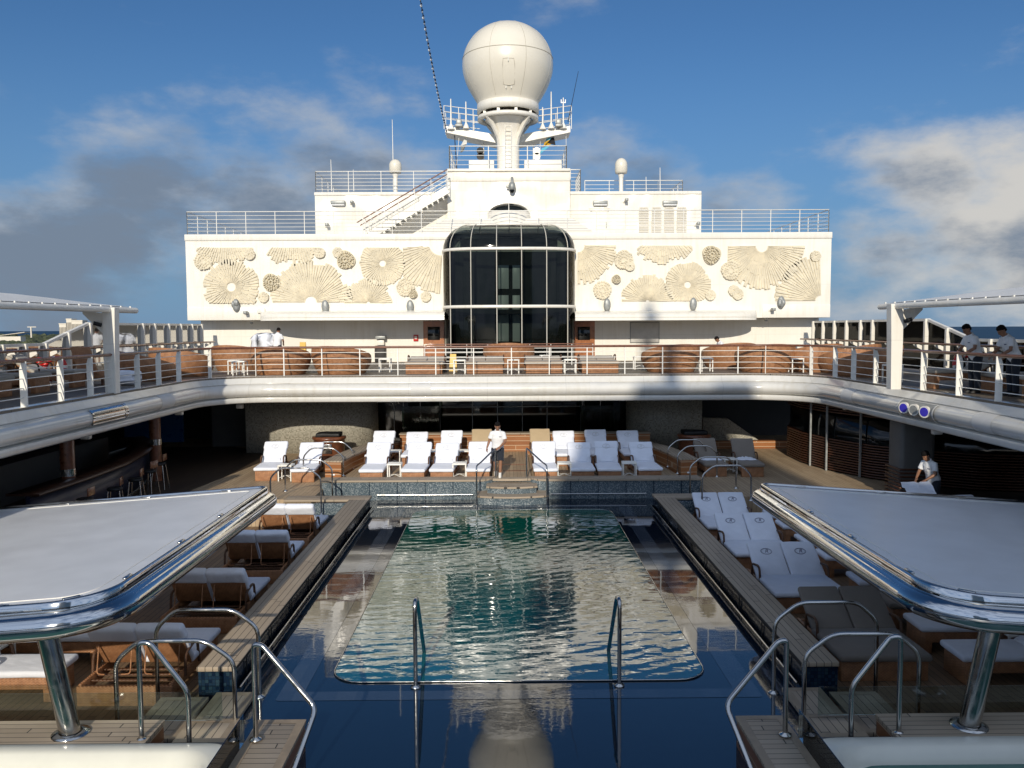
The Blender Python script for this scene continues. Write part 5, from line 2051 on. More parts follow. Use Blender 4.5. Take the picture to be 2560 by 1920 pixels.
def plank_box(name, lab, x0, x1, y0, y1, z0, z1, side='wood_side', axis='teak_across', cat='step', rim=True):
    g = thing(name, lab, cat, ((x0 + x1) / 2, (y0 + y1) / 2, z0))
    mb = MB()
    mb.box(((x0 + x1) / 2, (y0 + y1) / 2, (z0 + z1 - 0.05) / 2), (x1 - x0 - 0.03, y1 - y0 - 0.03, z1 - 0.05 - z0))
    mb.build('side', side, g)
    mb = MB()
    mb.rbox(((x0 + x1) / 2, (y0 + y1) / 2, z1 - 0.025), (x1 - x0, y1 - y0, 0.05), 0.008)
    mb.build('plank_top', axis, g)
    if rim:
        mb = MB()
        w_ = 0.10
        a = [(x0, y0), (x1, y0), (x1, y1), (x0, y1)]
        b_ = [(x0 + w_, y0 + w_), (x1 - w_, y0 + w_), (x1 - w_, y1 - w_), (x0 + w_, y1 - w_)]
        mb.loft([[Vector((x, y, z1 + 0.004)) for x, y in a], [Vector((x, y, z1 + 0.004)) for x, y in b_]], False, False)
        mb.build('border_board', 'teak_plain', g)
    return g


M['teak_plain'] = plain('plain_teak', (0.29, 0.225, 0.155), 0.55, 0, 0.2, 6)
plank_box('planter_box', 'plank-topped wooden box between the left whirlpool and the pool', -3.02, -2.44, 5.5, 10.12, 0.05, 0.765, axis='teak_side', cat='box')
plank_box('planter_box', 'shaded plank-topped wooden box between the right whirlpool and the pool', 2.78, 3.36, 5.5, 10.12, 0.05, 0.765, axis='teak_side', cat='box')
for s, side_ in ((-1, 'left'), (1, 'right')):
    def mx_(a, b_):
        a, b_ = XC + s * (a - 0.0), XC + s * (b_ - 0.0)
        return (min(a, b_), max(a, b_))
    q = 'sunlit' if s < 0 else 'shaded'
    plank_box('pool_step', '%s wooden step block beside the near %s handrails, outermost' % (q, side_), *mx_(4.22, 4.86), 10.16, 11.3, 0.0, 0.52)
    plank_box('pool_step', '%s low wooden step block under the end of the %s pool wall' % (q, side_), *mx_(3.66, 4.20), 10.6, 11.55, 0.1, 0.47, 'mosaic_navy')
    plank_box('pool_step', '%s wooden step block against the %s whirlpool platform' % (q, side_), *mx_(3.52, 4.16), 9.9, 10.5, 0.1, 0.60)
    # platform round the whirlpool
    x0, x1 = mx_(3.3, 15.2)
    pf = thing('whirlpool_platform', '%s teak platform edge around the near %s whirlpool' % (q, side_), 'platform', ((x0 + x1) / 2, 9.85, 0))
    xa, xb = mx_(4.35, 15.2)
    mb = MB()
    mb.box(((xa + xb) / 2, 9.86, 0.36), (xb - xa, 0.56, 0.70))
    mb.build('front_side', 'wood_side', pf)
    mb = MB()
    mb.box(((xa + xb) / 2, 9.86, 0.735), (xb - xa + 0.02, 0.60, 0.05))
    mb.build('plank_top', 'teak_side', pf)
    mb = MB()
    x0, x1 = mx_(3.22, 4.34)
    mb.box(((x0 + x1) / 2, 9.60, 0.45), (x1 - x0, 0.12, 0.55))
    mb.build('edge_board', 'grey_wall', pf)
    # whirlpool shell
    tub = thing('whirlpool', '%s cream acrylic whirlpool tub with green water, bottom %s corner of the view' % (q, side_), 'whirlpool', (XC + s * 7.5, 7.2, 0.7))
    x0, x1 = mx_(3.24, 11.8)
    out = rrect(x0, 4.6, x1, 9.56, 0.32)
    lv = [(0.0, 0.70), (0.0, 0.765), (0.03, 0.785), (0.16, 0.785), (0.22, 0.765), (0.30, 0.60), (0.34, 0.30), (0.36, 0.0)]
    mb = MB()
    mb.loft([[Vector((x, y, z)) for x, y in rrect(x0 + k, 4.6 + k, x1 - k, 9.56 - k, 0.32 + k * 0.5)] for k, z in lv], False, True)
    mb.build('tub_shell', 'cream_gel', tub)
    mb = MB()
    k = 0.30
    mb.prism(rrect(x0 + k, 4.6 + k, x1 - k, 9.56 - k, 0.47), 0.54, 0.60)
    mb.build('tub_water', 'tub_water' if 'tub_water' in M else 'water', tub)
    # glass screens round the tub
    gs = thing('glass_screen', 'clear glass panel screen standing round the near %s whirlpool' % side_, 'glass screen', (XC + s * 4.4, 9.6, 0.7))
    x0, x1 = mx_(3.14, 13.0)
    mb = MB()
    mb.box(((x0 + x1) / 2, 10.30, 0.86), (x1 - x0 - 1.1, 0.012, 0.36))
    mb.build('long_panel', 'clear_glass', gs)
    mb = MB()
    mb.box((XC + s * 3.20, 7.6, 0.92), (0.012, 4.0, 0.34))
    mb.build('side_panel', 'clear_glass', gs)

# the canopy cloth lets a little sun glow through
m = M['canopy_white'].copy()
m.name = 'shade_cloth'
nt = m.node_tree
out = [n for n in nt.nodes if n.type == 'OUTPUT_MATERIAL'][0]
pb = [n for n in nt.nodes if n.type == 'BSDF_PRINCIPLED'][0]
tl = N(nt, 'ShaderNodeBsdfTranslucent')
tl.inputs['Color'].default_value = (0.92, 0.93, 0.93, 1)
mx = N(nt, 'ShaderNodeMixShader')
mx.inputs[0].default_value = 0.22
L(nt, pb.outputs[0], mx.inputs[1])
L(nt, tl.outputs[0], mx.inputs[2])
L(nt, mx.outputs[0], out.inputs['Surface'])
M['shade_cloth'] = m

# ------------------------------------------------------------------ steel-rimmed shade tables over the whirlpools
def shade(s, lab):
    q = 0.075                                # falls away outboard
    xi, xo, y0, y1 = 4.70, 11.0, 9.45, 16.75
    zi = 2.16
    g = thing('shade_canopy', lab, 'canopy', (XC + s * 6.0, 9.8, 0.75))

    def P(u, y, z):
        return Vector((XC + s * u, y, zi + z - (u - xi) * q))
    out = [(u, y) for u, y in rrect(xi, y0, xo, y1, 0.75, 10)]
    cx, cy = (xi + xo) / 2, (y0 + y1) / 2

    def ring(d, z):
        o_ = []
        for cx_, cy_, a_, r0_ in ((xo - d, y0 + d, -PI / 2, 0.75), (xo - d, y1 - d, 0, 0.4), (xi + d, y1 - d, PI / 2, 0.42), (xi + d, y0 + d, PI, 0.85)):
            r_ = max(0.10, r0_ - d)
            ox_, oy_ = cx_ + (-r_ if cx_ > 8 else r_), cy_ + (-r_ if cy_ > 12 else r_)
            o_ += [(ox_ + r_ * math.cos(a_ + PI / 2 * i / 10), oy_ + r_ * math.sin(a_ + PI / 2 * i / 10)) for i in range(11)]
        return [P(u, y, z) for u, y in o_]
    mb = MB()
    mb.tube(ring(0.14, -0.02), 0.15, 20, True)
    mb.build('edge_tube', 'chrome', g)
    mb = MB()
    mb.loft([ring(0.16, 0.10), ring(0.165, 0.235), ring(0.18, 0.252), ring(0.215, 0.252), ring(0.225, 0.215)], False, True)
    mb.build('upper_rim', 'chrome', g)
    mb = MB()
    mb.loft([ring(0.22, 0.205), ring(0.40, 0.212), ring(1.4, 0.225)], False, True)
    r_ = ring(1.4, 0.225)
    mb.add(r_, [list(range(len(r_)))], False)
    mb.build('canopy_skin', 'shade_cloth', g)
    mb = MB()
    mb.tube(ring(0.47, 0.216), 0.008, 5, True)
    mb.build('seam_line', 'white_rail', g)
    for u, y, ry in ((xi + 1.0, y1 - 0.30, 0), (xi + 2.6, y1 - 0.30, 0), (xi + 4.2, y1 - 0.30, 0), (xi + 0.30, y0 + 4.6, 1), (xi + 0.30, y0 + 2.9, 1), (xi + 0.30, y0 + 1.15, 1), (xi + 0.62, y0 + 0.40, 2), (xi + 1.4, y0 + 0.30, 0)):
        mb = MB()
        rt = Matrix.Rotation((0, PI / 2, R(45) * -s)[ry], 3, 'Z')
        mb.rbox(P(u, y, 0.225), (0.20, 0.05, 0.03), 0.012, 2, rt)
        mb.build('clip', 'steel', g)
    # leaning posts with floor flanges
    for yy in (9.83,):
        a = Vector((XC + s * 5.31, yy - 0.14, 0.76 if yy < 10 else 0.0))
        b = Vector((XC + s * 5.54, yy - 0.16, zi - (5.5 - xi) * q - 0.04))
        mb = MB()
        mb.tube([a, b], 0.115, 20)
        mb.build('post', 'steel', g)
        mb = MB()
        mb.lathe([(0.21, 0), (0.21, 0.015), (0.13, 0.03)], a, 24)
        mb.build('flange', 'steel', g)
    return g


shade(-1, 'steel-rimmed white shade canopy over the left whirlpool, sunlit')
shade(1, 'steel-rimmed white shade canopy over the right whirlpool, in blue shade')
# ------------------------------------------------------------------ loungers (foot at the origin, head towards +y)
Rsh, Rfs = text_mesh('R', 0.13, 0.0015, 0.35)


def logo_part(parent, cx, y0, z0, ang, off, mat, up=0.60):
    """oval with a slanting R, embroidered near the top of a backrest towel"""
    mb = MB()
    ca, sa = math.cos(ang), math.sin(ang)
    base = Vector((cx, y0, z0))
    ux, uy, un = Vector((1, 0, 0)), Vector((0, ca, sa)), Vector((0, -sa, ca))

    def W(x, y, n):
        return base + ux * x + uy * (y + up) + un * (off + n)
    ring = [W(0.115 * math.cos(t), 0.082 * math.sin(t), 0.0) for t in (2 * PI * i / 28 for i in range(28))]
    mb.tube(ring, 0.005, 5, True)
    ring = [W(0.098 * math.cos(t), 0.066 * math.sin(t), 0.0) for t in (2 * PI * i / 28 for i in range(28))]
    mb.tube(ring, 0.002, 4, True)
    mb.add([W(v.x, v.y, v.z + 0.003) for v in Rsh], Rfs, False)
    return mb.build('logo', mat, parent, True)


def make_lounger(name, label, group, width=0.70, n_back=1, ang=R(36), mat_seat='towel', hood=True, logo=None, wick='wicker', tilt_len=0.82, zs=0.42, pillow=False):
    root = thing(name, label, 'sun lounger' if n_back == 1 else 'double lounger', (0, 0, 0), group)
    hw = width / 2
    hy = 1.18                                     # hinge
    mb = MB()
    zt = zs - 0.10
    # apron: foot panel to the floor, side rails with legs, head panel
    mb.rbox((0, 0.04, zt / 2), (width - 0.06, 0.05, zt), 0.012)
    mb.rbox((0, 1.97, zt * 0.46), (width - 0.02, 0.06, zt * 0.92), 0.014)
    for s in (-1, 1):
        mb.rbox((s * (hw - 0.05), 1.0, zt - 0.09), (0.05, 1.94, 0.18), 0.012)
        for yy in (0.09, 1.90):
            mb.rbox((s * (hw - 0.055), yy, zt / 2 - 0.02), (0.055, 0.13, zt - 0.04), 0.012)
    mb.build('wicker_frame', wick, root, True)
    mb = MB()
    for k in range(4):
        mb.box((0, hy + 0.10 + k * 0.20, zt - 0.06), (width - 0.14, 0.045, 0.02))
    mb.build('slats', 'wicker_dark', root, True)
    mb = MB()
    mb.rbox((0, hy / 2 - 0.02, zs - 0.045), (width + 0.02, hy + 0.06, 0.105), 0.042, 3, None, 2, 0.010)
    mb.build('mattress' if mat_seat != 'towel' else 'towel_mattress', mat_seat, root, True)
    bw = (width - 0.02 * (n_back - 1)) / n_back
    rot = Matrix.Rotation(ang, 3, 'X')
    for i in range(n_back):
        cx = -hw + bw / 2 + i * (bw + 0.02)
        ca, sa = math.cos(ang), math.sin(ang)
        c0 = Vector((cx, hy, zs - 0.07))
        mb = MB()
        mb.rbox(c0 + rot @ Vector((0, tilt_len / 2, -0.015)), (bw - 0.05, tilt_len, 0.03), 0.01, 2, rot)
        br = mb.build('backrest', wick, root, True)
        for s in (-1, 1):
            a = c0 + rot @ Vector((s * bw * 0.36, tilt_len * 0.62, -0.03))
            mb = MB()
            mb.tube(bevel_path([a, Vector((a.x, a.y + 0.10, zt - 0.02)), Vector((a.x * 0.5 + cx * 0.5, a.y + 0.12, zt - 0.02))], 0.05), 0.011, 6)
            mb.build('backrest_stay', wick, br, True)
        mb = MB()
        mb.rbox(c0 + rot @ Vector((0, tilt_len / 2, 0.05)), (bw + 0.0, tilt_len + 0.02, 0.10), 0.04, 3, rot, 2, 0.010)
        cu = mb.build('back_cushion', mat_seat, root, True)
        if hood:
            mb = MB()
            hl = 0.30
            mb.rbox(c0 + rot @ Vector((0, tilt_len - hl / 2 + 0.045, 0.035)), (bw + 0.035, hl, 0.165), 0.055, 3, rot, 2, 0.014)
            mb.build('towel_hood', 'towel', cu, True)
            mb = MB()
            mb.rbox(c0 + rot @ Vector((0, 0.09, 0.115)), (bw * 0.62, 0.12, 0.035), 0.016, 2, rot, 0, 0)
            mb.build('rolled_towel', 'towel', cu, True)
        elif pillow:
            mb = MB()
            mb.rbox(c0 + rot @ Vector((0, tilt_len - 0.16, 0.115)), (bw * 0.8, 0.26, 0.08), 0.035, 3, rot)
            mb.build('head_pillow', mat_seat, cu, True)
        if logo:
            logo_part(cu, c0.x, c0.y, c0.z, ang, 0.121 if hood else 0.102, logo, 0.62)
    for s in (-1, 1):
        mb = MB()
        xx = s * (hw - 0.01)
        mb.tube(bevel_path([(xx, 0.92, zt - 0.08), (xx, 0.98, zs + 0.17), (xx, 1.10, zs + 0.21), (xx, 1.46, zs + 0.15), (xx, 1.50, zt - 0.08)], 0.09, 5), 0.024, 8)
        mb.build('armrest', 'wicker_dark', root, True)
    return root


ROW = 'white towel-covered loungers in rows across the far terrace'
far0 = make_lounger('sun_lounger', 'x', ROW, 0.74, 1, R(47), logo='logo_pale', tilt_len=0.80)
far1 = make_lounger('sun_lounger', 'second white-towelled lounger from the left in the back row', ROW, 0.74, 1, R(42), logo='logo_pale', tilt_len=0.80)
front = [(-4.11, 'white-towelled lounger at the left end of the front row on the far terrace'), (-2.84, 'second white-towelled lounger from the left in the front row'), (-1.97, 'third white-towelled lounger in the front row, dark print on its towel'),
         (-0.85, 'front-row white-towelled lounger just left of the attendant'), (1.22, 'front-row white-towelled lounger just right of the pool entry steps'), (2.35, 'front-row white-towelled lounger half in shade, second right of the steps'),
         (3.17, 'front-row white-towelled lounger third right of the steps'), (4.42, 'white-towelled lounger at the right end of the front row')]
for i, (x, lab) in enumerate(front):
    if i == 0:
        o = far0
        o.location = (x, 25.02, ZTER - 0.06)
        o['label'] = lab
    else:
        o = dup(far1 if i in (2, 5, 7) else far0, (x, 25.02 + random.uniform(-0.03, 0.05), ZTER - 0.06), random.uniform(-0.05, 0.05), lab)
back = [(-4.36, 'white-towelled lounger at the left end of the back row'), (-3.14, 'second white-towelled lounger from the left in the back row'), (-1.96, 'third white-towelled lounger of the back row, left of the bare tan one'),
        (2.06, 'back-row white-towelled lounger right of the bare tan lounger by the walkway'), (3.24, 'middle white-towelled lounger of the right back row, top in sun'), (4.33, 'white-towelled lounger at the right end of the back row')]
for i, (x, lab) in enumerate(back):
    if i == 1:
        far1.location = (x, 27.5, ZTER)
    else:
        dup(far1 if i in (3, 5) else far0, (x, 27.55, ZTER), random.uniform(-0.05, 0.05), lab)
tan0 = make_lounger('sun_lounger', 'bare tan lounger with no towel behind the attendant, left of the walkway', 'bare tan loungers without towels', 0.72, 1, R(50), 'tan_cloth', False, tilt_len=0.84)
tan0.location = (-0.85, 27.7, ZTER)
dup(tan0, (1.24, 27.7, ZTER), 0.02, 'bare tan lounger with no towel right of the walkway')
dup(far0, (-7.52, 25.75, ZL1), 0.07, 'white-towelled lounger alone on the left deck farthest from the pool')
dup(far0, (-6.30, 25.45, ZL1), 0.05, 'white-towelled lounger on the left deck beside the far handrails')
taupe0 = make_lounger('sun_lounger', 'bare brown lounger with a folded towel, nearer the right far handrails', 'bare brown loungers on the right deck', 0.74, 1, R(48), 'taupe_cloth', False)
taupe0.location = (6.68, 26.0, ZL1)
t2 = dup(taupe0, (7.82, 25.9, ZL1), -0.06, 'bare brown lounger with a crumpled towel, farther right with its dark armrest showing')
for i, (x, lab) in enumerate(((6.68, 'crumpled white towel lying on the nearer brown lounger'), (7.82, 'crumpled white towel lying on the farther brown lounger'))):
    mb = MB()
    n = 12
    rows = []
    for j in range(n + 1):
        row = []
        for k in range(n + 1):
            u, v_ = j / n - 0.5, k / n - 0.5
            q = Vector((x * 3 + u * 5, v_ * 5, i))
            e = max(0.0, 1 - (2 * max(abs(u), abs(v_))) ** 4)
            row.append(Vector((x + 0.02 + u * 0.62 + 0.06 * noise.noise(q + Vector((5, 0, 0))), 26.75 + v_ * 0.34 + 0.06 * noise.noise(q), ZL1 + 0.435 + e * (0.035 + 0.09 * abs(noise.noise(q * 1.5))))))
        rows.append(row)
    mb.loft(rows, False, True, False)
    tag(mb.build('towel', 'towel'), lab, 'towel')

# doubles along the pool walls
dl = make_lounger('double_lounger', 'x', 'double loungers along the left pool wall', 1.42, 2, R(58), logo=None, tilt_len=0.76)
for i, (y, lab) in enumerate(((12.72, 'nearest white-towelled double lounger behind the left pool wall, seen from its back'), (15.55, 'second white-towelled double lounger along the left pool wall'), (18.45, 'third white-towelled double lounger along the left pool wall'), (21.2, 'farthest white-towelled double lounger along the left pool wall'))):
    # backs towards the viewer
    if i == 0:
        dl.location, dl.rotation_euler, o = (-5.60, y + 1.40, 0), (0, 0, PI), dl
        dl['label'] = lab
    else:
        o = dup(dl, (-5.57, y + 1.45, 0), PI + random.uniform(-0.02, 0.02), lab)
dr = make_lounger('double_lounger', 'x', 'white double loungers along the right pool wall', 1.42, 2, R(33), hood=False, logo='logo', tilt_len=0.90)
for i, (y, lab) in enumerate(((15.50, 'nearest white double lounger with oval emblems along the right pool wall'), (18.3, 'middle white double lounger with oval emblems along the right pool wall'), (20.85, 'farthest white double lounger with oval emblems along the right pool wall'))):
    if i == 0:
        dr.location = (5.84, y, 0)
        dr['label'] = lab
    else:
        dup(dr, (5.86, y, 0), random.uniform(-0.015, 0.015), lab)
db = make_lounger('double_lounger', 'bare taupe double lounger without towels by the near right handrails', None, 1.42, 2, R(33), 'taupe_cloth', False, tilt_len=0.90)
db.location = (5.86, 12.45, 0)

# outer rows, feet towards the pool
ou = make_lounger('sun_lounger', 'x', 'white outer-row loungers under the right shade canopy', 0.70, 1, R(28), hood=False, zs=0.47, tilt_len=0.8)
first = True
for x, y, rz, lab, grp in ((7.0, 12.75, -PI / 2, 'white outer-row lounger nearest the viewer on the right, by the canopy post', None), (7.0, 14.0, -PI / 2, 'white outer-row lounger second nearest on the right, behind the canopy post', None),
                           (7.02, 16.5, -PI / 2, 'white outer-row lounger foot peeping from under the right canopy beside the nearest white double', None), (7.04, 18.25, -PI / 2, 'white outer-row lounger foot peeping out beside the middle white double', None),
                           (7.04, 19.6, -PI / 2, 'white outer-row lounger foot showing above the middle white double under the canopy', None), (7.06, 21.1, -PI / 2, 'white outer-row lounger foot showing beside the farthest white double', None),
                           (7.1, 22.3, -PI / 2, 'farthest white outer-row lounger foot at the tip of the right canopy', None),
                           (-6.72, 12.45, PI / 2, 'nearest white outer-row lounger on the left, cut by the picture edge', 'white outer-row loungers under the left shade canopy'), (-6.72, 13.85, PI / 2, 'second white outer-row lounger on the left behind the canopy post', 'white outer-row loungers under the left shade canopy')):
    if first:
        o = ou
        o.location, o.rotation_euler = (x, y, 0), (0, 0, rz)
        o['label'] = lab
        first = False
    else:
        o = dup(ou, (x, y, 0), rz + random.uniform(-0.02, 0.02), lab)
    if grp:
        o['group'] = grp
ob_ = make_lounger('sun_lounger', 'bare taupe outer-row lounger without a towel under the right canopy', None, 0.70, 1, R(28), 'taupe_cloth', False, zs=0.47, tilt_len=0.8)
ob_.location, ob_.rotation_euler = (7.0, 15.15, 0), (0, 0, -PI / 2)

# ------------------------------------------------------------------ little white tables
def make_table(lab, grp, h=0.50, w_=0.44):
    g = thing('side_table', lab, 'table', (0, 0, 0), grp)
    mb = MB()
    mb.rbox((0, 0, h - 0.02), (w_, w_, 0.04), 0.008)
    for k in range(5):
        mb.box((0, -w_ / 2 + 0.06 + k * (w_ - 0.12) / 4, h + 0.003), (w_ - 0.05, 0.06, 0.006))
    mb.build('table_top', 'white_rail', g, True)
    for sx in (-1, 1):
        for sy in (-1, 1):
            mb = MB()
            mb.box((sx * (w_ / 2 - 0.025), sy * (w_ / 2 - 0.025), (h - 0.04) / 2), (0.035, 0.035, h - 0.04))
            mb.build('leg', 'white_rail', g, True)
    mb = MB()
    mb.tube([(-w_ / 2 + 0.03, -w_ / 2 + 0.03, 0.10), (0, 0, 0.15), (w_ / 2 - 0.03, w_ / 2 - 0.03, 0.10)], 0.011, 6)
    mb.tube([(w_ / 2 - 0.03, -w_ / 2 + 0.03, 0.10), (0, 0, 0.15), (-w_ / 2 + 0.03, w_ / 2 - 0.03, 0.10)], 0.011, 6)
    mb.build('cross_brace', 'white_rail', g, True)
    return g


TB = [(-3.43, 25.35, ZTER, 'small white table between the first two front-row loungers on the left'), (-1.43, 25.35, ZTER, 'small white table left of the lounger beside the attendant'), (1.80, 25.3, ZTER, 'small white table right of the steps, between the first two front-row loungers'),
      (3.80, 25.3, ZTER, 'small white table by the last front-row lounger on the right'), (-3.78, 28.0, ZTER, 'small white table in the back row at far left'), (-2.55, 28.0, ZTER, 'small white table in the back row between the second and third loungers'),
      (-1.42, 28.0, ZTER, 'small white table in the back row beside the left tan lounger'), (-6.92, 25.9, ZL1, 'small white table between the two white loungers on the left deck'), (7.25, 26.6, ZL1, 'small white table between the two brown loungers on the right deck'),
      (8.35, 13.4, 0, 'small white table between the two nearest outer-row loungers on the right'), (-8.2, 13.15, 0, 'small white table between the outer-row loungers on the left')]
tb0 = None
for x, y, z, lab in TB:
    if tb0 is None:
        tb0 = make_table(lab, 'small white side tables by the loungers')
        tb0.location = (x, y, z)
    else:
        dup(tb0, (x, y, z), random.uniform(-0.05, 0.05), lab)

# ------------------------------------------------------------------ promenade furniture
def make_pod(lab, grp):
    """barrel-shaped wicker daybed, low lip in front, tall curved back behind"""
    g = thing('wicker_daybed', lab, 'daybed', (0, 0, 0), grp)
    mb = MB()
    n = 40
    def shell(k, off):
        rows = []
        for i in range(n + 1):
            a = 2 * PI * i / n
            hgt = 0.40 + 0.62 * max(0.0, math.sin((a - 0.25) / 2.0)) ** 1.6 * (1 if True else 0)
            hgt = 0.42 + 0.60 * (0.5 - 0.5 * math.cos(a)) ** 0.8
            row = []
            for j in range(7):
                t = j / 6
                r_ = (0.84 + 0.24 * math.sin(PI * 0.62 * t)) - off
                z = t * hgt
                row.append(Vector((r_ * math.sin(a), -r_ * math.cos(a) * -1, z)))
            rows.append(row)
        return rows
    o_, i_ = shell(0, 0.0), shell(0, 0.07)
    mb.loft(o_, False, True, False)
    mb.loft(i_, False, True, False)
    for i in range(n):
        mb.add([o_[i][-1], o_[i + 1][-1], i_[i + 1][-1], i_[i][-1]], [(0, 1, 2, 3)], True)
    mb.build('wicker_shell', 'wicker', g, True)
    mb = MB()
    mb.lathe([(0.02, 0.44), (0.86, 0.44), (0.93, 0.40), (0.93, 0.30)], (0, 0, 0), 32)
    mb.build('round_cushion', 'grey_cloth', g, True)
    mb = MB()
    for s in (-1, 1):
        mb.rbox((s * 0.33, -0.58, 0.60), (0.55, 0.2, 0.36), 0.08, 3, Matrix.Rotation(R(-18), 3, 'X'))
    mb.build('back_cushions', 'grey_cloth', g, True)
    return g


def gx(px, y):
    return at_y(px, 900, y).x


PODS = [(702, 30.0, 0.0, 'sunlit wicker daybed on the promenade left of the yellow sign, directly below the attendant'), (854, 30.2, -0.3, 'sunlit wicker daybed on the promenade, second left of the lift tower'),
        (1272, 34.6, 0.0, 'wicker daybed set back right in front of the lift tower'), (1676, 30.4, 0.3, 'sunlit wicker daybed on the promenade, nearest right of the lift tower'),
        (1822, 32.6, 0.2, 'wicker daybed set back between two sunlit ones right of the lift'), (1912, 30.0, 0.1, 'sunlit wicker daybed second right of the lift tower by the railing'),
        (2030, 30.0, 0.4, 'wicker daybed at the right railing corner with a shaded lower half'), (2120, 29.0, 0.7, 'mostly shaded wicker daybed on the right promenade before the corner'),
        (455, 29.0, -0.5, 'orange-lit wicker daybed at the left railing corner'), (600, 32.8, -0.2, 'wicker daybed set back on the left promenade behind the white tables'), (352, 26.6, -0.9, 'dark shaded wicker daybed left promenade near the awning post'),
        (2168, 26.8, 0.9, 'darkest wicker daybed on the right promenade near the awning post')]
pod0 = None
for px, y, rz, lab in PODS:
    loc = (gx(px, y), y, ZUP)
    if pod0 is None:
        pod0 = make_pod(lab, 'barrel-shaped wicker daybeds on the promenade')
        pod0.location, pod0.rotation_euler = loc, (0, 0, rz)
    else:
        dup(pod0, loc, rz, lab)
# low grey-cushioned doubles in the middle
gl = make_lounger('double_lounger', 'x', 'grey-cushioned double loungers on the promenade before the lift', 1.36, 2, R(9), 'sand_cloth', False, tilt_len=0.8, zs=0.42)
for i, (px, lab) in enumerate(((1060, 'grey-cushioned double lounger at the left of the promenade middle, beside the yellow stand'), (1212, 'grey-cushioned double lounger just left of centre under the lift tower'), (1360, 'grey-cushioned double lounger just right of centre under the lift tower'), (1500, 'grey-cushioned double lounger at the right of the promenade middle'))):
    loc = (gx(px, 29.6), 29.5, ZUP)
    if i == 0:
        gl.location = loc
        gl['label'] = lab
    else:
        dup(gl, loc, 0, lab)
for px, y, lab in ((1149, 29.5, 'small white table on the promenade left of the centre double loungers'), (1283, 29.6, 'small white table on the promenade between the two centre double loungers'), (1425, 29.5, 'small white table on the promenade right of the centre double loungers'),
                   (963, 31.0, 'small white table on the promenade beside the notice stand'), (1362, 34.0, 'small white table on the promenade against the lift tower base'), (1765, 30.2, 'small white table on the promenade between two right daybeds'), (1990, 29.3, 'small white table on the promenade by the right corner daybed'), (1598, 32.0, 'small white table behind the nearest right daybed'),
                   (600, 29.3, 'taller of two small white tables at the left railing corner'), (588, 30.0, 'lower of two small white tables at the left railing corner'), (2232, 24.0, 'small white table in shade by the right awning post')):
    dup(tb0, (gx(px, y), y, ZUP), 0.0, lab)
# single loungers in the side shade
wl = make_lounger('sun_lounger', 'x', 'wicker loungers in the shade of the promenade sides', 0.72, 1, R(30), 'grey_cloth', False, wick='wicker', zs=0.5, pillow=True)
fst = True
for px, y, rz, lab in ((2290, 21.5, PI / 2 + 0.1, 'wicker lounger with arched legs on the right promenade just past the awning post'), (2440, 19.6, PI / 2, 'wicker lounger on the right promenade below the nearer waiter'), (2545, 18.2, PI / 2, 'wicker lounger cut by the right picture edge on the promenade'),
                       (225, 23.6, -PI / 2, 'grey-topped lounger on the left promenade beside the orange sloping chair'), (135, 21.6, -PI / 2, 'grey-topped lounger on the left promenade below the lifebuoy'), (40, 20.2, -PI / 2, 'grey-topped lounger cut by the left picture edge on the promenade')):
    loc = (gx(px, y) + (0.3 if px > 1200 else -0.3), y, ZUP)
    # foot towards the opening
    r2 = -PI / 2 if px > 1200 else PI / 2
    if fst:
        wl.location, wl.rotation_euler = loc, (0, 0, r2)
        wl['label'] = lab
        fst = False
    else:
        dup(wl, loc, r2, lab)
# orange-lit tall chair by the left awning post
x_ = gx(232, 24.6)
g = thing('high_back_chair', 'orange-lit wicker chair with a sloping high back left of the awning post', 'chair', (x_, 24.6, ZUP))
mb = MB()
mb.loft([[Vector((x_ + a, 24.3 + b, ZUP + z)) for a, b in ((-0.28, 0), (0.28, 0), (0.28, 0.06), (-0.28, 0.06))] for a_, z in ((0, 0.35), (0, 1.12))], True, False)
for v in mb.v[4:8]:
    v.x -= 0.22
mb.build('backrest', 'wicker', g)
mb = MB()
mb.rbox((x_ + 0.1, 24.66, ZUP + 0.3), (0.62, 0.66, 0.24), 0.04)
mb.build('seat', 'wicker', g)
for sx in (-0.2, 0.36):
    for sy in (24.4, 24.92):
        mb = MB()
        mb.box((x_ + sx, sy, ZUP + 0.09), (0.06, 0.06, 0.18))
        mb.build('leg', 'wicker_dark', g)
# life rings on their stands
for px, y, s, lab in ((135, 24.2, -1, 'red and white lifebuoy on its stand behind the left promenade railing'), (2415, 23.2, 1, 'orange and white lifebuoy on its stand behind the right promenade railing')):
    x_ = gx(px, y)
    g = thing('lifebuoy', lab, 'lifebuoy', (x_, y, ZUP))
    mb = MB()
    cc = Vector((x_, y, ZUP + 0.50))
    pts = [cc + Vector((0.30 * math.cos(t), 0.10 * math.sin(t), 0.30 * math.sin(t))) for t in (2 * PI * i / 28 for i in range(28))]
    mb.tube(pts, 0.075, 10, True)
    for k in range(28):
        if k % 7 == 0:
            for f in range(k * 10, k * 10 + 10):
                mb.mi[f] = 1
    mb.build('ring', ['red', 'white'], g)
    mb = MB()
    mb.tube([(x_ - 0.2, y + 0.15, ZUP), (x_, y + 0.12, ZUP + 0.85), (x_ + 0.2, y + 0.15, ZUP)], 0.02, 6)
    mb.build('stand', 'white_rail', g)
    mb = MB()
    mb.lathe([(0.06, 0.35), (0.085, 0.37), (0.085, 0.80), (0.05, 0.83)], (x_ + s * 0.42, y, ZUP), 12)
    mb.tube([(x_ + s * 0.42, y, ZUP), (x_ + s * 0.42, y, ZUP + 0.36)], 0.02, 6)
    mb.build('float_light', 'red', g)
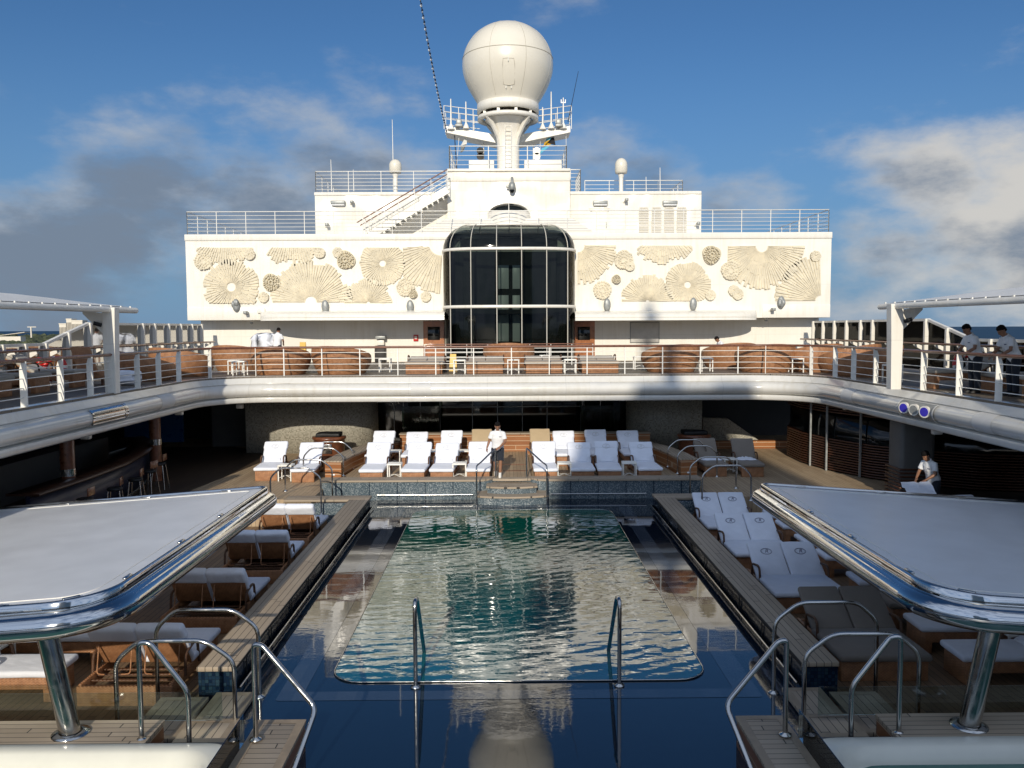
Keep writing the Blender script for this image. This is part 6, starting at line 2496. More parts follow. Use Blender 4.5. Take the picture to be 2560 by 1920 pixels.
# yellow fold-up signs
for px, y, lab in ((1133, 31.0, 'yellow fold-up floor sign beside the left centre double lounger'), (758, 31.6, 'yellow cloth-topped cart handle behind the left daybeds')):
    x_ = gx(px, y)
    g = thing('floor_sign', lab, 'sign', (x_, y, ZUP))
    for s in (-1, 1):
        mb = MB()
        mb.loft([[Vector((x_ + a, y + s * 0.16, ZUP + 0.02)) for a in (-0.15, 0.15)] + [Vector((x_ + a, y + s * 0.15, ZUP + 0.02)) for a in (0.15, -0.15)],
                 [Vector((x_ + a, y + s * 0.02, ZUP + (0.66 if px > 1000 else 1.12))) for a in (-0.11, 0.11)] + [Vector((x_ + a, y + s * 0.01, ZUP + (0.66 if px > 1000 else 1.12))) for a in (0.11, -0.11)]], True, False)
        mb.build('panel', 'yellow', g)
# low railing on the wall side before the lift
straight_rail('inner_railing', 'low white stair railing in front of the lift tower on the promenade', [(gx(1062, 36.2), 36.2, ZUP), (gx(1482, 36.2), 36.2, ZUP)], 0.92, 4, 0.9, top_mat='mahogany')
# white sheeted bundle beside the wall
x_ = gx(668, 38.0)
mb = MB()
mb.rbox((x_, 38.0, ZUP + 0.72), (1.3, 0.8, 1.44), 0.35, 4, None, 3, 0.10)
tag(mb.build('sheeted_furniture', 'towel'), 'white sheeted heap of furniture against the recessed wall beside a stooping attendant', 'covered furniture')
mb = MB()
mb.rbox((gx(322, 24.4), 24.4, ZUP + 0.22), (0.62, 0.5, 0.44), 0.12, 4, None, 3, 0.05)
tag(mb.build('towel_pile', 'towel'), 'shaded heap of white towels right of the left awning post', 'towels')
# ------------------------------------------------------------------ terrace furniture and the shaded deck under the promenade
M['varnish_end'] = M['varnish']
def wall_path(name, pts, z0, z1, th, mat, lab=None, cat=None, kind=None, smooth_=True):
    pts = [Vector((x, y, 0)) for x, y in pts]
    nn_ = normals(pts)
    mb = MB()
    mb.loft([[Vector((p.x, p.y, z0)), Vector((p.x, p.y, z1)), Vector((p.x - n.x * th, p.y - n.y * th, z1)), Vector((p.x - n.x * th, p.y - n.y * th, z0))] for p, n in zip(pts, nn_)], True, smooth_, True)
    o = mb.build(name, mat)
    if lab:
        tag(o, lab, cat)
    if kind:
        o['kind'] = kind
    return o


ZC = 3.02
# back bench of the terrace
bx0, bx1 = at_y(1000, 1100, 30.2).x, at_y(1625, 1100, 30.2).x
g = thing('terrace_bench', 'long low varnished wood back wall with pale stripes behind the lounge rows', 'bench wall', ((bx0 + bx1) / 2, 30.3, ZTER))
mb = MB()
mb.box(((bx0 + bx1) / 2, 30.42, (ZL1 + 1.60) / 2), (bx1 - bx0, 0.42, 1.60 - ZL1))
mb.build('striped_front', 'varnish', g)
mb = MB()
mb.rbox(((bx0 + bx1) / 2, 30.42, 1.625), (bx1 - bx0 + 0.06, 0.5, 0.05), 0.012)
mb.build('plank_top', 'teak_side', g)
for s, lab in ((-1, 'sunlit teak-topped bench wall with striped wood sides left of the lounge rows'), (1, 'shaded teak-topped bench wall with striped wood sides right of the lounge rows')):
    c = XC
    pts = [(c + s * 5.62, 25.9), (c + s * 5.50, 27.2), (c + s * 5.25, 28.6), (c + s * 4.85, 29.7), (c + s * 4.2, 30.6)]
    pts = dense([Vector((x, y, 0)) for x, y in pts], 0.35)
    g = thing('bench_wall', lab, 'bench wall', (pts[0].x, pts[0].y, ZL1))
    nn_ = normals(pts)

    def ribbon(w0, w1, z0, z1):
        mb = MB()
        mb.loft([[Vector((p.x + n.x * w0, p.y + n.y * w0, z0)), Vector((p.x + n.x * w0, p.y + n.y * w0, z1)), Vector((p.x + n.x * w1, p.y + n.y * w1, z1)), Vector((p.x + n.x * w1, p.y + n.y * w1, z0))] for p, n in zip(pts, nn_)], True, False, True)
        return mb
    ribbon(-0.26, 0.26, ZL1, 1.30).build('striped_side', 'varnish', g)
    ribbon(-0.30, 0.30, 1.302, 1.35).build('plank_top', 'teak_across', g)
    mb = MB()
    mb.rbox((pts[0].x, pts[0].y - 0.012, ZL1 + 0.16), (0.12, 0.04, 0.05), 0.012)
    mb.build('step_lamp', 'canopy_white', g)
for px, y, lab in ((823, 29.6, 'sunlit round-fronted wooden cabinet with a black top before the mosaic wall'), (1735, 29.6, 'shaded round-fronted wooden cabinet with a black top at the right of the terrace')):
    x_ = at_y(px, 1100, y).x
    g = thing('wooden_cabinet', lab, 'cabinet', (x_, y, ZL1), 'wooden cabinets flanking the terrace')
    mb = MB()
    mb.lathe([(0.55, 0.0), (0.55, 0.80), (0.60, 0.82), (0.60, 0.90), (0.05, 0.90)], (x_, y, ZL1), 32)
    mb.build('drum', 'mahogany', g)
    mb = MB()
    mb.rbox((x_ + 0.02, y - 0.555, ZL1 + 0.52), (0.36, 0.03, 0.34), 0.008)
    mb.build('steel_plate', 'steel', g)
    mb = MB()
    mb.rbox((x_, y, ZL1 + 0.97), (0.86, 0.62, 0.15), 0.05, 3, None, 2, 0.03)
    mb.build('black_cover', 'black', g)

# cream mosaic walls either side, the glazed middle
def X31(px, y=31.6):
    return at_y(px, 1060, y).x


lw = dense([Vector((x, y, 0)) for x, y in [(X31(614), 31.6), (X31(700), 31.5), (X31(800), 31.4), (X31(880), 31.5), (X31(920), 31.9), (X31(936), 32.6), (X31(938, 34), 34)]], 0.3)
wall_path('mosaic_wall', [(p.x, p.y) for p in lw], ZL1, ZC, 0.3, 'mosaic_cream', 'curved cream mosaic wall at the left of the shaded terrace with a pool of sun on it', 'wall')
rw = dense([Vector((x, y, 0)) for x, y in [(X31(1572, 34), 34), (X31(1576), 32.8), (X31(1590), 32.2), (X31(1620), 31.8), (X31(1690), 31.6), (X31(1755), 31.6)]], 0.3)
wall_path('mosaic_wall', [(p.x, p.y) for p in rw], ZL1, ZC, 0.3, 'mosaic_cream', 'curved cream mosaic wall at the right of the shaded terrace', 'wall')
mw = thing('glazed_wall', 'black glazed wall with thin steel mullions behind the terrace bench', 'glass wall', (0.15, 33.6, ZL1))
mb = MB()
mb.box(((X31(930, 33.6) + X31(1580, 33.6)) / 2, 33.66, (ZL1 + ZC) / 2), (X31(1580, 33.6) - X31(930, 33.6), 0.04, ZC - ZL1 - 0.004))
mb.build('glazing', 'black_gloss', mw)
for px in (985, 1100, 1181, 1244, 1306, 1368, 1460):
    mb = MB()
    mb.box((X31(px, 33.5), 33.60, (ZL1 + ZC) / 2), (0.03, 0.05, ZC - ZL1 - 0.006))
    mb.build('mullion', 'grey_fitting', mw)
mb = MB()
mb.box((X31(1240, 33.5), 33.60, 2.30), (X31(1480, 33.5) - X31(1060, 33.5), 0.045, 0.03))
mb.build('transom', 'grey_fitting', mw)
for x0, x1, lab in ((1005, 1097, 'rain-streaked glass shower screen left of the middle'), (1452, 1550, 'rain-streaked glass shower screen right of the middle')):
    M.setdefault('shower', glass('frosted_shower_glass', (0.35, 0.44, 0.39), 0.10, 1.0))
    a, c = X31(x0, 32.6), X31(x1, 32.6)
    g = thing('shower_screen', lab, 'glass screen', ((a + c) / 2, 32.6, ZL1))
    mb = MB()
    mb.box(((a + c) / 2, 32.6, 1.60), (c - a, 0.02, 1.66))
    mb.build('pane', 'shower', g)
    mb = MB()
    for k in range(12):
        mb.box((a + (c - a) * (k + 0.5) / 12, 32.95, 1.45), ((c - a) / 12 * 0.72, 0.03, 1.35))
    mb.build('slatted_back', 'grey_wall', g)
    for xx in (a + 0.06, (a + c) / 2):
        mb = MB()
        mb.tube([(xx, 32.62, ZL1), (xx, 32.62, ZC)], 0.018, 8)
        mb.build('rail', 'steel', g)
# bulkheads that close the shaded deck, aft of everything
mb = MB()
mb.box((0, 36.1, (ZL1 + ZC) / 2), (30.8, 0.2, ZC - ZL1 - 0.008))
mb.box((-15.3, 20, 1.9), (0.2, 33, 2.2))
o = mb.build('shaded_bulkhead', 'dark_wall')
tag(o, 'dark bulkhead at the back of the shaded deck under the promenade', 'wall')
# left bar
M['bar_wood'] = plain('dark_bar_wood', (0.045, 0.018, 0.010), 0.35)
g = thing('pool_bar', 'curved dark navy bar counter in deep shade on the left under the promenade', 'bar', (-12.0, 24.5, ZL1))
bp = [(-10.6, 18.3), (-10.5, 20.5), (-10.55, 22.5), (-10.9, 24.6), (-11.5, 26.6), (-12.6, 28.2)]
bp = dense([Vector((x, y, 0)) for x, y in bp], 0.4)
nn_ = normals(bp)
for nm, a, b_, z0, z1, mt in (('counter_front', 0.0, -0.10, ZL1 + 0.1, ZL1 + 1.06, 'navy'), ('counter_top', 0.22, -0.55, ZL1 + 1.06, ZL1 + 1.11, 'bar_wood'), ('foot_rail', 0.20, 0.17, ZL1 + 0.16, ZL1 + 0.19, 'steel'), ('kick_board', -0.02, -0.1, ZL1, ZL1 + 0.1, 'grey_fitting')):
    mb = MB()
    mb.loft([[Vector((p.x + n.x * a, p.y + n.y * a, z0)), Vector((p.x + n.x * a, p.y + n.y * a, z1)), Vector((p.x + n.x * b_, p.y + n.y * b_, z1)), Vector((p.x + n.x * b_, p.y + n.y * b_, z0))] for p, n in zip(bp, nn_)], True, True, True)
    mb.build(nm, mt, g)
mb = MB()
mb.box((-13.9, 24.0, ZL1 + 0.55), (0.6, 8.5, 1.1))
mb.box((-14.3, 24.0, ZL1 + 1.5), (0.3, 8.5, 0.06))
mb.build('back_bar', 'grey_wall', g)
for x_, y_, lab in ((-10.85, 20.4, 'mahogany column with a steel collar standing in the left bar, nearer'), (-11.0, 25.9, 'mahogany column with a steel collar standing in the left bar, farther')):
    c = thing('bar_column', lab, 'column', (x_, y_, ZL1))
    mb = MB()
    mb.tube([(x_, y_, ZL1), (x_, y_, ZC)], 0.17, 20)
    mb.build('shaft', 'mahogany', c)
    mb = MB()
    mb.tube([(x_, y_, ZL1 + 1.15), (x_, y_, ZL1 + 1.33)], 0.185, 20)
    mb.build('collar', 'steel', c)
M['bar_blue'] = plain('blue_tile_splash', (0.01, 0.05, 0.14), 0.3)
mb = MB()
mb.box((-13.2, 31.0, (ZL1 + ZC) / 2 + 0.2), (2.2, 0.1, 1.6))
tag(mb.build('tiled_panel', 'bar_blue'), 'dim blue tiled panel behind the left bar', 'panel')
mb = MB()
mb.box((-11.0, 33.5, (ZL1 + ZC) / 2), (1.8, 0.1, ZC - ZL1 - 0.01))
tag(mb.build('grey_partition', 'grey_wall'), 'grey partition between the left bar and the mosaic wall', 'wall')
stool0 = None
for i, (x_, y_) in enumerate(((-9.95, 19.4), (-9.85, 20.7), (-9.9, 22.0), (-10.1, 23.3), (-10.35, 24.6))):
    lab = 'dark bar stool in the row along the shaded left bar counter'
    if stool0 is None:
        stool0 = thing('bar_stool', lab, 'stool', (0, 0, 0), 'bar stools along the left counter')
        mb = MB()
        mb.lathe([(0.02, 0.72), (0.18, 0.72), (0.19, 0.76), (0.17, 0.79), (0.02, 0.79)], (0, 0, 0), 18)
        mb.build('seat', 'black', stool0, True)
        mb = MB()
        mb.rbox((0.16, 0, 0.95), (0.03, 0.34, 0.2), 0.012)
        mb.build('backrest', 'mahogany', stool0, True)
        for sx in (-1, 1):
            for sy in (-1, 1):
                mb = MB()
                mb.tube([(sx * 0.13, sy * 0.13, 0.72), (sx * 0.2, sy * 0.2, 0)], 0.014, 6)
                mb.build('leg', 'steel', stool0, True)
        stool0.location = (x_, y_, ZL1)
    else:
        dup(stool0, (x_, y_, ZL1), random.uniform(-0.4, 0.4))
M['floor_shade_tone'] = planks('boards_toned_for_shade', (0.035, 0.022, 0.013), (0.065, 0.042, 0.025), (0.006, 0.005, 0.004), 'x', 0.115, 0.07)
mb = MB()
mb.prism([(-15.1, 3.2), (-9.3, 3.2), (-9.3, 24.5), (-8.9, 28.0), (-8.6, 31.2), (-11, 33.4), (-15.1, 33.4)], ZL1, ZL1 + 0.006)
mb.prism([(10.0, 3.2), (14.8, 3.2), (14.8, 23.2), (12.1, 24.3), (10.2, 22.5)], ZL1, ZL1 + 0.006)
struct('floor_shade_sheet', mb, 'floor_shade_tone')  # dark sheet over the deck boards, painting in the shade under the promenade
# small white lamps and speakers under the edge
for px, py, y, lab in ((215, 1095, 20.5, 'small white speaker hanging under the left promenade edge, nearest'), (448, 1035, 26.0, 'small white speaker hanging under the left promenade edge, farther'), (600, 1019, 29.2, 'small white lit exit-style box hanging at the left corner of the ceiling'),
                       (2117, 1022, 26.0, 'small white speaker hanging under the right promenade edge, farther'), (2342, 1083, 20.5, 'small white speaker hanging under the right promenade edge, nearer')):
    p = at_y(px, py, y)
    mb = MB()
    mb.rbox((p.x, p.y, p.z + 0.05), (0.24, 0.16, 0.16), 0.03)
    mb.box((p.x, p.y, p.z + 0.16), (0.05, 0.05, 0.12))
    tag(mb.build('ceiling_speaker', 'white'), lab, 'speaker')
for px in (1012, 1137, 1265, 1415, 1550):
    p = at_y(px, 1005, 29.3)
    mb = MB()
    mb.rbox((p.x, 29.3, 2.955), (0.34, 0.2, 0.09), 0.012)
    tag(mb.build('ceiling_light', 'white'), 'small flat white ceiling light under the far promenade edge', 'light', 'ceiling lights along the far edge')

# right side: low kerb, sloping stair bulkhead, slatted bay, column
kp = [(X31(1757, 32), 32.0), (X31(2025, 32), 32.0)]
mb = MB()
mb.box(((kp[0][0] + kp[1][0]) / 2, 32.2, ZL1 + 0.15), (kp[1][0] - kp[0][0], 0.3, 0.30))
tag(mb.build('wooden_kerb', 'varnish'), 'low varnished kerb along the black opening at the far right', 'kerb')
mb = MB()
a, c = X31(1757, 33.0), X31(1915, 33.0)
mb.prism_y([(a, ZL1), (c, ZL1), (c - 0.5, ZL1 + 0.35), (a + 1.0, ZL1 + 1.08), (a, ZL1 + 1.12)], 33.0, 33.3)
tag(mb.build('sloping_bulkhead', 'mosaic_cream'), 'dim sloping mosaic bulkhead beyond the right wooden cabinet', 'wall')
sc_ = thing('slatted_bay', 'curved glazed bay with dark wooden slats on the right deck under the promenade', 'bay window', (11.6, 27.5, ZL1))
sp_ = dense([Vector((x, y, 0)) for x, y in [(10.9, 31.5), (10.35, 30.2), (10.3, 28.6), (10.6, 27.0), (11.3, 25.4), (12.3, 24.2), (13.6, 23.4), (15.3, 23.0)]], 0.3)
nn_ = normals(sp_)


def rib(a, b_, z0, z1, nm, mt, par):
    mb = MB()
    mb.loft([[Vector((p.x - n.x * a, p.y - n.y * a, z0)), Vector((p.x - n.x * a, p.y - n.y * a, z1)), Vector((p.x - n.x * b_, p.y - n.y * b_, z1)), Vector((p.x - n.x * b_, p.y - n.y * b_, z0))] for p, n in zip(sp_, nn_)], True, True, True)
    return mb.build(nm, mt, par)


rib(0.10, 0.13, ZL1, ZC - 0.01, 'glazing', 'black_gloss', sc_)
for k in range(13):
    z = ZL1 + 0.05 + k * 0.082
    rib(0.0 if True else 0, 0.05, z, z + 0.045, 'slat', 'slat_wood', sc_)
for k in range(4):
    z = ZC - 0.34 + k * 0.082
    rib(0.0, 0.05, z, z + 0.045, 'slat', 'slat_wood', sc_)
for px in (2035, 2085, 2161):
    q = min(zip(sp_, nn_), key=lambda t: abs(1263 + t[0].x / t[0].y * FPX - px))
    p, n = q
    mb = MB()
    mb.box((p.x + n.x * 0.04, p.y + n.y * 0.04, (ZL1 + ZC) / 2), (0.055, 0.055, ZC - ZL1 - 0.02))
    mb.build('bay_post', 'grey_fitting', sc_)
cp = at_z(2305, 1185, ZL1)
cc = thing('deck_column', 'square white column with dark slats round its foot on the right deck', 'column', (11.2, 22.6, ZL1))
mb = MB()
mb.rbox((11.2, 22.6, (ZL1 + ZC) / 2), (0.95, 0.8, ZC - ZL1 - 0.01), 0.12, 4)
mb.build('shaft', 'grey_wall', cc)
for k in range(9):
    mb = MB()
    mb.rbox((11.2, 22.6, ZL1 + 0.06 + k * 0.1), (1.05, 0.9, 0.05), 0.02)
    mb.build('slat', 'slat_wood', cc)
ww = thing('side_windows', 'dim blue-green windows along the far right side of the shaded deck', 'window wall', (14.9, 18, ZL1))
M['teal_glass'] = plain('teal_window_glass', (0.012, 0.045, 0.055), 0.08)
for k in range(6):
    y0 = 8.5 + k * 2.3
    mb = MB()
    mb.box((14.95, y0 + 1.1, 1.95), (0.05, 2.1, 2.0))
    mb.build('window_pane', 'teal_glass', ww)
mb = MB()
mb.box((15.1, 15.4, 1.9), (0.1, 14.6, 2.24))
mb.build('frame', 'dark_wall', ww)
# lounger being dressed, on the right
dup(far0, (9.95, 17.9, ZL1 - 0.02), 0.12, 'white lounger being dressed with a towel by the stooping attendant at right', (1, 1, 0.78))
dup(far0, (10.95, 17.8, ZL1), 0.1, 'white lounger foot just right of the one being dressed, at right', (1, 1, 0.7))
# ------------------------------------------------------------------ people
def remeshed(mb, name, mat, parent, voxel, smooth_it=3):
    ob = mb.build(name, mat, parent, True)
    md = ob.modifiers.new('remesh', 'REMESH')
    md.mode = 'VOXEL'
    md.voxel_size = voxel
    md.use_smooth_shade = True
    sm = ob.modifiers.new('smooth', 'SMOOTH')
    sm.iterations = smooth_it
    sm.factor = 0.5
    bpy.context.view_layer.update()
    dg = bpy.context.evaluated_depsgraph_get()
    me = bpy.data.meshes.new_from_object(ob.evaluated_get(dg))
    old = ob.data
    ob.modifiers.clear()
    ob.data = me
    me.materials.clear()
    for m_ in (mat if isinstance(mat, (list, tuple)) else [mat]):
        me.materials.append(M[m_] if isinstance(m_, str) else m_)
    me.polygons.foreach_set('use_smooth', [True] * len(me.polygons))
    bpy.data.meshes.remove(old)
    return ob


def oval(c, u, v, rx, ry, n=16):
    return [c + u * (rx * math.cos(t)) + v * (ry * math.sin(t)) for t in (2 * PI * i / n for i in range(n))]


def person(label, loc, rz, J, legs='shorts', voxel=0.012, hair_cap=True, skin='skin'):
    """J: joint positions in the figure's own frame (faces -y)"""
    J = {k: Vector(v) for k, v in J.items()}
    root = thing('person', label, 'person', loc, None, rz)
    sh = (J['sl'] - J['sr']).normalized()
    spine = [J['hip'], J['hip'].lerp(J['chest'], 0.42), J['chest'], J['neck']]

    def torso(mb, g, top=True, low=True):
        ax = (J['neck'] - J['hip']).normalized()
        fw = ax.cross(sh).normalized()
        u2 = sh
        p0, p1, p2, p3 = spine
        rs = []
        if low:
            rs.append(oval(p0 - ax * 0.10, u2, fw, 0.135 + g, 0.105 + g))
        rs += [oval(p0, u2, fw, 0.170 + g, 0.120 + g), oval(p1, u2, fw, 0.150 + g, 0.105 + g), oval(p2 - ax * 0.03, u2, fw, 0.178 + g, 0.118 + g), oval(p2 + ax * 0.08, u2, fw, 0.168 + g, 0.106 + g),
               oval(p2.lerp(p3, 0.74), u2, fw, 0.105 + g, 0.078 + g), oval(p3, u2, fw, 0.062 + g * 0.6, 0.06 + g * 0.6)]
        mb.loft(rs, True, True)

    mb = MB()
    torso(mb, 0.0)
    # neck and head: skull, jaw, nose, ears
    hd = J['head']
    face = J.get('face', Vector((0, -1, -0.1))).normalized()
    up = J.get('up', Vector((0, 0, 1)))
    side = face.cross(up).normalized()
    up = side.cross(face).normalized()
    mb.tube([J['neck'] - Vector((0, 0, 0.04)), hd - up * 0.05], [0.060, 0.055], 12)
    hr = []
    for t, rx, ry, f_ in ((-0.125, 0.030, 0.030, 0.045), (-0.105, 0.048, 0.052, 0.030), (-0.06, 0.062, 0.078, 0.012), (-0.01, 0.072, 0.092, 0.0), (0.04, 0.076, 0.098, -0.004), (0.085, 0.066, 0.084, -0.008), (0.115, 0.036, 0.048, -0.01), (0.122, 0.01, 0.012, -0.01)):
        hr.append(oval(hd + up * t + face * f_, side, face, rx, ry))
    mb.loft(hr, True, True)
    mb.tube([hd + face * 0.088 + up * 0.02, hd + face * 0.108 - up * 0.022, hd + face * 0.09 - up * 0.032], [0.010, 0.017, 0.012], 8)
    mb.tube([hd + face * 0.085 - up * 0.06 - side * 0.022, hd + face * 0.095 - up * 0.06, hd + face * 0.085 - up * 0.06 + side * 0.022], [0.007, 0.010, 0.007], 6)
    for s in (-1, 1):
        mb.ball(hd + side * (s * 0.076) - face * 0.005, (0.014, 0.02, 0.032), 8, 6)
    for a in ('l', 'r'):
        S, E, W = J['s' + a], J['e' + a], J['w' + a]
        S = S.lerp(J['chest'], 0.10) + Vector((0, 0, -0.02))
        mb.tube([S.lerp(J['neck'], 0.4) - Vector((0, 0, 0.03)), S, S.lerp(E, 0.5), E, E.lerp(W, 0.3), W], [0.045, 0.052, 0.046, 0.040, 0.041, 0.027], 12)
        # hand: palm, four fingers of unequal length curling, thumb off the side
        hdv = J.get('hd' + a, (W - E)).normalized()
        pn = J.get('pn' + a, Vector((0, 1, 0)))
        ac = hdv.cross(pn).normalized()
        pn = ac.cross(hdv).normalized()
        curl = J['curl'][0] if 'curl' in J else 0.25
        mb.loft([oval(W, ac, pn, 0.026, 0.022, 10), oval(W + hdv * 0.035, ac, pn, 0.038, 0.018, 10), oval(W + hdv * 0.085, ac, pn, 0.040, 0.015, 10), oval(W + hdv * 0.098, ac, pn, 0.034, 0.010, 10)], True, True)
        for k, ln in enumerate((0.068, 0.078, 0.073, 0.058)):
            b0 = W + hdv * 0.085 + ac * (0.030 - 0.020 * k)
            d1 = (hdv + pn * curl).normalized()
            d2 = (hdv + pn * (curl * 3.0)).normalized()
            mb.tube([b0, b0 + d1 * ln * 0.5, b0 + d1 * ln * 0.5 + d2 * ln * 0.5], [0.0105, 0.0098, 0.0085], 8)
        t0 = W + hdv * 0.03 + ac * 0.034
        mb.tube([t0, t0 + (hdv + ac * 0.9).normalized() * 0.035, t0 + (hdv + ac * 0.9).normalized() * 0.035 + (hdv + pn * 0.6).normalized() * 0.03], [0.014, 0.012, 0.010], 8)
        H, Kn, A = J['h' + a], J['k' + a], J['a' + a]
        cal = Kn.lerp(A, 0.32) + Vector((0, 0.012, 0))
        mb.tube([H + Vector((0, 0, 0.05)), H.lerp(Kn, 0.25), Kn, cal, A], [0.088, 0.082, 0.055, 0.054, 0.036], 12)
        T = J['t' + a]
        mb.tube([A + Vector((0, 0.02, -0.03)), A.lerp(T, 0.5) + Vector((0, 0, -0.03)), T], [0.035, 0.036, 0.025], 10)
    body = remeshed(mb, 'body', skin, root, voxel, 2)
    # eyes, sunk in the face
    mb = MB()
    for s in (-1, 1):
        mb.ball(hd + face * 0.088 + side * (s * 0.030) + up * 0.008, (0.013, 0.008, 0.008), 8, 6)
    mb.build('eyes', 'eye', root, True)
    # hair
    mb = MB()
    hr = []
    for t, rx, ry, f_ in ((-0.045, 0.060, 0.050, -0.052), (0.0, 0.080, 0.078, -0.030), (0.058, 0.083, 0.098, -0.014), (0.095, 0.076, 0.094, -0.006), (0.128, 0.048, 0.060, -0.004), (0.140, 0.012, 0.016, -0.004)):
        hr.append(oval(hd + up * t + face * f_, side, face, rx, ry))
    mb.loft(hr, True, True)
    mb.build('hair', 'hair', root, True)
    # polo shirt with short sleeves and collar
    mb = MB()
    torso(mb, 0.022, True, True)
    for a in ('l', 'r'):
        S, E = J['s' + a], J['e' + a]
        S = S.lerp(J['chest'], 0.10) + Vector((0, 0, -0.02))
        mb.tube([S.lerp(J['neck'], 0.55) - Vector((0, 0, 0.03)), S.lerp(J['neck'], 0.2) - Vector((0, 0, 0.01)), S, S.lerp(E, 0.22), S.lerp(E, 0.45), S.lerp(E, 0.72)], [0.05, 0.058, 0.064, 0.066, 0.068, 0.070], 14)
    ob = remeshed(mb, 'polo_shirt', 'shirt', root, 0.015, 4)
    mb = MB()
    c = J['neck'] + Vector((0, 0, -0.005))
    mb.tube([c + side * (0.075 * math.cos(t)) - face * (0.068 * math.sin(t)) for t in (R(-60) + R(300) * i / 16 for i in range(17))], 0.016, 6)
    mb.build('collar', 'shirt', ob, True)
    mb = MB()
    chest_f = J['chest'] + (J['neck'] - J['hip']).normalized() * 0.04
    fw = (J['neck'] - J['hip']).normalized().cross(sh).normalized()
    if fw.dot(face) < 0:
        fw = -fw
    mb.rbox(chest_f + fw * 0.136 + sh * 0.08, (0.075, 0.012, 0.018), 0.004)
    mb.build('name_badge', 'logo', ob, True)
    # shorts or trousers
    mb = MB()
    ax = (J['neck'] - J['hip']).normalized()
    fw2 = ax.cross(sh).normalized()
    mb.loft([oval(J['hip'] - ax * 0.10, sh, fw2, 0.150, 0.125), oval(J['hip'], sh, fw2, 0.186, 0.136), oval(J['hip'] + ax * 0.07, sh, fw2, 0.176, 0.130)], True, True)
    for a in ('l', 'r'):
        H, Kn, A = J['h' + a], J['k' + a], J['a' + a]
        if legs == 'shorts':
            mb.tube([H + Vector((0, 0, 0.03)), H.lerp(Kn, 0.4), Kn.lerp(H, 0.02)], [0.110, 0.108, 0.098], 14)
        else:
            mb.tube([H + Vector((0, 0, 0.03)), H.lerp(Kn, 0.4), Kn, A + Vector((0, 0, 0.01))], [0.108, 0.100, 0.080, 0.068], 14)
    remeshed(mb, 'shorts' if legs == 'shorts' else 'trousers', 'shorts', root, 0.016, 3)
    for a in ('l', 'r'):
        A, T = J['a' + a], J['t' + a]
        mb = MB()
        d = Vector((T.x - A.x, T.y - A.y, 0)).normalized()
        sd_ = Vector((-d.y, d.x, 0))
        z0 = min(A.z - 0.085, T.z)
        b0 = Vector((A.x, A.y, A.z - 0.08))
        mb.loft([oval(b0 + d * 0.05 + Vector((0, 0, -0.005)), d, sd_, 0.145, 0.048, 14), oval(b0 + d * 0.05 + Vector((0, 0, 0.03)), d, sd_, 0.140, 0.047, 14), oval(b0 + d * 0.02 + Vector((0, 0, 0.075)), d, sd_, 0.09, 0.045, 14), oval(b0 + Vector((0, 0, 0.13 if legs == 'shorts' else 0.1)), d, sd_, 0.045, 0.043, 14)], True, True)
        mb.build('shoe', 'white_rail' if legs == 'shorts' else 'black', root, True)
    return root


# attendant coming down the entry steps, one hand on the rail, looking at his feet
person('attendant in white polo and navy shorts stepping down to the pool, hand on the rail', (-0.215, 24.98, ZCOP - 0.02), 0.0, dict(
    hip=(-0.03, 0.06, 0.90), chest=(-0.03, 0.02, 1.22), neck=(-0.03, -0.01, 1.43), head=(-0.035, -0.07, 1.555), face=(0.0, -1, -0.62), up=(0, -0.5, 1),
    sl=(0.165, 0.01, 1.37), sr=(-0.225, 0.02, 1.38), el=(0.20, -0.03, 1.08), er=(-0.285, 0.04, 1.10), wl=(0.03, -0.24, 0.945), wr=(-0.355, -0.03, 0.90),
    hdl=(-0.55, -0.6, -0.25), pnl=(-0.3, 0.2, -1.0), pnr=(0.4, 0.2, 0), hdr=(-0.15, -0.2, -1),
    hl=(0.06, 0.05, 0.84), hr=(-0.13, 0.07, 0.84), kl=(0.055, -0.10, 0.49), kr=(-0.12, 0.06, 0.46), al=(0.035, -0.12, 0.10), ar=(-0.10, 0.22, 0.10), tl=(0.03, -0.28, 0.025), tr=(-0.10, 0.06, 0.03), curl=(0.45, 0, 0)), 'shorts', 0.009)

STAND = dict(hip=(0, 0.02, 0.92), chest=(0, 0.0, 1.24), neck=(0, -0.02, 1.45), head=(0, -0.06, 1.575), face=(0, -1, -0.35), up=(0, -0.3, 1),
             sl=(0.19, 0, 1.39), sr=(-0.19, 0, 1.39), el=(0.24, -0.08, 1.12), er=(-0.24, -0.08, 1.12), wl=(0.14, -0.30, 1.02), wr=(-0.14, -0.30, 1.02), pnl=(-0.5, 0, -0.8), pnr=(0.5, 0, -0.8),
             hl=(0.09, 0.02, 0.86), hr=(-0.09, 0.02, 0.86), kl=(0.10, 0.0, 0.49), kr=(-0.10, 0.0, 0.49), al=(0.10, 0.03, 0.10), ar=(-0.10, 0.03, 0.10), tl=(0.11, -0.13, 0.03), tr=(-0.11, -0.13, 0.03))


def stoop(k, **kw):
    """lean the standing figure forward about the hips by k radians"""
    J = {a: Vector(b) for a, b in STAND.items()}
    rot = Matrix.Rotation(k, 3, 'X')
    c = J['hip']
    for n in ('chest', 'neck', 'head', 'sl', 'sr', 'el', 'er', 'wl', 'wr'):
        J[n] = c + rot @ (J[n] - c)
    for n in ('face', 'up'):
        J[n] = rot @ J[n]
    J['el'] = J['sl'] + Vector((0.05, -0.06, -0.28))
    J['er'] = J['sr'] + Vector((-0.05, -0.06, -0.28))
    J['wl'] = J['el'] + Vector((-0.10, -0.20, -0.14))
    J['wr'] = J['er'] + Vector((0.10, -0.20, -0.14))
    J.update({a: Vector(b) for a, b in kw.items()})
    return J


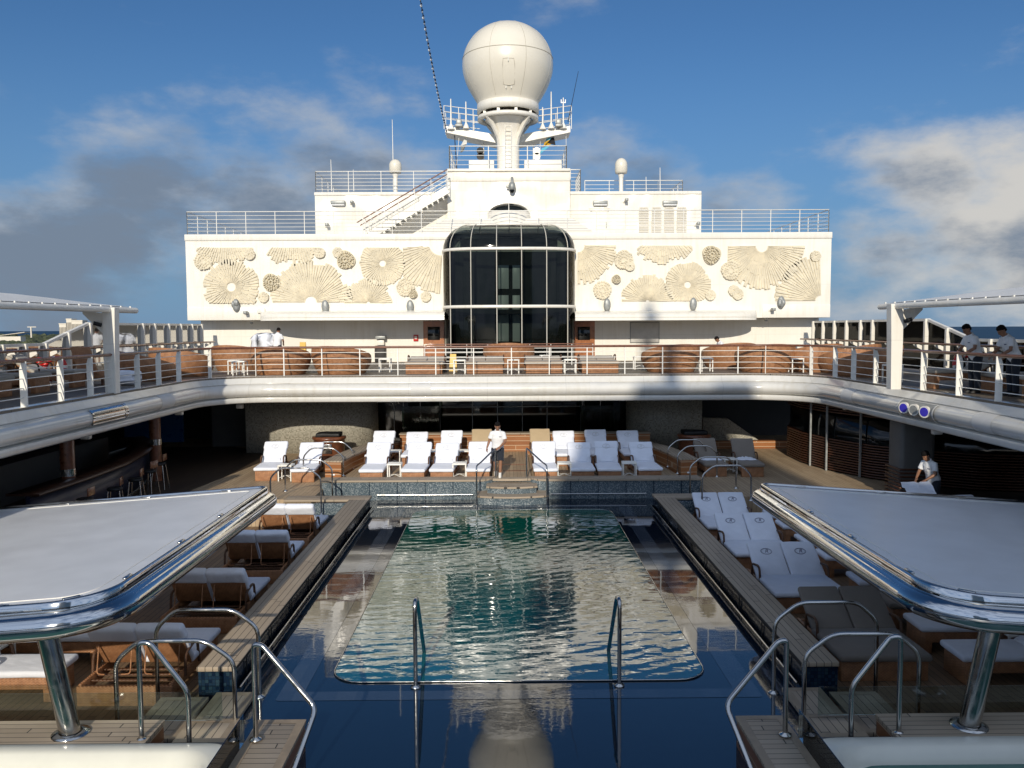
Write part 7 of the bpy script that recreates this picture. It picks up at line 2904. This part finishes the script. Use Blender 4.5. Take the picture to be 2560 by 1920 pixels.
person('dark-haired waiter in white polo on the right promenade beside the orange lifebuoy', (11.25, 19.75, ZUP), R(-84), stoop(0.26), 'long')
def crouch(J, d):
    for n in ('hip', 'chest', 'neck', 'head', 'sl', 'sr', 'el', 'er', 'wl', 'wr', 'hl', 'hr'):
        J[n] = J[n] - Vector((0, -0.10, d))
    for n in ('kl', 'kr'):
        J[n] = J[n] + Vector((0, -0.28, -0.02))
    return J


person('waiter at the right picture edge, dark hair, stooping by the promenade railing', (11.62, 18.85, ZUP), R(-88), stoop(0.36), 'long')
person('attendant seen from behind by the recessed wall at left, bending to white sheets', (at_y(692, 850, 37.2).x, 37.2, ZUP), R(165), stoop(0.16), 'shorts')
person('attendant of whom only the dark-haired head shows above the railing, right of the lift', (at_y(1805, 850, 37.0).x, 37.0, ZUP), R(-80), crouch(stoop(0.45), 0.40), 'shorts')
person('attendant in white polo stooping over a lounger in the shade at lower right', (10.72, 20.5, ZL1), R(-68), stoop(0.32), 'long')
mb = MB()
rows = []
for j in range(13):
    row = []
    for k in range(9):
        u, v_ = j / 12, k / 8 - 0.5
        q = Vector((u * 4, v_ * 6, 2.2))
        row.append(Vector((9.86 + v_ * 0.7 - 0.3 * u * 0 + 0.05 * noise.noise(q), 19.72 - 0.8 * (1 - u) + 0.05 * noise.noise(q + Vector((3, 0, 0))), ZL1 + 0.52 + 0.46 * u ** 0.8 + 0.07 * noise.noise(q * 1.3))))
    rows.append(row)
mb.loft(rows, False, True, False)
tag(mb.build('towel', 'towel'), 'white towel being spread over the lounger by the stooping attendant', 'towel')
# ------------------------------------------------------------------ the ship behind the viewer, which throws the broad shade


sup = thing('forward_superstructure', 'white forward deckhouse and funnel standing behind the viewer', 'deckhouse', (6, -30, ZUP))
Y0 = -30.0
SLOPE = math.tan(SUN_EL) / math.cos(SUN_AZ)
AZ = math.tan(SUN_AZ)


def back(x, y, z):
    """the point on the plane Y0 whose shadow falls on x,y,z"""
    d = y - Y0
    return (x - AZ * d, z + SLOPE * d)


# outline found from where the shade ends on the far deck, the pool wall and the near right side
fa = [back(1.35, 24.4, -16.0), back(1.35, 24.4, 0.4), back(2.2, 26.5, 1.5), back(2.9, 31, 1.9), back(4.3, 28.5, 3.0), back(4.55, 28.5, 3.55), back(6.0, 28.5, 3.62), back(6.2, 28.5, 3.40), back(7.1, 28.5, 3.42), back(7.3, 28.5, 3.62), back(8.5, 28.5, 3.58), back(8.65, 28.5, 3.0),
      back(9.3, 25.5, 0.9), back(9.6, 24.5, 0.2), back(11.8, 17.5, 2.4), back(16.0, 17.0, 2.6), back(16.0, 17.0, -16.0)]
mb = MB()
mb.prism_y(fa, Y0 - 1.0, Y0)
mb.build('funnel_house', 'white', sup)
mm = back(6.9, 40.6, 5.9)
mb = MB()
mb.tube([(mm[0], Y0 - 0.5, fa[5][1] - 3), (mm[0], Y0 - 0.5, mm[1] + 0.3)], 0.28, 12)
mb.build('signal_mast', 'white', sup)
# ------------------------------------------------------------------ final placing of the near deck's pieces along the ship
NEAR = {'pool_step', 'planter_box', 'whirlpool_platform', 'whirlpool', 'glass_screen'}
MID = {'pool_wall', 'pool_water', 'pool_edge_trim', 'pale_tile_band', 'shade_canopy'}


def kind_of(o):
    return o.name.split('.')[0]


for o in scene.objects:
    if o.parent is not None:
        continue
    k = kind_of(o)
    y = o.location.y
    if k in NEAR or (k == 'handrail' and y < 11.0):
        o.location.y -= 0.34
    elif k in MID and y < 27:
        o.location.y -= 0.20
    elif k == 'double_lounger' and o.location.x < 0 and o.location.z < 1:
        o.location.y -= 0.30
    elif k == 'handrail' and y < 23.5:
        o.location.y -= 0.24
    elif k in ('sun_lounger', 'side_table') and y < 23.5 and o.location.z < 0.3:
        o.location.y -= 0.15
